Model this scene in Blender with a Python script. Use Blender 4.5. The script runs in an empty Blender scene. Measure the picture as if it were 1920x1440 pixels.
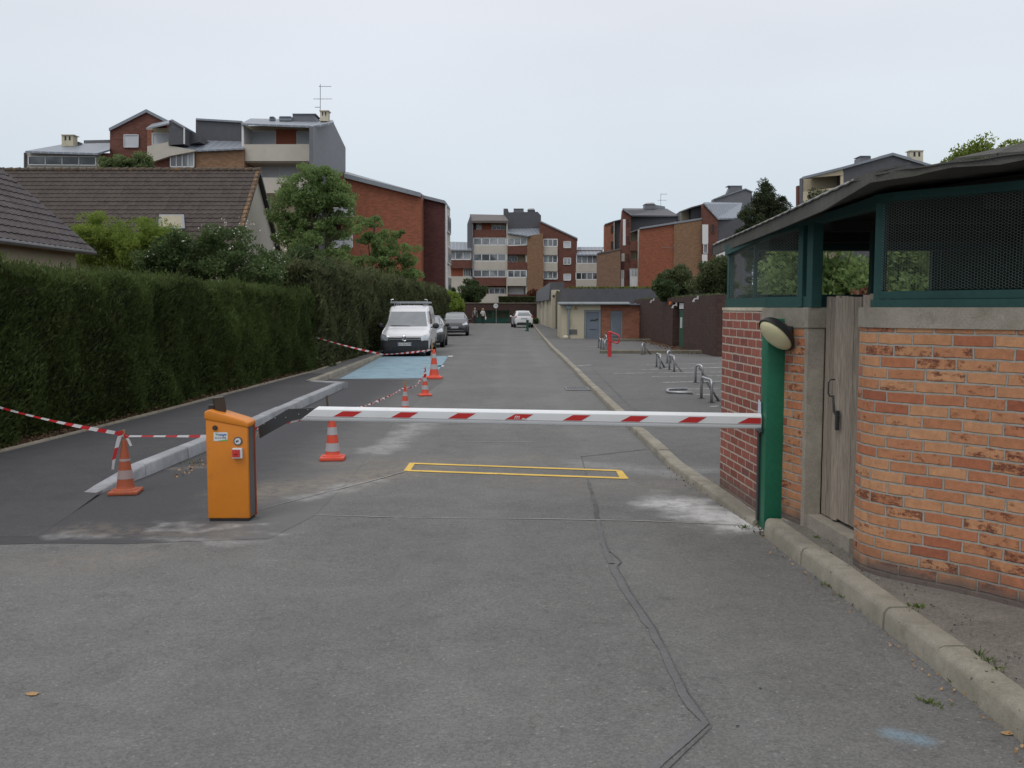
import bpy, bmesh, math, random
import numpy as np
from mathutils import Vector, Matrix
from mathutils.bvhtree import BVHTree

# ------------------------------------------------------------------ camera
SC = bpy.context.scene
F, HOR, CH = 1740.0, 577.0, 1.75
TH = math.atan((720 - HOR) / F)
cam_data = bpy.data.cameras.new("camera")
cam = bpy.data.objects.new("camera", cam_data)
SC.collection.objects.link(cam)
cam_data.sensor_width = 36.0
cam_data.lens = F / 1920 * 36.0
cam_data.clip_start = 0.05
cam_data.clip_end = 3000
cam.location = (0, 0, CH)
cam.rotation_euler = (math.pi / 2 - TH, 0, 0)
SC.camera = cam
SC.render.resolution_x, SC.render.resolution_y = 1024, 768

# ------------------------------------------------------------------ world
SUN_EL, SUN_AZ = math.radians(58), math.radians(215)   # azimuth clockwise from +Y
w = bpy.data.worlds.new("World")
SC.world = w
w.use_nodes = True
nt = w.node_tree
nt.nodes.clear()
out = nt.nodes.new('ShaderNodeOutputWorld')
bg = nt.nodes.new('ShaderNodeBackground')
bg.inputs['Strength'].default_value = 0.1
sky = nt.nodes.new('ShaderNodeTexSky')
sky.sky_type = 'NISHITA'
sky.sun_disc = False
sky.sun_elevation = SUN_EL
sky.sun_rotation = SUN_AZ
sky.air_density = 1.0
sky.dust_density = 4.0
tc = nt.nodes.new('ShaderNodeTexCoord')
sep = nt.nodes.new('ShaderNodeSeparateXYZ')
nt.links.new(tc.outputs['Generated'], sep.inputs[0])
rmp = nt.nodes.new('ShaderNodeValToRGB')
el = rmp.color_ramp.elements
el[0].position = 0.0; el[0].color = (0.565, 0.665, 0.74, 1)
el[1].position = 1.0; el[1].color = (1.0, 1.0, 1.03, 1)
for p, c in ((0.07, (0.60, 0.685, 0.755, 1)), (0.17, (0.66, 0.72, 0.78, 1)), (0.30, (0.72, 0.75, 0.81, 1)), (0.5, (0.86, 0.87, 0.91, 1))):
    e = el.new(p); e.color = c
nt.links.new(sep.outputs['Z'], rmp.inputs[0])
cn = nt.nodes.new('ShaderNodeTexNoise')
cn.inputs['Scale'].default_value = 1.7
cn.inputs['Detail'].default_value = 4
cn.inputs['Roughness'].default_value = 0.45
cm = nt.nodes.new('ShaderNodeMapping')
cm.inputs['Scale'].default_value = (1, 1, 3.0)
nt.links.new(tc.outputs['Generated'], cm.inputs[0])
nt.links.new(cm.outputs[0], cn.inputs['Vector'])
mr = nt.nodes.new('ShaderNodeMapRange')
mr.inputs['From Min'].default_value = 0.3; mr.inputs['From Max'].default_value = 0.7
mr.inputs['To Min'].default_value = 9.8; mr.inputs['To Max'].default_value = 11.1
nt.links.new(cn.outputs['Fac'], mr.inputs['Value'])
vm = nt.nodes.new('ShaderNodeVectorMath'); vm.operation = 'SCALE'
nt.links.new(rmp.outputs[0], vm.inputs[0]); nt.links.new(mr.outputs[0], vm.inputs['Scale'])
mx = nt.nodes.new('ShaderNodeMix'); mx.data_type = 'RGBA'
mx.inputs[0].default_value = 0.93
nt.links.new(sky.outputs[0], mx.inputs[6]); nt.links.new(vm.outputs[0], mx.inputs[7])
nt.links.new(mx.outputs[2], bg.inputs['Color'])
nt.links.new(bg.outputs[0], out.inputs[0])

sd = bpy.data.lights.new("sun", 'SUN')
sd.energy = 0.7
sd.angle = math.radians(20)
sd.color = (1.0, 0.97, 0.93)
so = bpy.data.objects.new("sun", sd)
SC.collection.objects.link(so)
sv = Vector((math.sin(SUN_AZ) * math.cos(SUN_EL), math.cos(SUN_AZ) * math.cos(SUN_EL), math.sin(SUN_EL)))
so.rotation_euler = sv.to_track_quat('Z', 'Y').to_euler()
so.location = sv * 50
SC.view_settings.view_transform = 'Standard'
SC.view_settings.look = 'None'
SC.view_settings.exposure = 0.06
SC.view_settings.gamma = 1.0
SC.view_settings.use_curve_mapping = False

R = random.Random(7)
NR = np.random.RandomState(11)

# ------------------------------------------------------------------ pixel helpers (photo is 1920x1440)
def ray(px, py):
    dx = (px - 960) / F; dv = (720 - py) / F
    return Vector((dx, math.cos(TH) + dv * math.sin(TH), -math.sin(TH) + dv * math.cos(TH)))
def at(px, py, Y):
    d = ray(px, py); return Vector((0, 0, CH)) + d * (Y / d.y)
def gr(px, py, z=0.0):
    d = ray(px, py); return Vector((0, 0, CH)) + d * ((z - CH) / d.z)

# ------------------------------------------------------------------ node helper
class G:
    def __init__(s, name):
        s.m = bpy.data.materials.new(name); s.m.use_nodes = True
        s.t = s.m.node_tree; s.t.nodes.clear()
        s.o = s.t.nodes.new('ShaderNodeOutputMaterial')
        s._pos = None; s._uv = None
    def put(s, sock, v):
        if v is None: return
        if isinstance(v, bpy.types.NodeSocket): s.t.links.new(v, sock)
        elif isinstance(v, (tuple, list)) and len(v) == 3 and sock.type == 'RGBA': sock.default_value = (*v, 1)
        else: sock.default_value = v
    def n(s, typ, ins=None, **props):
        nd = s.t.nodes.new(typ)
        for k, v in props.items(): setattr(nd, k, v)
        for k, v in (ins or {}).items(): s.put(nd.inputs[k], v)
        return nd
    def ma(s, op, a, b=None, c=None):
        return s.n('ShaderNodeMath', {0: a, 1: b, 2: c}, operation=op).outputs[0]
    def vma(s, op, a, b=None): return s.n('ShaderNodeVectorMath', {0: a, 1: b}, operation=op)
    def pos(s):
        if not s._pos: s._pos = s.n('ShaderNodeNewGeometry').outputs['Position']
        return s._pos
    def obj(s): return s.n('ShaderNodeTexCoord').outputs['Object']
    def uv(s):
        if not s._uv: s._uv = s.n('ShaderNodeUVMap').outputs[0]
        return s._uv
    def xyz(s, v): 
        q = s.n('ShaderNodeSeparateXYZ', {0: v}); return q.outputs[0], q.outputs[1], q.outputs[2]
    def comb(s, x, y, z=0.0): return s.n('ShaderNodeCombineXYZ', {0: x, 1: y, 2: z}).outputs[0]
    def noise(s, vec, scale, detail=3, rough=0.5, dist=0.0):
        return s.n('ShaderNodeTexNoise', {'Vector': vec, 'Scale': scale, 'Detail': detail, 'Roughness': rough, 'Distortion': dist}).outputs['Fac']
    def mr(s, v, a, b, c=0.0, d=1.0, smooth=True):
        return s.n('ShaderNodeMapRange', {0: v, 1: a, 2: b, 3: c, 4: d}, interpolation_type='SMOOTHSTEP' if smooth else 'LINEAR').outputs[0]
    def mix(s, f, a, b, mode='MIX'):
        nd = s.n('ShaderNodeMix', None, data_type='RGBA', blend_type=mode)
        s.put(nd.inputs[0], f); s.put(nd.inputs[6], a); s.put(nd.inputs[7], b); return nd.outputs[2]
    def ramp(s, f, stops, interp='LINEAR'):
        nd = s.n('ShaderNodeValToRGB', {0: f}); cr = nd.color_ramp; cr.interpolation = interp
        while len(cr.elements) < len(stops): cr.elements.new(0.5)
        for e, (p, c) in zip(cr.elements, stops): e.position = p; e.color = (*c, 1)
        return nd.outputs[0]
    def vary(s, col, vec, scale, amt, detail=3):      # multiply brightness by 1 +- amt
        f = s.noise(vec, scale, detail, 0.6)
        k = s.mr(f, 0.25, 0.75, 1 - amt, 1 + amt, False)
        return s.mul(col, k)
    def mul(s, col, k):
        nd = s.n('ShaderNodeVectorMath', None, operation='SCALE'); s.put(nd.inputs[0], col); s.put(nd.inputs['Scale'], k); return nd.outputs[0]
    def done(s, col, rough=0.7, metal=0.0, bump=None, bs=0.5, bd=0.01, spec=None, trans=None, alpha=None, coat=None, normal=None):
        p = s.n('ShaderNodeBsdfPrincipled', {'Base Color': col, 'Roughness': rough, 'Metallic': metal})
        if spec is not None: s.put(p.inputs['Specular IOR Level'], spec)
        if coat is not None: s.put(p.inputs['Coat Weight'], coat); p.inputs['Coat Roughness'].default_value = 0.06
        if bump is not None:
            b = s.n('ShaderNodeBump', {'Strength': bs, 'Distance': bd, 'Height': bump}); s.t.links.new(b.outputs[0], p.inputs['Normal'])
        last = p.outputs[0]
        if trans:
            tr = s.n('ShaderNodeBsdfTranslucent', {'Color': trans[0]})
            ms = s.n('ShaderNodeMixShader', {0: trans[1], 1: last, 2: tr.outputs[0]}); last = ms.outputs[0]
        if alpha is not None:
            tb = s.n('ShaderNodeBsdfTransparent'); ms = s.n('ShaderNodeMixShader', {0: alpha, 1: tb.outputs[0], 2: last}); last = ms.outputs[0]
        s.t.links.new(last, s.o.inputs[0]); return s.m

def plain(name, col, rough=0.6, metal=0.0, amt=0.12, scale=3.0, coat=None, spec=None, dirt=0.0, bump=0.0):
    g = G(name); v = g.obj()
    c = g.vary(col, v, scale, amt, 4)
    if dirt: c = g.mix(g.mr(g.noise(v, scale * 1.7, 5, 0.7), 0.52, 0.75, 0, dirt), c, (0.10, 0.085, 0.06))
    return g.done(c, rough, metal, coat=coat, spec=spec, bump=g.noise(v, 60, 3) if bump else None, bs=bump, bd=0.01)

def seg_mask(g, P, A, B, w):
    A = Vector((A[0], A[1], 0)); B = Vector((B[0], B[1], 0)); ba = B - A; L2 = max(ba.dot(ba), 1e-6)
    pa = g.vma('SUBTRACT', P, tuple(A)).outputs[0]
    h = g.ma('DIVIDE', g.vma('DOT_PRODUCT', pa, tuple(ba)).outputs['Value'], L2)
    h = g.n('ShaderNodeClamp', {0: h, 1: 0.0, 2: 1.0}).outputs[0]
    nd = g.n('ShaderNodeVectorMath', None, operation='SCALE'); nd.inputs[0].default_value = tuple(ba); g.put(nd.inputs['Scale'], h)
    d = g.vma('LENGTH', g.vma('SUBTRACT', pa, nd.outputs[0]).outputs[0]).outputs['Value']
    return g.mr(d, w, 0.0, 0.0, 1.0)

def px2(a): return gr(a[0], a[1])
DUST_W = [((1270, 945), (1395, 985), .34, .95), ((1330, 962), (1412, 986), .28, 1.0), ((1225, 930), (1330, 962), .22, .35), ((700, 850), (800, 790), .25, .35), ((560, 938), (700, 902), .14, .3),
          ((300, 985), (560, 1000), .10, .3), ((440, 990), (500, 985), .08, .5), ((120, 1000), (480, 1015), .12, .25), ((1090, 870), (1300, 890), .3, .22)]
DUST_B = [((480, 925), (780, 880), .45, .55), ((620, 870), (1000, 860), .35, .3), ((150, 990), (440, 1000), .22, .35), ((250, 1040), (60, 1060), .3, .25), ((1000, 900), (1300, 915), .5, .25), ((330, 880), (420, 870), .2, .5)]
def asphalt(name, lo, hi, fresh=False, blend=None):
    g = G(name); P0 = g.pos()
    x, y, z = g.xyz(P0)
    P = g.comb(x, y, 0.0)
    big = g.noise(P, 0.45, 4, 0.55); mid = g.noise(P, 4.0, 4, 0.6); fine = g.noise(P, 95, 2, 0.7); grit = g.noise(P, 38, 3, 0.75)
    vor = g.n('ShaderNodeTexVoronoi', {'Vector': P, 'Scale': 85.0}).outputs['Color']
    vr = g.xyz(vor)[0]
    f = g.ma('ADD', g.ma('MULTIPLY', big, 0.45), g.ma('ADD', g.ma('MULTIPLY', mid, 0.35), g.ma('MULTIPLY', grit, 0.2)))
    c = g.mix(g.mr(f, 0.36, 0.64, 0, 1, False), lo, hi)
    amt = 0.09 if fresh else 0.165
    if blend: c = g.mix(g.mr(g.ma('ADD', x, g.ma('MULTIPLY', mid, .7)), -1.5, -2.7), c, blend)
    k = g.ma('ADD', g.mr(fine, 0.25, 0.75, 1 - amt * 1.5, 1 + amt * 1.4, False), g.mr(vr, 0, 1, -amt, amt, False))
    c = g.mul(c, k)
    cl = g.ma('MULTIPLY', g.mr(g.noise(P, 17, 4, .8), .50, .66), g.mr(g.noise(P, 1.3, 3, .6), .40, .58))
    c = g.mul(c, g.mr(cl, 0, 1, 1.0, .88 if fresh else .78, False))
    if not fresh:                                     # tyre polished tracks and old oil drips
        xw_ = g.ma('ADD', x, g.ma('MULTIPLY', g.ma('SUBTRACT', big, .5), .9))
        for x0 in (-1.75, -.25, .95):
            c = g.mul(c, g.mr(g.ma('ABSOLUTE', g.ma('SUBTRACT', xw_, x0)), .0, .33, 1.07, 1.0))
        c = g.mul(c, g.mr(g.noise(P, 2.6, 2, .4), .70, .76, 1.0, .84))
    if blend:
        for A, B in (((505, 1010), (592, 966)), ((592, 966), (690, 858)), ((690, 858), (790, 745))):
            c = g.mix(g.ma('MULTIPLY', seg_mask(g, P, px2(A), px2(B), 1.0), .65), c, g.mix(mid, (0.127, 0.128, 0.126), (0.165, 0.166, 0.163)))
    # little pale and dark stones
    c = g.mix(g.mr(vr, 0.985, 0.995, 0, 0.30 if not fresh else 0.1), c, (0.34, 0.33, 0.31))
    dist = g.vma('SUBTRACT', g.n('ShaderNodeTexNoise', {'Vector': P, 'Scale': 2.5, 'Detail': 5.0}).outputs['Color'], (0.5, 0.5, 0.5)).outputs[0]
    Pd = g.vma('ADD', P, g.mul(dist, 0.7)).outputs[0]
    patch = g.mr(g.noise(P, 9, 5, 0.75), 0.35, 0.62)
    for A, B, wd, am in DUST_B:
        mk = g.ma('MULTIPLY', seg_mask(g, Pd, px2(A), px2(B), wd * 1.5), g.ma('MULTIPLY', patch, am))
        c = g.mix(mk, c, (0.27, 0.225, 0.17))
    for A, B, wd, am in DUST_W:
        mk = g.ma('MULTIPLY', seg_mask(g, Pd, px2(A), px2(B), wd * 1.4), g.ma('MULTIPLY', g.ma('ADD', g.ma('MULTIPLY', patch, 0.6), 0.4), am))
        c = g.mix(mk, c, (0.56, 0.56, 0.55))
    bl = gr(1700, 1382)
    c = g.mix(g.ma('MULTIPLY', seg_mask(g, g.vma('ADD', P, g.mul(dist, 0.12)).outputs[0], (bl.x - .04, bl.y + .02), (bl.x + .05, bl.y - .02), .09), g.mr(grit, .3, .6, .15, .6)), c, (0.20, 0.32, 0.40))
    h = g.ma('ADD', fine, g.ma('MULTIPLY', vr, 0.5))
    return g.done(c, 0.86, bump=h, bs=0.35 if not fresh else 0.2, bd=0.006, spec=0.3)

def brick(name, cols, mortar, bw=0.232, bh=0.075, mt=0.012, spots=0.0, bump=1.0, dirt=0.0, shift=0.5, jit=0.0):
    g = G(name); u, v, _ = g.xyz(g.uv())
    P = g.pos()
    wob = g.ma('MULTIPLY', g.ma('SUBTRACT', g.noise(P, 14, 3), 0.5), 0.012 * min(1, bump + .01))
    v = g.ma('ADD', v, wob); u = g.ma('ADD', u, wob)
    vr = g.ma('DIVIDE', v, bh); row = g.ma('FLOOR', vr)
    rr = g.n('ShaderNodeTexWhiteNoise', {'W': row}, noise_dimensions='1D').outputs['Value']
    ur = g.ma('ADD', g.ma('DIVIDE', u, bw), g.ma('ADD', g.ma('MULTIPLY', g.ma('FLOORED_MODULO', row, 2.0), shift), g.ma('MULTIPLY', rr, jit)))
    col = g.ma('FLOOR', ur)
    fu = g.ma('FRACT', ur); fv = g.ma('FRACT', vr)
    mu = g.ma('MULTIPLY', g.ma('MINIMUM', fu, g.ma('SUBTRACT', 1.0, fu)), bw)
    mv = g.ma('MULTIPLY', g.ma('MINIMUM', fv, g.ma('SUBTRACT', 1.0, fv)), bh)
    d = g.ma('ADD', g.ma('MINIMUM', mu, mv), g.ma('MULTIPLY', g.ma('SUBTRACT', g.noise(P, 60, 3, .7), .5), .006))
    mask = g.mr(d, mt * 0.5 - 0.002, mt * 0.5 + 0.002)
    idv = g.comb(col, row, 3.7)
    wn = g.n('ShaderNodeTexWhiteNoise', {'Vector': idv}, noise_dimensions='3D')
    rnd = wn.outputs['Value']
    c = g.ramp(rnd, cols)
    c = g.vary(c, P, 25, 0.16); c = g.vary(c, P, 160, 0.14)
    if spots:
        r2 = g.n('ShaderNodeTexWhiteNoise', {'Vector': g.comb(col, row, 9.1)}, noise_dimensions='3D').outputs['Value']
        PB = g.comb(u, g.ma('MULTIPLY', v, 1.9), g.ma('MULTIPLY', rnd, 40.0))
        bigs = g.ma('ADD', g.ma('MULTIPLY', g.noise(PB, 13, 3, .7), .8), g.ma('MULTIPLY', g.noise(P, 70, 3, .7), .22))
        th = g.mr(r2, 0.25, 1.0, 0.70, 0.47, False)
        sp = g.mr(g.ma('SUBTRACT', bigs, th), -0.03, 0.12)
        pit = g.mr(g.noise(P, 190, 3, .7), 0.40, 0.54)
        c = g.mix(g.ma('MULTIPLY', sp, .75), c, (0.30, 0.095, 0.05))
        c = g.mix(g.ma('MULTIPLY', g.ma('MULTIPLY', sp, pit), spots), c, (0.075, 0.032, 0.024))
    mc = g.vary(mortar, P, 20, 0.18)
    c = g.mix(mask, mc, c)
    if dirt:
        z = g.xyz(P)[2]
        dm = g.ma('MULTIPLY', g.mr(g.ma('ADD', z, g.ma('MULTIPLY', g.noise(P, 7, 5, .7), .3)), .52, .12), dirt)
        c = g.mix(dm, c, (0.11, 0.085, 0.07))
        c = g.mix(g.mr(g.noise(P, 3, 6, .75), .6, .75, 0, dirt * .35), c, (0.16, 0.10, 0.075))
        c = g.mix(g.ma('MULTIPLY', g.mr(g.ma('ADD', z, g.ma('MULTIPLY', g.noise(P, 5, 5, .7), .16)), .30, .20), min(1, dirt)), c, (0.125, 0.105, 0.095))
    h = g.ma('ADD', g.ma('MULTIPLY', mask, 1.0), g.ma('MULTIPLY', g.noise(P, 150, 3), 0.35))
    return g.done(c, 0.85, bump=h if bump else None, bs=min(1, bump), bd=0.006, spec=0.25)

def leafmat(name, dark, light, scale=1.5, trans=0.25, brown=None, rough=0.6):
    g = G(name); P = g.pos()
    a = g.noise(P, scale, 3, 0.6); b = g.noise(P, scale * 14, 2, 0.6)
    f = g.mr(g.ma('ADD', g.ma('MULTIPLY', a, 0.6), g.ma('MULTIPLY', b, 0.4)), 0.35, 0.65, 0, 1, False)
    c = g.mix(f, dark, light)
    if brown: c = g.mix(g.mr(g.noise(P, scale * 2.1, 4, .7), 0.55, 0.70, 0, brown[1]), c, brown[0])
    return g.done(c, rough, spec=0.2, trans=(c, trans))

# ------------------------------------------------------------------ materials
M = {}
M['asphalt'] = asphalt('old_asphalt', (0.121, 0.120, 0.115), (0.172, 0.170, 0.163))
M['asphalt_lot'] = asphalt('lot_asphalt', (0.105, 0.104, 0.103), (0.155, 0.153, 0.150))
M['asphalt_new'] = asphalt('new_asphalt', (0.055, 0.055, 0.059), (0.080, 0.080, 0.084), True)
M['asphalt_mid'] = asphalt('mid_asphalt', (0.095, 0.092, 0.090), (0.135, 0.131, 0.127), True, (0.064, 0.064, 0.068))
M['gravel'] = asphalt('gravelly_footway', (0.125, 0.115, 0.10), (0.20, 0.185, 0.16))
M['orange_brick'] = brick('orange_brick', [(0, (0.41, 0.180, 0.092)), (.25, (0.46, 0.222, 0.112)), (.5, (0.50, 0.262, 0.138)), (.68, (0.43, 0.19, 0.10)), (.84, (0.42, 0.165, 0.085)), (.95, (0.35, 0.125, 0.068)), (1, (0.29, 0.10, 0.058))], (0.335, 0.305, 0.265), bw=0.225, bh=0.0695, mt=0.0125, spots=0.95, bump=1.0, dirt=0.9, jit=0.3)
M['red_brick'] = brick('red_brick', [(0, (0.23, 0.075, 0.055)), (.4, (0.29, 0.095, 0.07)), (.7, (0.33, 0.115, 0.085)), (.9, (0.24, 0.09, 0.075)), (1, (0.17, 0.065, 0.06))], (0.46, 0.40, 0.33), bw=0.225, bh=0.0745, mt=0.015, bump=0.9, dirt=0.5)
def fbrick(name, c, amt=0.18, m=(0.20, 0.15, 0.12)):
    return brick(name, [(0, tuple(k * (1 - amt) for k in c)), (.5, c), (1, tuple(k * (1 + amt) for k in c))], m, bw=0.3, bh=0.12, mt=0.014, bump=0.0)
M['b_red'] = fbrick('far_red_brick', (0.27, 0.085, 0.045))
M['b_maroon'] = fbrick('far_maroon_tile', (0.095, 0.036, 0.034), m=(0.08, 0.045, 0.04))
M['b_brown'] = fbrick('far_brown_brick', (0.145, 0.06, 0.045), m=(0.12, 0.07, 0.055))
M['b_ochre'] = fbrick('far_ochre_brick', (0.235, 0.135, 0.075))
M['b_tan'] = fbrick('far_tan_brick', (0.20, 0.12, 0.08))
M['b_pink'] = fbrick('far_pink_brick', (0.30, 0.12, 0.075))
M['b_garage'] = fbrick('garage_tile', (0.070, 0.043, 0.036), m=(0.052, 0.032, 0.03))
M['slate'] = plain('dark_slate', (0.075, 0.075, 0.085), 0.55, amt=.16, scale=2.0)
M['slate_l'] = plain('grey_slate', (0.135, 0.14, 0.155), 0.55, amt=.12, scale=2.0)
M['cream'] = plain('cream_render', (0.47, 0.44, 0.38), 0.8, amt=.08, scale=.8, dirt=.12)
M['beige'] = plain('beige_render', (0.50, 0.43, 0.30), 0.8, amt=.08, scale=.8, dirt=.1)
M['housewall'] = plain('house_render', (0.42, 0.36, 0.26), 0.85, amt=.08, scale=1)
M['yellowcream'] = plain('yellow_cream_render', (0.50, 0.455, 0.335), 0.85, amt=.08, scale=.7, dirt=.35)
M['white'] = plain('white_paint', (0.66, 0.66, 0.66), 0.5, amt=.05, scale=2)
M['shutter'] = plain('pale_shutter', (0.50, 0.52, 0.55), 0.5, amt=.05, scale=2)
M['orangepanel'] = plain('orange_panel', (0.34, 0.095, 0.045), 0.7, amt=.1, scale=2)
M['dark'] = plain('dark_interior', (0.03, 0.03, 0.033), 0.8, amt=.2)
M['brownroof'] = plain('brown_roof', (0.115, 0.10, 0.095), 0.7, amt=.2)
M['lead'] = plain('lead_flashing', (0.22, 0.24, 0.27), 0.5, amt=.12)
M['antenna'] = plain('antenna_metal', (0.25, 0.25, 0.26), 0.4, 0.7)
def zinc():
    g = G('zinc_roof'); u, v, _ = g.xyz(g.uv())
    f = g.ma('FRACT', g.ma('DIVIDE', u, 0.6)); s = g.mr(g.ma('ABSOLUTE', g.ma('SUBTRACT', f, .5)), .40, .46)
    c = g.mix(s, g.vary((0.20, 0.225, 0.26), g.pos(), 2, .12), (0.32, 0.35, 0.39))
    return g.done(c, 0.45, 0.2, spec=.4)
M['zinc'] = zinc()
def glass(name, a, b):
    g = G(name); c = g.mix(g.mr(g.noise(g.pos(), 0.45, 2), .38, .6), a, b)
    return g.done(c, 0.12, spec=0.6)
M['glass'] = glass('window_glass', (0.03, 0.035, 0.04), (0.20, 0.22, 0.24))
M['glass_l'] = glass('curtained_glass', (0.12, 0.13, 0.14), (0.32, 0.34, 0.36))
M['carglass'] = plain('car_glass', (0.15, 0.17, 0.18), 0.06, amt=.2, spec=0.9, coat=1.0)  # lightened bluish base colour stands in for reflected sky
def concrete(name, c, moss=0.0, dark=.3):
    g = G(name); P = g.pos()
    col = g.vary(g.vary(g.vary(c, P, 1.8, .24), P, 12, .14), P, 120, .2)
    col = g.mix(g.mr(g.noise(P, 6, 6, .75), .52, .72, 0, dark), col, (0.10, 0.09, 0.07))
    if moss: col = g.mix(g.mr(g.noise(P, 3.1, 5, .7), .48, .7, 0, moss), col, (0.09, 0.085, 0.04))
    return g.done(col, .9, bump=g.noise(P, 90, 4, .7), bs=.5, bd=.006, spec=.2)
M['kerb_old'] = concrete('old_kerb_concrete', (0.27, 0.25, 0.205), .3, .35)
M['kerb_new'] = concrete('new_kerb_concrete', (0.32, 0.33, 0.345), 0, .12)
M['concrete'] = concrete('wall_concrete', (0.32, 0.292, 0.245), .25, .5)
M['coping'] = concrete('cream_coping', (0.55, 0.50, 0.39), .1, .1)
M['edging'] = concrete('path_edging', (0.24, 0.215, 0.17), .3, .3)
def greenpaint(name, c, r=.5):
    g = G(name); v = g.obj()
    col = g.vary(g.vary(c, v, 2, .12), v, 30, .12)
    col = g.mix(g.mr(g.noise(v, 9, 6, .8), .66, .72, 0, .35), col, (0.20, 0.26, 0.24))
    return g.done(col, r, spec=.4, bump=g.noise(v, 60, 3), bs=.12, bd=.01)
M['postgreen'] = greenpaint('post_green_paint', (0.012, 0.135, 0.075), .45)
M['greenwood'] = greenpaint('dark_green_timber', (0.018, 0.072, 0.064), .65)
M['greendoor'] = greenpaint('green_door_paint', (0.014, 0.075, 0.045), .5)
def oldwood():
    g = G('weathered_boards'); u, v, _ = g.xyz(g.uv())
    P = g.comb(g.ma('MULTIPLY', u, 9.0), g.ma('MULTIPLY', v, .6), 0.0)
    grain = g.noise(P, 9, 6, .7, .6)
    c = g.mix(g.mr(grain, .3, .7, 0, 1, False), (0.165, 0.138, 0.108), (0.40, 0.345, 0.285))
    bi = g.n('ShaderNodeTexWhiteNoise', {'W': g.ma('FLOOR', g.ma('DIVIDE', u, .1))}, noise_dimensions='1D').outputs['Value']
    c = g.mul(c, g.mr(bi, 0, 1, .8, 1.2, False))
    return g.done(c, .85, bump=grain, bs=.6, bd=.006, spec=.2)
M['oldwood'] = oldwood()
M['stake'] = plain('stake_wood', (0.36, 0.22, 0.10), .8, amt=.15)
M['cabinet'] = plain('cabinet_orange_paint', (0.64, 0.21, 0.016), .45, amt=.09, scale=3, dirt=.26, spec=.45, bump=.06)
M['boomwhite'] = plain('boom_white_paint', (0.72, 0.735, 0.745), .35, amt=.03, dirt=.08)
M['reflred'] = plain('red_reflective_film', (0.48, 0.018, 0.018), .4, amt=.08)
M['metal_dk'] = plain('dark_metal', (0.045, 0.048, 0.05), .45, .3, amt=.15)
M['metal_mid'] = plain('grey_metal', (0.13, 0.13, 0.135), .5, .3, amt=.15)
M['galv'] = plain('galvanised_steel', (0.42, 0.43, 0.44), .35, .7, amt=.25, scale=6)
M['wire'] = plain('mesh_wire', (0.24, 0.27, 0.26), .5, .3)
M['brownbox'] = plain('dark_brown_plastic', (0.055, 0.038, 0.026), .35, amt=.12)
M['black'] = plain('black_plastic', (0.018, 0.018, 0.02), .5)
M['rubber'] = plain('tyre_rubber', (0.02, 0.02, 0.022), .8)
M['lampglass'] = plain('lamp_diffuser', (0.62, 0.58, 0.36), .35, amt=.06, dirt=.12)
M['redpaint'] = plain('red_paint', (0.52, 0.035, 0.035), .45, amt=.1)
M['carwhite'] = plain('white_car_paint', (0.72, 0.73, 0.75), .25, amt=.02, coat=.6)
M['cargrey'] = plain('dark_grey_car_paint', (0.035, 0.037, 0.044), .42, .1, amt=.04, coat=.35)
M['carcharcoal'] = plain('charcoal_car_paint', (0.055, 0.062, 0.064), .4, .2, amt=.04, coat=.4)
M['bumper'] = plain('grey_black_bumper', (0.032, 0.033, 0.037), .55)
M['chrome'] = plain('chrome', (0.6, 0.6, 0.62), .15, .9)
M['headlamp'] = plain('headlamp_glass', (0.42, 0.45, 0.48), .1, .3, amt=.3, scale=9, coat=1)
M['taillamp'] = plain('tail_lamp', (0.35, 0.02, 0.02), .2, coat=.8)
M['plate'] = plain('number_plate', (0.62, 0.62, 0.60), .4)
M['plateblue'] = plain('plate_blue', (0.02, 0.06, 0.35), .4)
M['ink'] = plain('dark_ink', (0.02, 0.02, 0.025), .6)
M['blueink'] = plain('blue_ink', (0.03, 0.10, 0.42), .5)
M['greenink'] = plain('green_ink', (0.16, 0.40, 0.06), .5)
M['sticker'] = plain('white_sticker', (0.62, 0.65, 0.66), .4)
M['greydoor'] = plain('blue_grey_door', (0.155, 0.185, 0.225), .55, amt=.08, dirt=.1)
M['greyframe'] = plain('grey_door_frame', (0.215, 0.255, 0.27), .5)
M['roofsheet'] = concrete('fibre_cement_sheet', (0.098, 0.096, 0.089), .2, .35)
M['flash'] = plain('pale_flashing', (0.46, 0.46, 0.45), .5)
M['skin'] = plain('skin', (0.50, 0.30, 0.22), .6)
M['grass'] = leafmat('grass', (0.075, 0.095, 0.02), (0.17, 0.19, 0.045), .6, .1)
M['grassground'] = plain('garden_soil', (0.07, 0.06, 0.04), .95, amt=.3)
M['soil'] = concrete('leaf_litter_soil', (0.115, 0.075, 0.045), .15, .4)
M['bark'] = plain('bark', (0.085, 0.068, 0.05), .9, amt=.3, scale=8)
M['paper'] = plain('paper', (0.55, 0.58, 0.66), .8)
M['moss'] = leafmat('weed', (0.06, 0.09, 0.02), (0.13, 0.18, 0.04), 6, .2)
M['skyl'] = plain('skylight_blind', (0.30, 0.27, 0.19), .6)
def paintmat(name, col, wear, scale=12, under=(0.11, 0.11, 0.11)):
    g = G(name); P = g.pos()
    c = g.vary(col, P, 3, .15)
    wv = g.ma('ADD', g.ma('MULTIPLY', g.noise(P, scale, 6, .8), .6), g.ma('MULTIPLY', g.noise(P, 1.6, 4, .6), .4))
    c = g.mix(g.mr(wv, .5 - wear * .2, .62 - wear * .2), c, under)
    return g.done(c, .8, spec=.2, bump=g.noise(P, 95, 3), bs=.3, bd=.005)
M['yellowline'] = paintmat('yellow_road_paint', (0.70, 0.47, 0.11), -.25)
M['whiteline'] = paintmat('worn_white_paint', (0.46, 0.46, 0.45), .12)
M['bluebay'] = paintmat('blue_bay_paint', (0.235, 0.345, 0.41), -.02, 9, (0.17, 0.235, 0.27))
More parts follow.
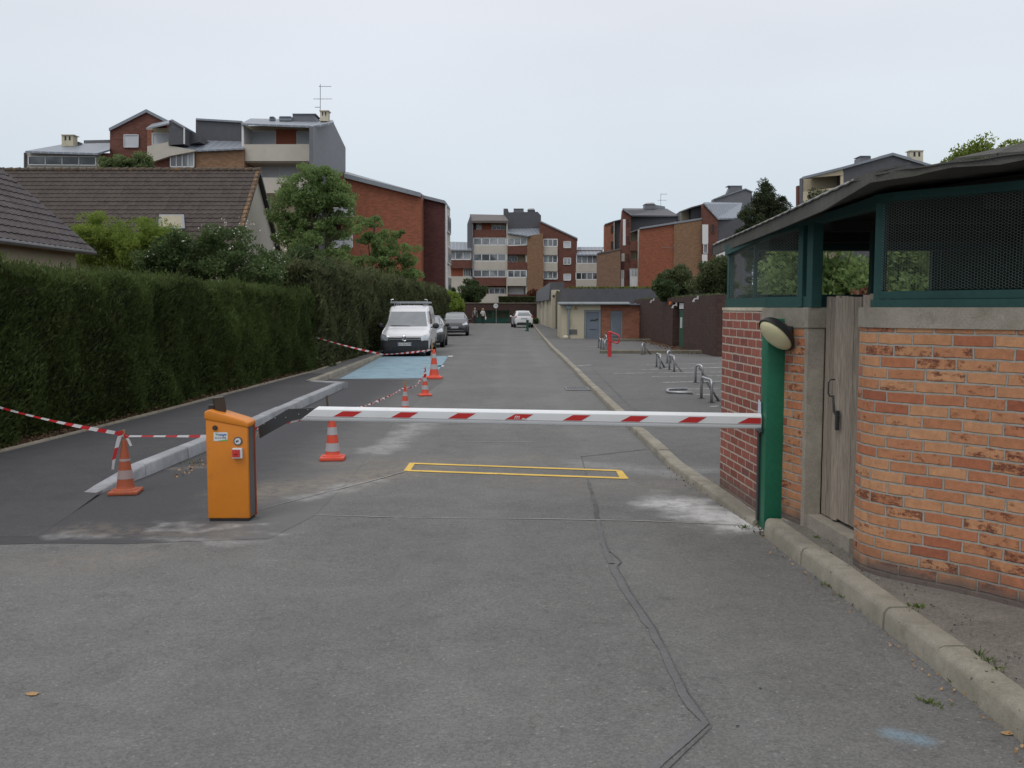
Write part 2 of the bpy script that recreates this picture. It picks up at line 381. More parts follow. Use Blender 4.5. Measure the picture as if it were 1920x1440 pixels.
M['chalk'] = paintmat('chalk_line', (0.34, 0.33, 0.31), .05, 16, (0.20, 0.195, 0.185))
M['band_seam'] = asphalt('repair_asphalt', (0.116, 0.117, 0.118), (0.162, 0.162, 0.162), True)
M['seam'] = paintmat('bitumen_seam', (0.088, 0.088, 0.089), .3, 14, (0.135, 0.135, 0.134))
def tile(name, base, lichen):
    g = G(name); P = g.pos(); u, v, _ = g.xyz(g.uv())
    idn = g.n('ShaderNodeTexWhiteNoise', {'Vector': g.comb(g.ma('FLOOR', g.ma('DIVIDE', u, .3)), g.ma('FLOOR', g.ma('DIVIDE', v, .34)), 1.0)}, noise_dimensions='3D').outputs['Value']
    c = g.mul(g.vary(base, P, 5, .15), g.mr(idn, 0, 1, .85, 1.15, False))
    c = g.mix(g.mr(g.noise(P, 1.2, 5, .7), .58, .7, 0, .35), c, (0.10, 0.085, 0.05))
    if lichen: lo_ = .56 if lichen == 'some' else .46; c = g.mix(g.mr(g.noise(P, 4, 5, .7), lo_, lo_ + .1, 0, .75), c, (0.27, 0.15, 0.055))
    return g.done(c, .75, spec=.3)
M['tileA'] = tile('dark_roof_tile', (0.076, 0.065, 0.067), False)
M['tileB'] = tile('brown_roof_tile', (0.062, 0.049, 0.043), False)
M['ridgetile'] = tile('ridge_tile', (0.085, 0.065, 0.05), 'some')
M['lichentile'] = tile('lichen_verge_tile', (0.10, 0.07, 0.05), True)
M['leaf_hedge'] = leafmat('thuja_foliage', (0.045, 0.064, 0.020), (0.125, 0.178, 0.050), .8, .42, ((0.115, 0.085, 0.045), .4))
M['leaf_hedge2'] = leafmat('cypress_foliage', (0.060, 0.074, 0.034), (0.15, 0.17, 0.075), .8, .35, ((0.13, 0.09, 0.05), .5))
M['edgecon'] = concrete('mossy_island_kerb', (0.17, 0.155, 0.12), .6, .5)
M['shadewood'] = plain('shade_toned_timber', (0.030, 0.027, 0.024), .9, amt=.2)  # near-black colour paints in the gloom under the enclosure roof
M['core'] = plain('hedge_core', (0.012, 0.016, 0.008), 1.0, amt=.4)  # near-black colour stands in for occlusion shade deep in the foliage
M['leaf_lime'] = leafmat('lime_foliage', (0.12, 0.185, 0.035), (0.31, 0.40, 0.085), 1.2, .5)
M['leaf_dark'] = leafmat('dark_foliage', (0.035, 0.058, 0.024), (0.11, 0.16, 0.062), 1.0, .35)
M['leaf_flower'] = leafmat('flowering_shrub_foliage', (0.05, 0.082, 0.032), (0.155, 0.22, 0.082), 1.0, .4)
M['leaf_mid'] = leafmat('mid_foliage', (0.115, 0.18, 0.06), (0.28, 0.385, 0.145), .9, .5)
M['leaf_pine'] = leafmat('pine_foliage', (0.035, 0.050, 0.026), (0.09, 0.115, 0.055), .8, .25)
M['leaf_olive'] = leafmat('olive_foliage', (0.055, 0.075, 0.032), (0.14, 0.17, 0.075), .9, .35, ((0.14, 0.10, 0.06), .3))
M['leaf_pale'] = leafmat('pale_foliage', (0.11, 0.16, 0.03), (0.30, 0.36, 0.08), 1.0, .4)
M['leaf_pale2'] = leafmat('dusty_green_foliage', (0.09, 0.13, 0.05), (0.22, 0.28, 0.12), 1.0, .4)
M['leaf_red'] = leafmat('reddish_foliage', (0.10, 0.035, 0.025), (0.20, 0.09, 0.05), 2.0, .25)
M['blossom'] = plain('white_blossom', (0.62, 0.60, 0.52), .7)

# ------------------------------------------------------------------ mesh builder
class MB:
    def __init__(s): s.v = []; s.f = []; s.uvs = None
    def add(s, vs, fs):
        b = len(s.v); s.v += [tuple(p) for p in vs]; s.f += [tuple(i + b for i in f) for f in fs]; return s
    def box(s, x0, x1, y0, y1, z0, z1, ch=0.0):
        if ch <= 0:
            return s.add([(x0,y0,z0),(x1,y0,z0),(x1,y1,z0),(x0,y1,z0),(x0,y0,z1),(x1,y0,z1),(x1,y1,z1),(x0,y1,z1)],
                         [(0,3,2,1),(4,5,6,7),(0,1,5,4),(1,2,6,5),(2,3,7,6),(3,0,4,7)])
        bm = bmesh.new(); bmesh.ops.create_cube(bm, size=1)
        for v in bm.verts: v.co = Vector((x0+(v.co.x+.5)*(x1-x0), y0+(v.co.y+.5)*(y1-y0), z0+(v.co.z+.5)*(z1-z0)))
        bmesh.ops.bevel(bm, geom=bm.edges[:], offset=ch, segments=2, affect='EDGES', profile=.6)
        return s.bm(bm)
    def bm(s, bm, mat=None):
        bm.verts.ensure_lookup_table(); bm.verts.index_update()
        s.add([(mat @ v.co) if mat else v.co for v in bm.verts], [[v.index for v in f.verts] for f in bm.faces]); bm.free(); return s
    def obox(s, c, ax, hx, hy, z0, z1, ch=0.0):     # box at c (xy), rotated by ax radians
        t = MB(); t.box(-hx, hx, -hy, hy, z0, z1, ch)
        ca, sa = math.cos(ax), math.sin(ax)
        return s.add([(c[0]+p[0]*ca-p[1]*sa, c[1]+p[0]*sa+p[1]*ca, p[2]) for p in t.v], t.f)
    def ext(s, pts, d):                              # planar polygon extruded by vector d
        n = len(pts); d = Vector(d); a = [Vector(p) for p in pts]
        nrm = Vector((0,0,0))
        for i in range(n): nrm += a[i].cross(a[(i+1) % n])
        if nrm.dot(d) > 0: a = a[::-1]
        return s.add(a + [p + d for p in a], [tuple(range(n)), tuple(range(2*n-1, n-1, -1))] + [(i, i+n, (i+1) % n + n, (i+1) % n) for i in range(n)])
    def pz(s, pts, Y, depth): return s.ext([at(p[0], p[1], Y) for p in pts], (0, depth, 0))
    def slab(s, pts, th): return s.ext([at(*p) for p in pts], (0, 0, -th))
    def tube(s, pts, r, n=8, cap=True):
        pts = [Vector(p) for p in pts]; k = len(pts)
        rs = r if isinstance(r, (list, tuple)) else [r] * k
        b = len(s.v); prev = None
        for i, p in enumerate(pts):
            t = (pts[min(i+1, k-1)] - pts[max(i-1, 0)]).normalized()
            if prev is None:
                a = Vector((0,0,1)) if abs(t.z) < .9 else Vector((1,0,0))
                u = t.cross(a).normalized()
            else: u = (prev - t * prev.dot(t)).normalized()
            prev = u; w_ = t.cross(u)
            for j in range(n):
                q = 2 * math.pi * j / n; s.v.append(tuple(p + (u * math.cos(q) + w_ * math.sin(q)) * rs[i]))
        for i in range(k-1):
            for j in range(n):
                s.f.append((b+i*n+j, b+i*n+(j+1) % n, b+(i+1)*n+(j+1) % n, b+(i+1)*n+j))
        if cap: s.f.append(tuple(b+j for j in range(n))[::-1]); s.f.append(tuple(b+(k-1)*n+j for j in range(n)))
        return s
    def lathe(s, prof, c=(0,0,0), n=24):            # prof: list of (r, z)
        b = len(s.v); k = len(prof)
        for r, z in prof:
            for j in range(n):
                q = 2*math.pi*j/n; s.v.append((c[0]+r*math.cos(q), c[1]+r*math.sin(q), c[2]+z))
        for i in range(k-1):
            for j in range(n): s.f.append((b+i*n+j, b+i*n+(j+1) % n, b+(i+1)*n+(j+1) % n, b+(i+1)*n+j))
        s.f.append(tuple(b+j for j in range(n))[::-1]); s.f.append(tuple(b+(k-1)*n+j for j in range(n)))
        return s
    def quad(s, *p): return s.add(p, [tuple(range(len(p)))])
    def sph(s, c, r, sc=(1,1,1), sub=2, mat=None):
        bm = bmesh.new(); bmesh.ops.create_icosphere(bm, subdivisions=sub, radius=1)
        m = Matrix.Translation(c) @ (mat if mat else Matrix.Identity(4)) @ Matrix.Diagonal((r*sc[0], r*sc[1], r*sc[2], 1))
        return s.bm(bm, m)

def origin(o):
    v = Vector((0,0,0))
    while o is not None: v += o.location; o = o.parent
    return v
COL = SC.collection
def finish_mesh(name, me, mat, parent, smooth, local):
    if mat is not None: me.materials.append(mat)
    o = bpy.data.objects.new(name, me); COL.objects.link(o)
    if parent is not None: o.parent = parent
    if smooth is not None:
        me.shade_smooth() if smooth == 'all' else me.shade_auto(smooth) if hasattr(me, 'shade_auto') else smooth_auto(me, smooth)
    return o
def smooth_auto(me, ang):
    me.shade_smooth()
    bm = bmesh.new(); bm.from_mesh(me)
    for e in bm.edges:
        if len(e.link_faces) == 2 and e.calc_face_angle(0) > ang: e.smooth = False
    bm.to_mesh(me); bm.free()
def obj(name, mb, mat, parent=None, smooth=None, uv=None, fixn=False, org=None):
    me = bpy.data.meshes.new(name)
    o0 = origin(parent) if parent is not None else (Vector(org) if org is not None else Vector((0,0,0)))
    me.from_pydata([(p[0]-o0.x, p[1]-o0.y, p[2]-o0.z) for p in mb.v], [], mb.f)
    if fixn:
        bm = bmesh.new(); bm.from_mesh(me); bmesh.ops.recalc_face_normals(bm, faces=bm.faces[:]); bm.to_mesh(me); bm.free()
    me.update()
    ul = me.uv_layers.new(name='UVMap')
    if mb.uvs is not None:
        for i, l in enumerate(me.loops): ul.data[i].uv = mb.uvs[l.vertex_index]
    else:
        for p in me.polygons:
            n = p.normal
            if abs(n.z) > .98: t = Vector((1,0,0)); b = Vector((0,1,0))
            else:
                t = Vector((-n.y, n.x, 0)).normalized(); b = n.cross(t)
                if b.z < 0: b = -b
            for li in p.loop_indices:
                q = me.vertices[me.loops[li].vertex_index].co + o0
                ul.data[li].uv = (q.dot(t), q.dot(b))
    ob = finish_mesh(name, me, mat, parent, smooth, False)
    if parent is None and org is not None: ob.location = o0
    return ob
def tag(o, label=None, cat=None, group=None, kind=None):
    if label: o['label'] = label
    if cat: o['category'] = cat
    if group: o['group'] = group
    if kind: o['kind'] = kind
    return o
def thing(name, loc, label, cat, group=None):
    o = bpy.data.objects.new(name, None); COL.objects.link(o); o.location = loc
    o.empty_display_size = .2
    return tag(o, label, cat, group)
def struct(name, mb, mat, **k): return tag(obj(name, mb, mat, **k), kind='structure')
def dup(root, loc, rz=0.0, label=None):
    def cp(o, par):
        c = o.copy(); COL.objects.link(c)
        if par is not None: c.parent = par
        for ch in o.children: cp(ch, c)
        return c
    r = cp(root, None); r.location = loc; r.rotation_euler = (0, 0, rz)
    if label: r['label'] = label
    return r

# numpy leaf cloud: centres (N,3) -> N four-cornered leaf faces
def leafmesh(name, C, size, mat, parent=None, dirs=None, aspect=2.0, rs=None, org=None, jitter=.35):
    rs = rs or NR
    C = np.asarray(C, float); n = len(C)
    if dirs is None: d = rs.normal(size=(n, 3))
    else: d = np.asarray(dirs, float) + rs.normal(size=(n, 3)) * jitter
    d /= np.linalg.norm(d, axis=1)[:, None] + 1e-9
    r = rs.normal(size=(n, 3)); s_ = np.cross(d, r); s_ /= np.linalg.norm(s_, axis=1)[:, None] + 1e-9
    L = (size * (0.6 + 0.8 * rs.rand(n)))[:, None]; W = L / aspect
    V = np.empty((n, 4, 3))
    V[:, 0] = C - d * L * .5; V[:, 1] = C + s_ * W * .5; V[:, 2] = C + d * L * .5; V[:, 3] = C - s_ * W * .5
    bend = np.cross(d, s_) * L * .12
    V[:, 0] -= bend; V[:, 2] -= bend
    o0 = np.array(origin(parent)) if parent is not None else (np.array(org) if org is not None else np.zeros(3))
    V = V.reshape(-1, 3) - o0
    me = bpy.data.meshes.new(name)
    me.vertices.add(4*n); me.vertices.foreach_set('co', V.ravel().astype(np.float32))
    me.loops.add(4*n); me.loops.foreach_set('vertex_index', np.arange(4*n, dtype=np.int32))
    me.polygons.add(n); me.polygons.foreach_set('loop_start', np.arange(0, 4*n, 4, dtype=np.int32))
    me.update(calc_edges=True)
    ob = finish_mesh(name, me, mat, parent, None, False)
    if parent is None and org is not None: ob.location = org
    return ob
# ================================================================== ground, roads, kerbs
LZ = 0.055
def sheet(pts, z):
    m = MB(); m.v = [(p[0], p[1], z if len(p) < 3 else p[2]) for p in pts]; m.f = [tuple(range(len(pts)))]; return m
def up(mb):                                           # make polygon sheets face up
    for i, f in enumerate(mb.f):
        a, b, c = [Vector(mb.v[k]) for k in f[:3]]
        n = Vector((0, 0, 0))
        for k in range(len(f)): n += Vector(mb.v[f[k]]).cross(Vector(mb.v[f[(k+1) % len(f)]]))
        if n.z < 0: mb.f[i] = f[::-1]
    return mb
def tess(mb, cuts=0): return mb
g = MB(); g.quad((-900, -300, 0), (900, -300, 0), (900, 1500, 0), (-900, 1500, 0))
struct('ground', g, M['asphalt'])
# fresh roadway widening on the left
P = [gr(*p) for p in [(505, 1010), (592, 966), (655, 900), (690, 858), (742, 790), (790, 745), (834, 712), (600, 711)]]
pts = [(p.x, p.y) for p in P] + [(-5.2, 22.8), (-7.5, 22.8), (-7.5, 6.70), (-5.6, 6.74), (-4.2, 6.72), (-3.4, 6.79), (-2.9, 6.77)]
struct('road', up(sheet(pts, .0022)), M['asphalt_mid'])
struct('parking_bay', up(sheet([tuple(gr(*p)[:2]) for p in [(637, 711), (812, 709.5), (841, 668), (716, 669)]], .008)), M['bluebay'])
m = MB()
for a, b in (((838, 668.5), (846, 666.5)), ((820, 687), (829, 684))):
    A, B = gr(*a), gr(*b); m.quad((A.x, A.y-.2, .008), (B.x+.1, A.y-.2, .008), (B.x+.1, A.y+.35, .008), (A.x, A.y+.35, .008))
struct('bay_end_marks', up(m), M['white'])

def zl(Y): return .0022 + .10 * min(1, max(0, (Y - 8.35) / 1.3))
def lerp(tab, y):
    if y <= tab[0][0]: return tab[0][1]
    for (a, b), (c, d) in zip(tab, tab[1:]):
        if y <= c: return b + (d - b) * (y - a) / (c - a)
    return tab[-1][1]
EDG = [(2, -6.9), (6.7, -6.3), (10.45, -5.82), (14.5, -5.55), (24.4, -5.1), (28, -5.15), (76, -5.35)]
KL = [(6.78, -3.6), (7.6, -3.7), (8.7, -3.86), (9.53, -3.80), (13, -3.69), (19.95, -3.65), (19.96, -3.7), (20.7, -3.72), (20.71, -4.55), (22.6, -4.49), (32.8, -4.64), (76, -4.85)]
def footway(y0, y1, mat, name, dz=0):
    ys = sorted(set([y0, y1] + [y for y in np.arange(y0, y1, .8)] + [k[0] for k in KL if y0 < k[0] < y1]))
    m = MB()
    for y in ys: m.v += [(lerp(EDG, y), y, zl(y) + dz), (lerp(KL, y) - (.08 if y > 9.3 else .02), y, zl(y) + dz)]
    m.f = [(2*i, 2*i+1, 2*i+3, 2*i+2) for i in range(len(ys)-1)]
    struct(name, up(m), mat)
footway(6.98, 23.3, M['asphalt_new'], 'pavement', .0015)
footway(23.3, 76, M['asphalt_lot'], 'pavement')

def kerb(name, pts, wd, mat, seg=1.0, side=1, bev=.02):       # pts: (x,y,h) along the road-side face; body on +side of travel normal
    m = MB(); P = []
    for (a, b) in zip(pts, pts[1:]):
        L = math.hypot(b[0]-a[0], b[1]-a[1]); n = max(1, round(L / seg))
        for i in range(n): P.append(tuple(a[k] + (b[k]-a[k]) * i / n for k in range(3)))
    P.append(pts[-1])
    for a, b in zip(P, P[1:]):
        A = Vector((a[0], a[1], 0)); B = Vector((b[0], b[1], 0)); t = (B-A).normalized(); nrm = Vector((-t.y, t.x, 0)) * side
        A = A + t * .004; B = B - t * .004
        jx, jz = R.uniform(-.006, .006), R.uniform(-.004, .004)
        prof = lambda h: [(0, -.05), (.006, h - bev), (.006 + bev * .4, h - bev * .3), (.006 + bev, h), (wd - .01, h), (wd, h - .012), (wd, -.05)]
        va = [A + nrm * (q + jx) + Vector((0, 0, z + jz)) for q, z in prof(a[2])]
        vb = [B + nrm * (q + jx) + Vector((0, 0, z + jz)) for q, z in prof(b[2])]
        k = len(va)
        m.add(va + vb, [(i, i+1, i+1+k, i+k) for i in range(k-1)] + [tuple(range(k)), tuple(range(2*k-1, k-1, -1))])
    return tag(obj(name, m, mat, fixn=True, smooth=math.radians(35)), kind='structure')
kerb('kerb', [(-3.88, 8.55, .02), (-3.86, 8.75, .05), (-3.80, 9.53, .135), (-3.69, 13, .145), (-3.65, 19.95, .145)], .16, M['kerb_new'])
kerb('kerb', [(-3.65, 20.02, .145), (-4.52, 20.70, .125)], .14, M['kerb_new'], side=-1)
kerb('kerb', [(-4.53, 20.95, .11), (-4.49, 22.6, .13), (-4.64, 32.8, .12), (-4.85, 76, .12)], .15, M['kerb_old'])
kerb('kerb', [(1.93, 7.35, .05), (1.80, 8.74, .075), (1.72, 10, .07), (1.70, 13.6, .075), (1.68, 20, .075), (1.70, 29, .08), (1.66, 40, .09), (1.79, 62, .1), (2.0, 87, .1), (2.2, 104, .1)], .155, M['kerb_old'], side=-1, seg=.95)
kerb('kerb', [(2.068, 1.0, .125), (2.06, 3.6, .125), (2.045, 4.36, .125), (2.024, 4.94, .122), (2.0, 5.7, .12), (1.965, 6.2, .12), (1.935, 7.0, .118), (1.98, 7.15, .11)], .155, M['kerb_old'], side=-1, seg=1.02, bev=.035)
kerb('path_edging', [(lerp(EDG, y), y, zl(y) + .035) for y in (3, 5, 6.7, 8.5, 10.45, 14.5, 19, 24.4, 28)], .05, M['edging'], seg=1.0)
m = MB(); m.v = []
ys = [2, 6.7, 10.45, 14.5, 24.4, 28, 76]
for y in ys: m.v += [(lerp(EDG, y)-.04, y, .085), (-30, y, .085)]
m.f = [(2*i, 2*i+1, 2*i+3, 2*i+2) for i in range(len(ys)-1)]
struct('garden_ground', up(m), M['soil'])
# right: parking court and footway
struct('parking_court', up(sheet([(2.05, 7.3), (1.92, 8.74), (1.84, 10), (1.82, 13.6), (1.80, 20), (1.82, 29), (1.78, 40), (1.91, 62), (2.12, 87), (2.32, 104), (45, 104), (45, 7.3)], LZ)), M['asphalt_lot'])
struct('footway', up(sheet([(2.15, -4), (2.16, 5), (2.08, 7.1), (2.2, 7.3), (14, 7.3), (14, -4)], .108)), M['gravel'])
# painted marks
def quadpx(m, ps, z): m.v += [tuple(gr(a, b, z)) for a, b in ps]; n = len(ps); k = len(m.v) - n; m.f.append(tuple(range(k, k+n)))
m = MB()
quadpx(m, [(757, 882.5), (768, 867.5), (779, 868), (769, 883)], .005)
quadpx(m, [(1154, 881.5), (1166, 882), (1179, 897.5), (1163, 897.5)], .005)
quadpx(m, [(774, 867.4), (1160, 881), (1160, 883.4), (774, 869.8)], .0055)
quadpx(m, [(764, 880.6), (1168, 894.8), (1168, 897.6), (764, 883.4)], .0055)
struct('yellow_loop_marking', up(m), M['yellowline'])
def stripe(m, ps, wd, z, jit=.3):                     # thin wobbly strip along pixel polyline
    P = [gr(a, b, z) for a, b in ps]; Q = []
    for a, b in zip(P, P[1:]):
        n = max(1, int((b-a).length / .12)); Q += [a.lerp(b, i/n) for i in range(n)]
    Q.append(P[-1]); k = len(m.v)
    for i, p in enumerate(Q):
        t = (Q[min(i+1, len(Q)-1)] - Q[max(i-1, 0)]).normalized(); nn = Vector((-t.y, t.x, 0))
        w_ = wd * (1 + R.uniform(-jit, jit)); j = nn * R.uniform(-.2, .2) * wd
        m.v += [tuple(p + j + nn * w_ * .5), tuple(p + j - nn * w_ * .5)]
    m.f += [(k+2*i, k+2*i+1, k+2*i+3, k+2*i+2) for i in range(len(Q)-1)]
m = MB()
stripe(m, [(592, 965), (760, 970), (1000, 972), (1200, 976), (1300, 980), (1390, 984)], .013, .0062, .6)
stripe(m, [(486, 955), (600, 925), (700, 900), (758, 884)], .017, .0062, .6)
stripe(m, [(1000, 828), (860, 829)], .02, .005)
struct('chalk_line', up(m), M['chalk'])
m = MB()
SEAM = [(1157, 1062), (1185, 1110), (1230, 1177), (1260, 1237), (1290, 1297), (1329, 1352), (1333, 1363), (1297, 1395), (1256, 1436), (1200, 1490)]
stripe(m, [(1090, 856), (1098, 885), (1104, 905), (1112, 940)], .010, .004)
stripe(m, [(1104, 905), (1114, 940), (1121, 973)], .035, .0045)
stripe(m, [(1132, 1005), (1140, 1030), (1165, 1052), (1157, 1062)], .010, .006)
stripe(m, SEAM, .0065, .0065, .7)
stripe(m, [(1088, 856), (1160, 848), (1212, 842)], .016, .006)
stripe(m, [(1110, 690), (1180, 760), (1240, 800)], .03, LZ+.004)
struct('asphalt_seam', up(m), M['seam'])
m = MB(); stripe(m, [(a - (9 if i < 6 else 16), b + (1 if i < 6 else -9)) for i, (a, b) in enumerate(SEAM)], .045, .005, .25); stripe(m, [(1121, 973), (1128, 1010), (1146, 1056)], .04, .005, .2)
struct('repair_band', up(m), M['band_seam'])
m = MB()                                              # worn bay lines in the court
for a, b in (((1080, 686), (1108, 684)), ((1150, 700), (1370, 697)), ((1200, 693), (1370, 688)), ((1222, 706), (1370, 704)), ((1240, 717), (1380, 714)), ((1265, 730), (1380, 727)),
             ((1212, 683), (1375, 681)), ((1290, 738), (1345, 741)), ((1330, 762), (1348, 761)), ((1150, 662), (1210, 661)), ((1100, 650), (1140, 650)), ((1230, 663), (1300, 662))):
    stripe(m, [a, b], .11, LZ + .004, .2)
struct('bay_line', up(m), M['whiteline'])
# drain grate by the right kerb
gt = thing('drain_grate', (1.42, 19.9, 0), 'small iron drain grate set in the road beside the right hand kerb', 'drain')
m = MB(); m.box(1.15, 1.68, 19.6, 19.7, .002, .014); m.box(1.15, 1.68, 20.3, 20.4, .002, .014); m.box(1.15, 1.2, 19.7, 20.3, .002, .014); m.box(1.63, 1.68, 19.7, 20.3, .002, .014)
obj('frame', m, M['metal_mid'], gt)
m = MB(); [m.box(1.22 + i*.062, 1.25 + i*.062, 19.7, 20.3, .002, .012) for i in range(7)]
obj('bar', m, M['metal_mid'], gt)
# raised islands in the court
for k, (y0, y1, z1) in enumerate(((47.0, 47.5, .17), (34.4, 34.9, .17))):
    m = MB(); m.box(3.3 if k else 4.4, 8.3 if k else 7.1, y0, y1, LZ - .02, z1, .02)
    struct('kerb', m, M['edgecon'])
struct('kerb_island', up(sheet([(7.0, 34.9), (8.4, 34.9), (9.2, 38), (7.1, 47), (7.02, 53), (6.3, 53), (6.6, 44)], LZ + .01)), M['soil'])

# litter and leaves on the road
def scrap(px, py, z, s, mat, name, label, cat, seed=0):
    rr = random.Random(seed); c = gr(px, py, z); m = MB(); n = 9
    top = [(c.x + math.cos(2*math.pi*i/n)*s*rr.uniform(.6, 1), c.y + math.sin(2*math.pi*i/n)*s*.6*rr.uniform(.6, 1), z + .004 + rr.uniform(0, s*.25)) for i in range(n)]
    m.add([(c.x, c.y, z + .004 + s*.22)] + top, [(0, i+1, (i+1) % n + 1) for i in range(n)])
    tag(obj(name, m, mat), label, cat)
scrap(62, 1303, 0, .038, M['stake'], 'fallen_leaf', 'yellowish dry leaf alone on the asphalt at the far left front', 'leaf', 1)
scrap(1890, 1377, 0, .035, M['stake'], 'fallen_leaf', 'brown dry leaf in the gutter at the foot of the near right kerb', 'leaf', 2)
scrap(1426, 1292, 0, .012, M['ink'], 'chewing_gum', 'small black blob stuck flat on the asphalt right of the seam', 'blob', 3)
scrap(1383, 1363, 0, .012, M['ink'], 'pebble', 'small dark pebble lying near the bend of the asphalt seam', 'pebble', 4)
# small chips and leaves in the gutter, gravel on footway
def chips(name, pts, s, mat, N, spread, z, label=None):
    C = []
    for _ in range(N):
        a = R.randrange(len(pts)-1); t = R.random(); p = pts[a]; q = pts[a+1]
        C.append((p[0]+(q[0]-p[0])*t + R.gauss(0, spread), p[1]+(q[1]-p[1])*t + R.gauss(0, spread), z + R.random()*.012))
    o = leafmesh(name, C, s, mat, aspect=1.4); o['kind'] = 'stuff'
chips('gutter_litter', [(2.02, 3), (2.0, 5), (1.93, 7)], .018, M['stake'], 130, .035, .006)
chips('gutter_litter', [(1.93, 7.0), (2.0, 7.3), (1.85, 8.6), (1.7, 10)], .02, M['soil'], 160, .05, .01)
chips('footway_litter', [(2.25, 3.0), (2.3, 5), (2.2, 6.6)], .016, M['gravel'], 260, .10, .112)
chips('loose_gravel', [(-3.5, 9.5), (-3.55, 13)], .03, M['stake'], 120, .06, .008)
chips('court_litter', [(7.0, 53), (6.95, 40), (6.9, 34)], .06, M['leaf_red'], 900, .35, LZ+.01)
def weeds(name, spots, mat, h, label=None):
    C = []; D = []
    for px, py, z, n, sp in spots:
        c = gr(px, py, z)
        for _ in range(n):
            a = R.uniform(0, 6.28); r = abs(R.gauss(0, sp)); k = R.uniform(.3, 1)
            C.append((c.x + math.cos(a)*r, c.y + math.sin(a)*r, z + h*k*.4)); D.append((math.cos(a)*.8, math.sin(a)*.8, 1.0))
    o = leafmesh(name, C, h, mat, dirs=D, aspect=5); o['kind'] = 'stuff'
weeds('weeds', [(1722, 1140, .108, 34, .03), (1708, 1146, .108, 16, .02), (1552, 1098, 0, 22, .03), (1580, 1120, 0, 10, .03), (1740, 1318, 0, 36, .04), (1836, 1226, .12, 16, .02), (1852, 1240, .12, 22, .03), (1870, 1256, .12, 12, .02),
                (1793, 1283, 0, 30, .03), (1620, 1088, .1, 30, .02), (1397, 990, 0, 50, .04), (1530, 1010, .1, 20, .02), (365, 868, 0, 40, .10), (1838, 1322, 0, 20, .02)], M['moss'], .034)
C = [(lerp(EDG, y) - R.uniform(.02, .7), y, .1 + R.random()*.04) for y in np.random.RandomState(3).uniform(6.5, 28, 5000)]
o = leafmesh('hedge_litter', C, .05, M['soil'], aspect=1.6); o['kind'] = 'stuff'

# ================================================================== enclosure on the right
def offs(path, t):                                   # offset polyline to its left by t
    P = [Vector((p[0], p[1])) for p in path]; out = []
    for i, p in enumerate(P):
        a = (P[i] - P[i-1]).normalized() if i else None; b = (P[i+1] - P[i]).normalized() if i < len(P)-1 else None
        n1 = Vector((-a.y, a.x)) if a else None; n2 = Vector((-b.y, b.x)) if b else None
        n = (n1 + n2).normalized() if (n1 and n2) else (n1 or n2)
        k = 1 / max(.5, n.dot(n1)) if (n1 and n2) else 1
        out.append(p + n * t * k)
    return out
def wallstrip(path, z0, z1, t, m=None, u0=0.0, proud=0.0):
    m = m or MB(); m.uvs = m.uvs or []
    if proud: path = [tuple(q) for q in offs(path, -proud)]; t = t + proud
    inn = offs(path, t); k = len(m.v); n = len(path); s = u0
    f0 = z0 if callable(z0) else (lambda p: z0); f1 = z1 if callable(z1) else (lambda p: z1)
    for i, p in enumerate(path):
        if i: s += math.hypot(p[0]-path[i-1][0], p[1]-path[i-1][1])
        q = inn[i]
        m.v += [(p[0], p[1], f0(p)), (p[0], p[1], f1(p)), (p[0], p[1], f1(p)), (q.x, q.y, f1(p)), (q.x, q.y, f0(p))]
        m.uvs += [(s, f0(p)), (s, f1(p)), (s, f1(p)), (s, f1(p) + t), (s, f1(p) + t + f1(p) - f0(p))]
    for i in range(n-1):
        a = k + 5*i; b = a + 5
        m.f += [(a, b, b+1, a+1), (a+2, b+2, b+3, a+3), (a+3, b+3, b+4, a+4), (a, a+4, b+4, b)]
    a = k; b = k + 5*(n-1)
    m.f += [(a, a+1, a+3, a+4), (b, b+4, b+3, b+1)]
    return m
def resamp(path, d=.06):
    P = [Vector(p) for p in path]; n = len(P); out = []
    for i in range(n-1):
        p0, p1, p2, p3 = P[max(i-1, 0)], P[i], P[i+1], P[min(i+2, n-1)]
        k = max(1, int((p2-p1).length / d))
        for j in range(k):
            t = j/k; out.append(tuple(.5*((2*p1) + (p2-p0)*t + (2*p0-5*p1+4*p2-p3)*t*t + (3*p1-p0-3*p2+p3)*t**3)))
    out.append(tuple(P[-1])); return out
ENC = thing('bin_enclosure', (2.2, 6.5, 0), 'brick walled enclosure with green timber and wire mesh top at right', 'enclosure')
redp = [(1.975, 8.72), (2.035, 7.55)]
orgp = [(2.036, 7.548), (2.075, 7.35), (2.187, 6.93)]
CURVE = resamp([(2.33, 5.99), (2.23, 5.94), (2.19, 5.85), (2.19, 5.73), (2.255, 5.575), (2.38, 5.44), (2.52, 5.305), (2.66, 5.15), (2.78, 4.99), (3.1, 4.62), (3.5, 4.27), (4.2, 3.95), (5.2, 3.85), (7.2, 3.82)], .07)
obj('red_brick_wall', wallstrip(redp, 0, 1.725, .22), M['red_brick'], ENC)
obj('coping', wallstrip(redp, 1.725, 1.752, .22, proud=.006), M['coping'], ENC)
m = wallstrip(orgp, 0, 1.60, .2, u0=1.37); obj('brick_wall', m, M['orange_brick'], ENC)
obj('lintel', wallstrip([(2.036, 7.56), (2.075, 7.35), (2.187, 6.93)], 1.60, 1.75, .2, proud=.008), M['concrete'], ENC)
m = MB(); m.box(2.187, 2.315, 6.87, 7.12, .0, 1.598, .006); m.box(2.179, 2.325, 6.86, 7.13, 1.60, 1.752, .008)
obj('pillar', m, M['concrete'], ENC)
obj('brick_wall', wallstrip(CURVE, 0.05, 1.63, .22), M['orange_brick'], ENC)['label'] = 'curved orange brick wall with dark burnt spots'
obj('lintel', wallstrip(CURVE, 1.63, 1.752, .22, proud=.012), M['concrete'], ENC)
farp = [(7.2, 8.72), (1.975 + .22, 8.72)]
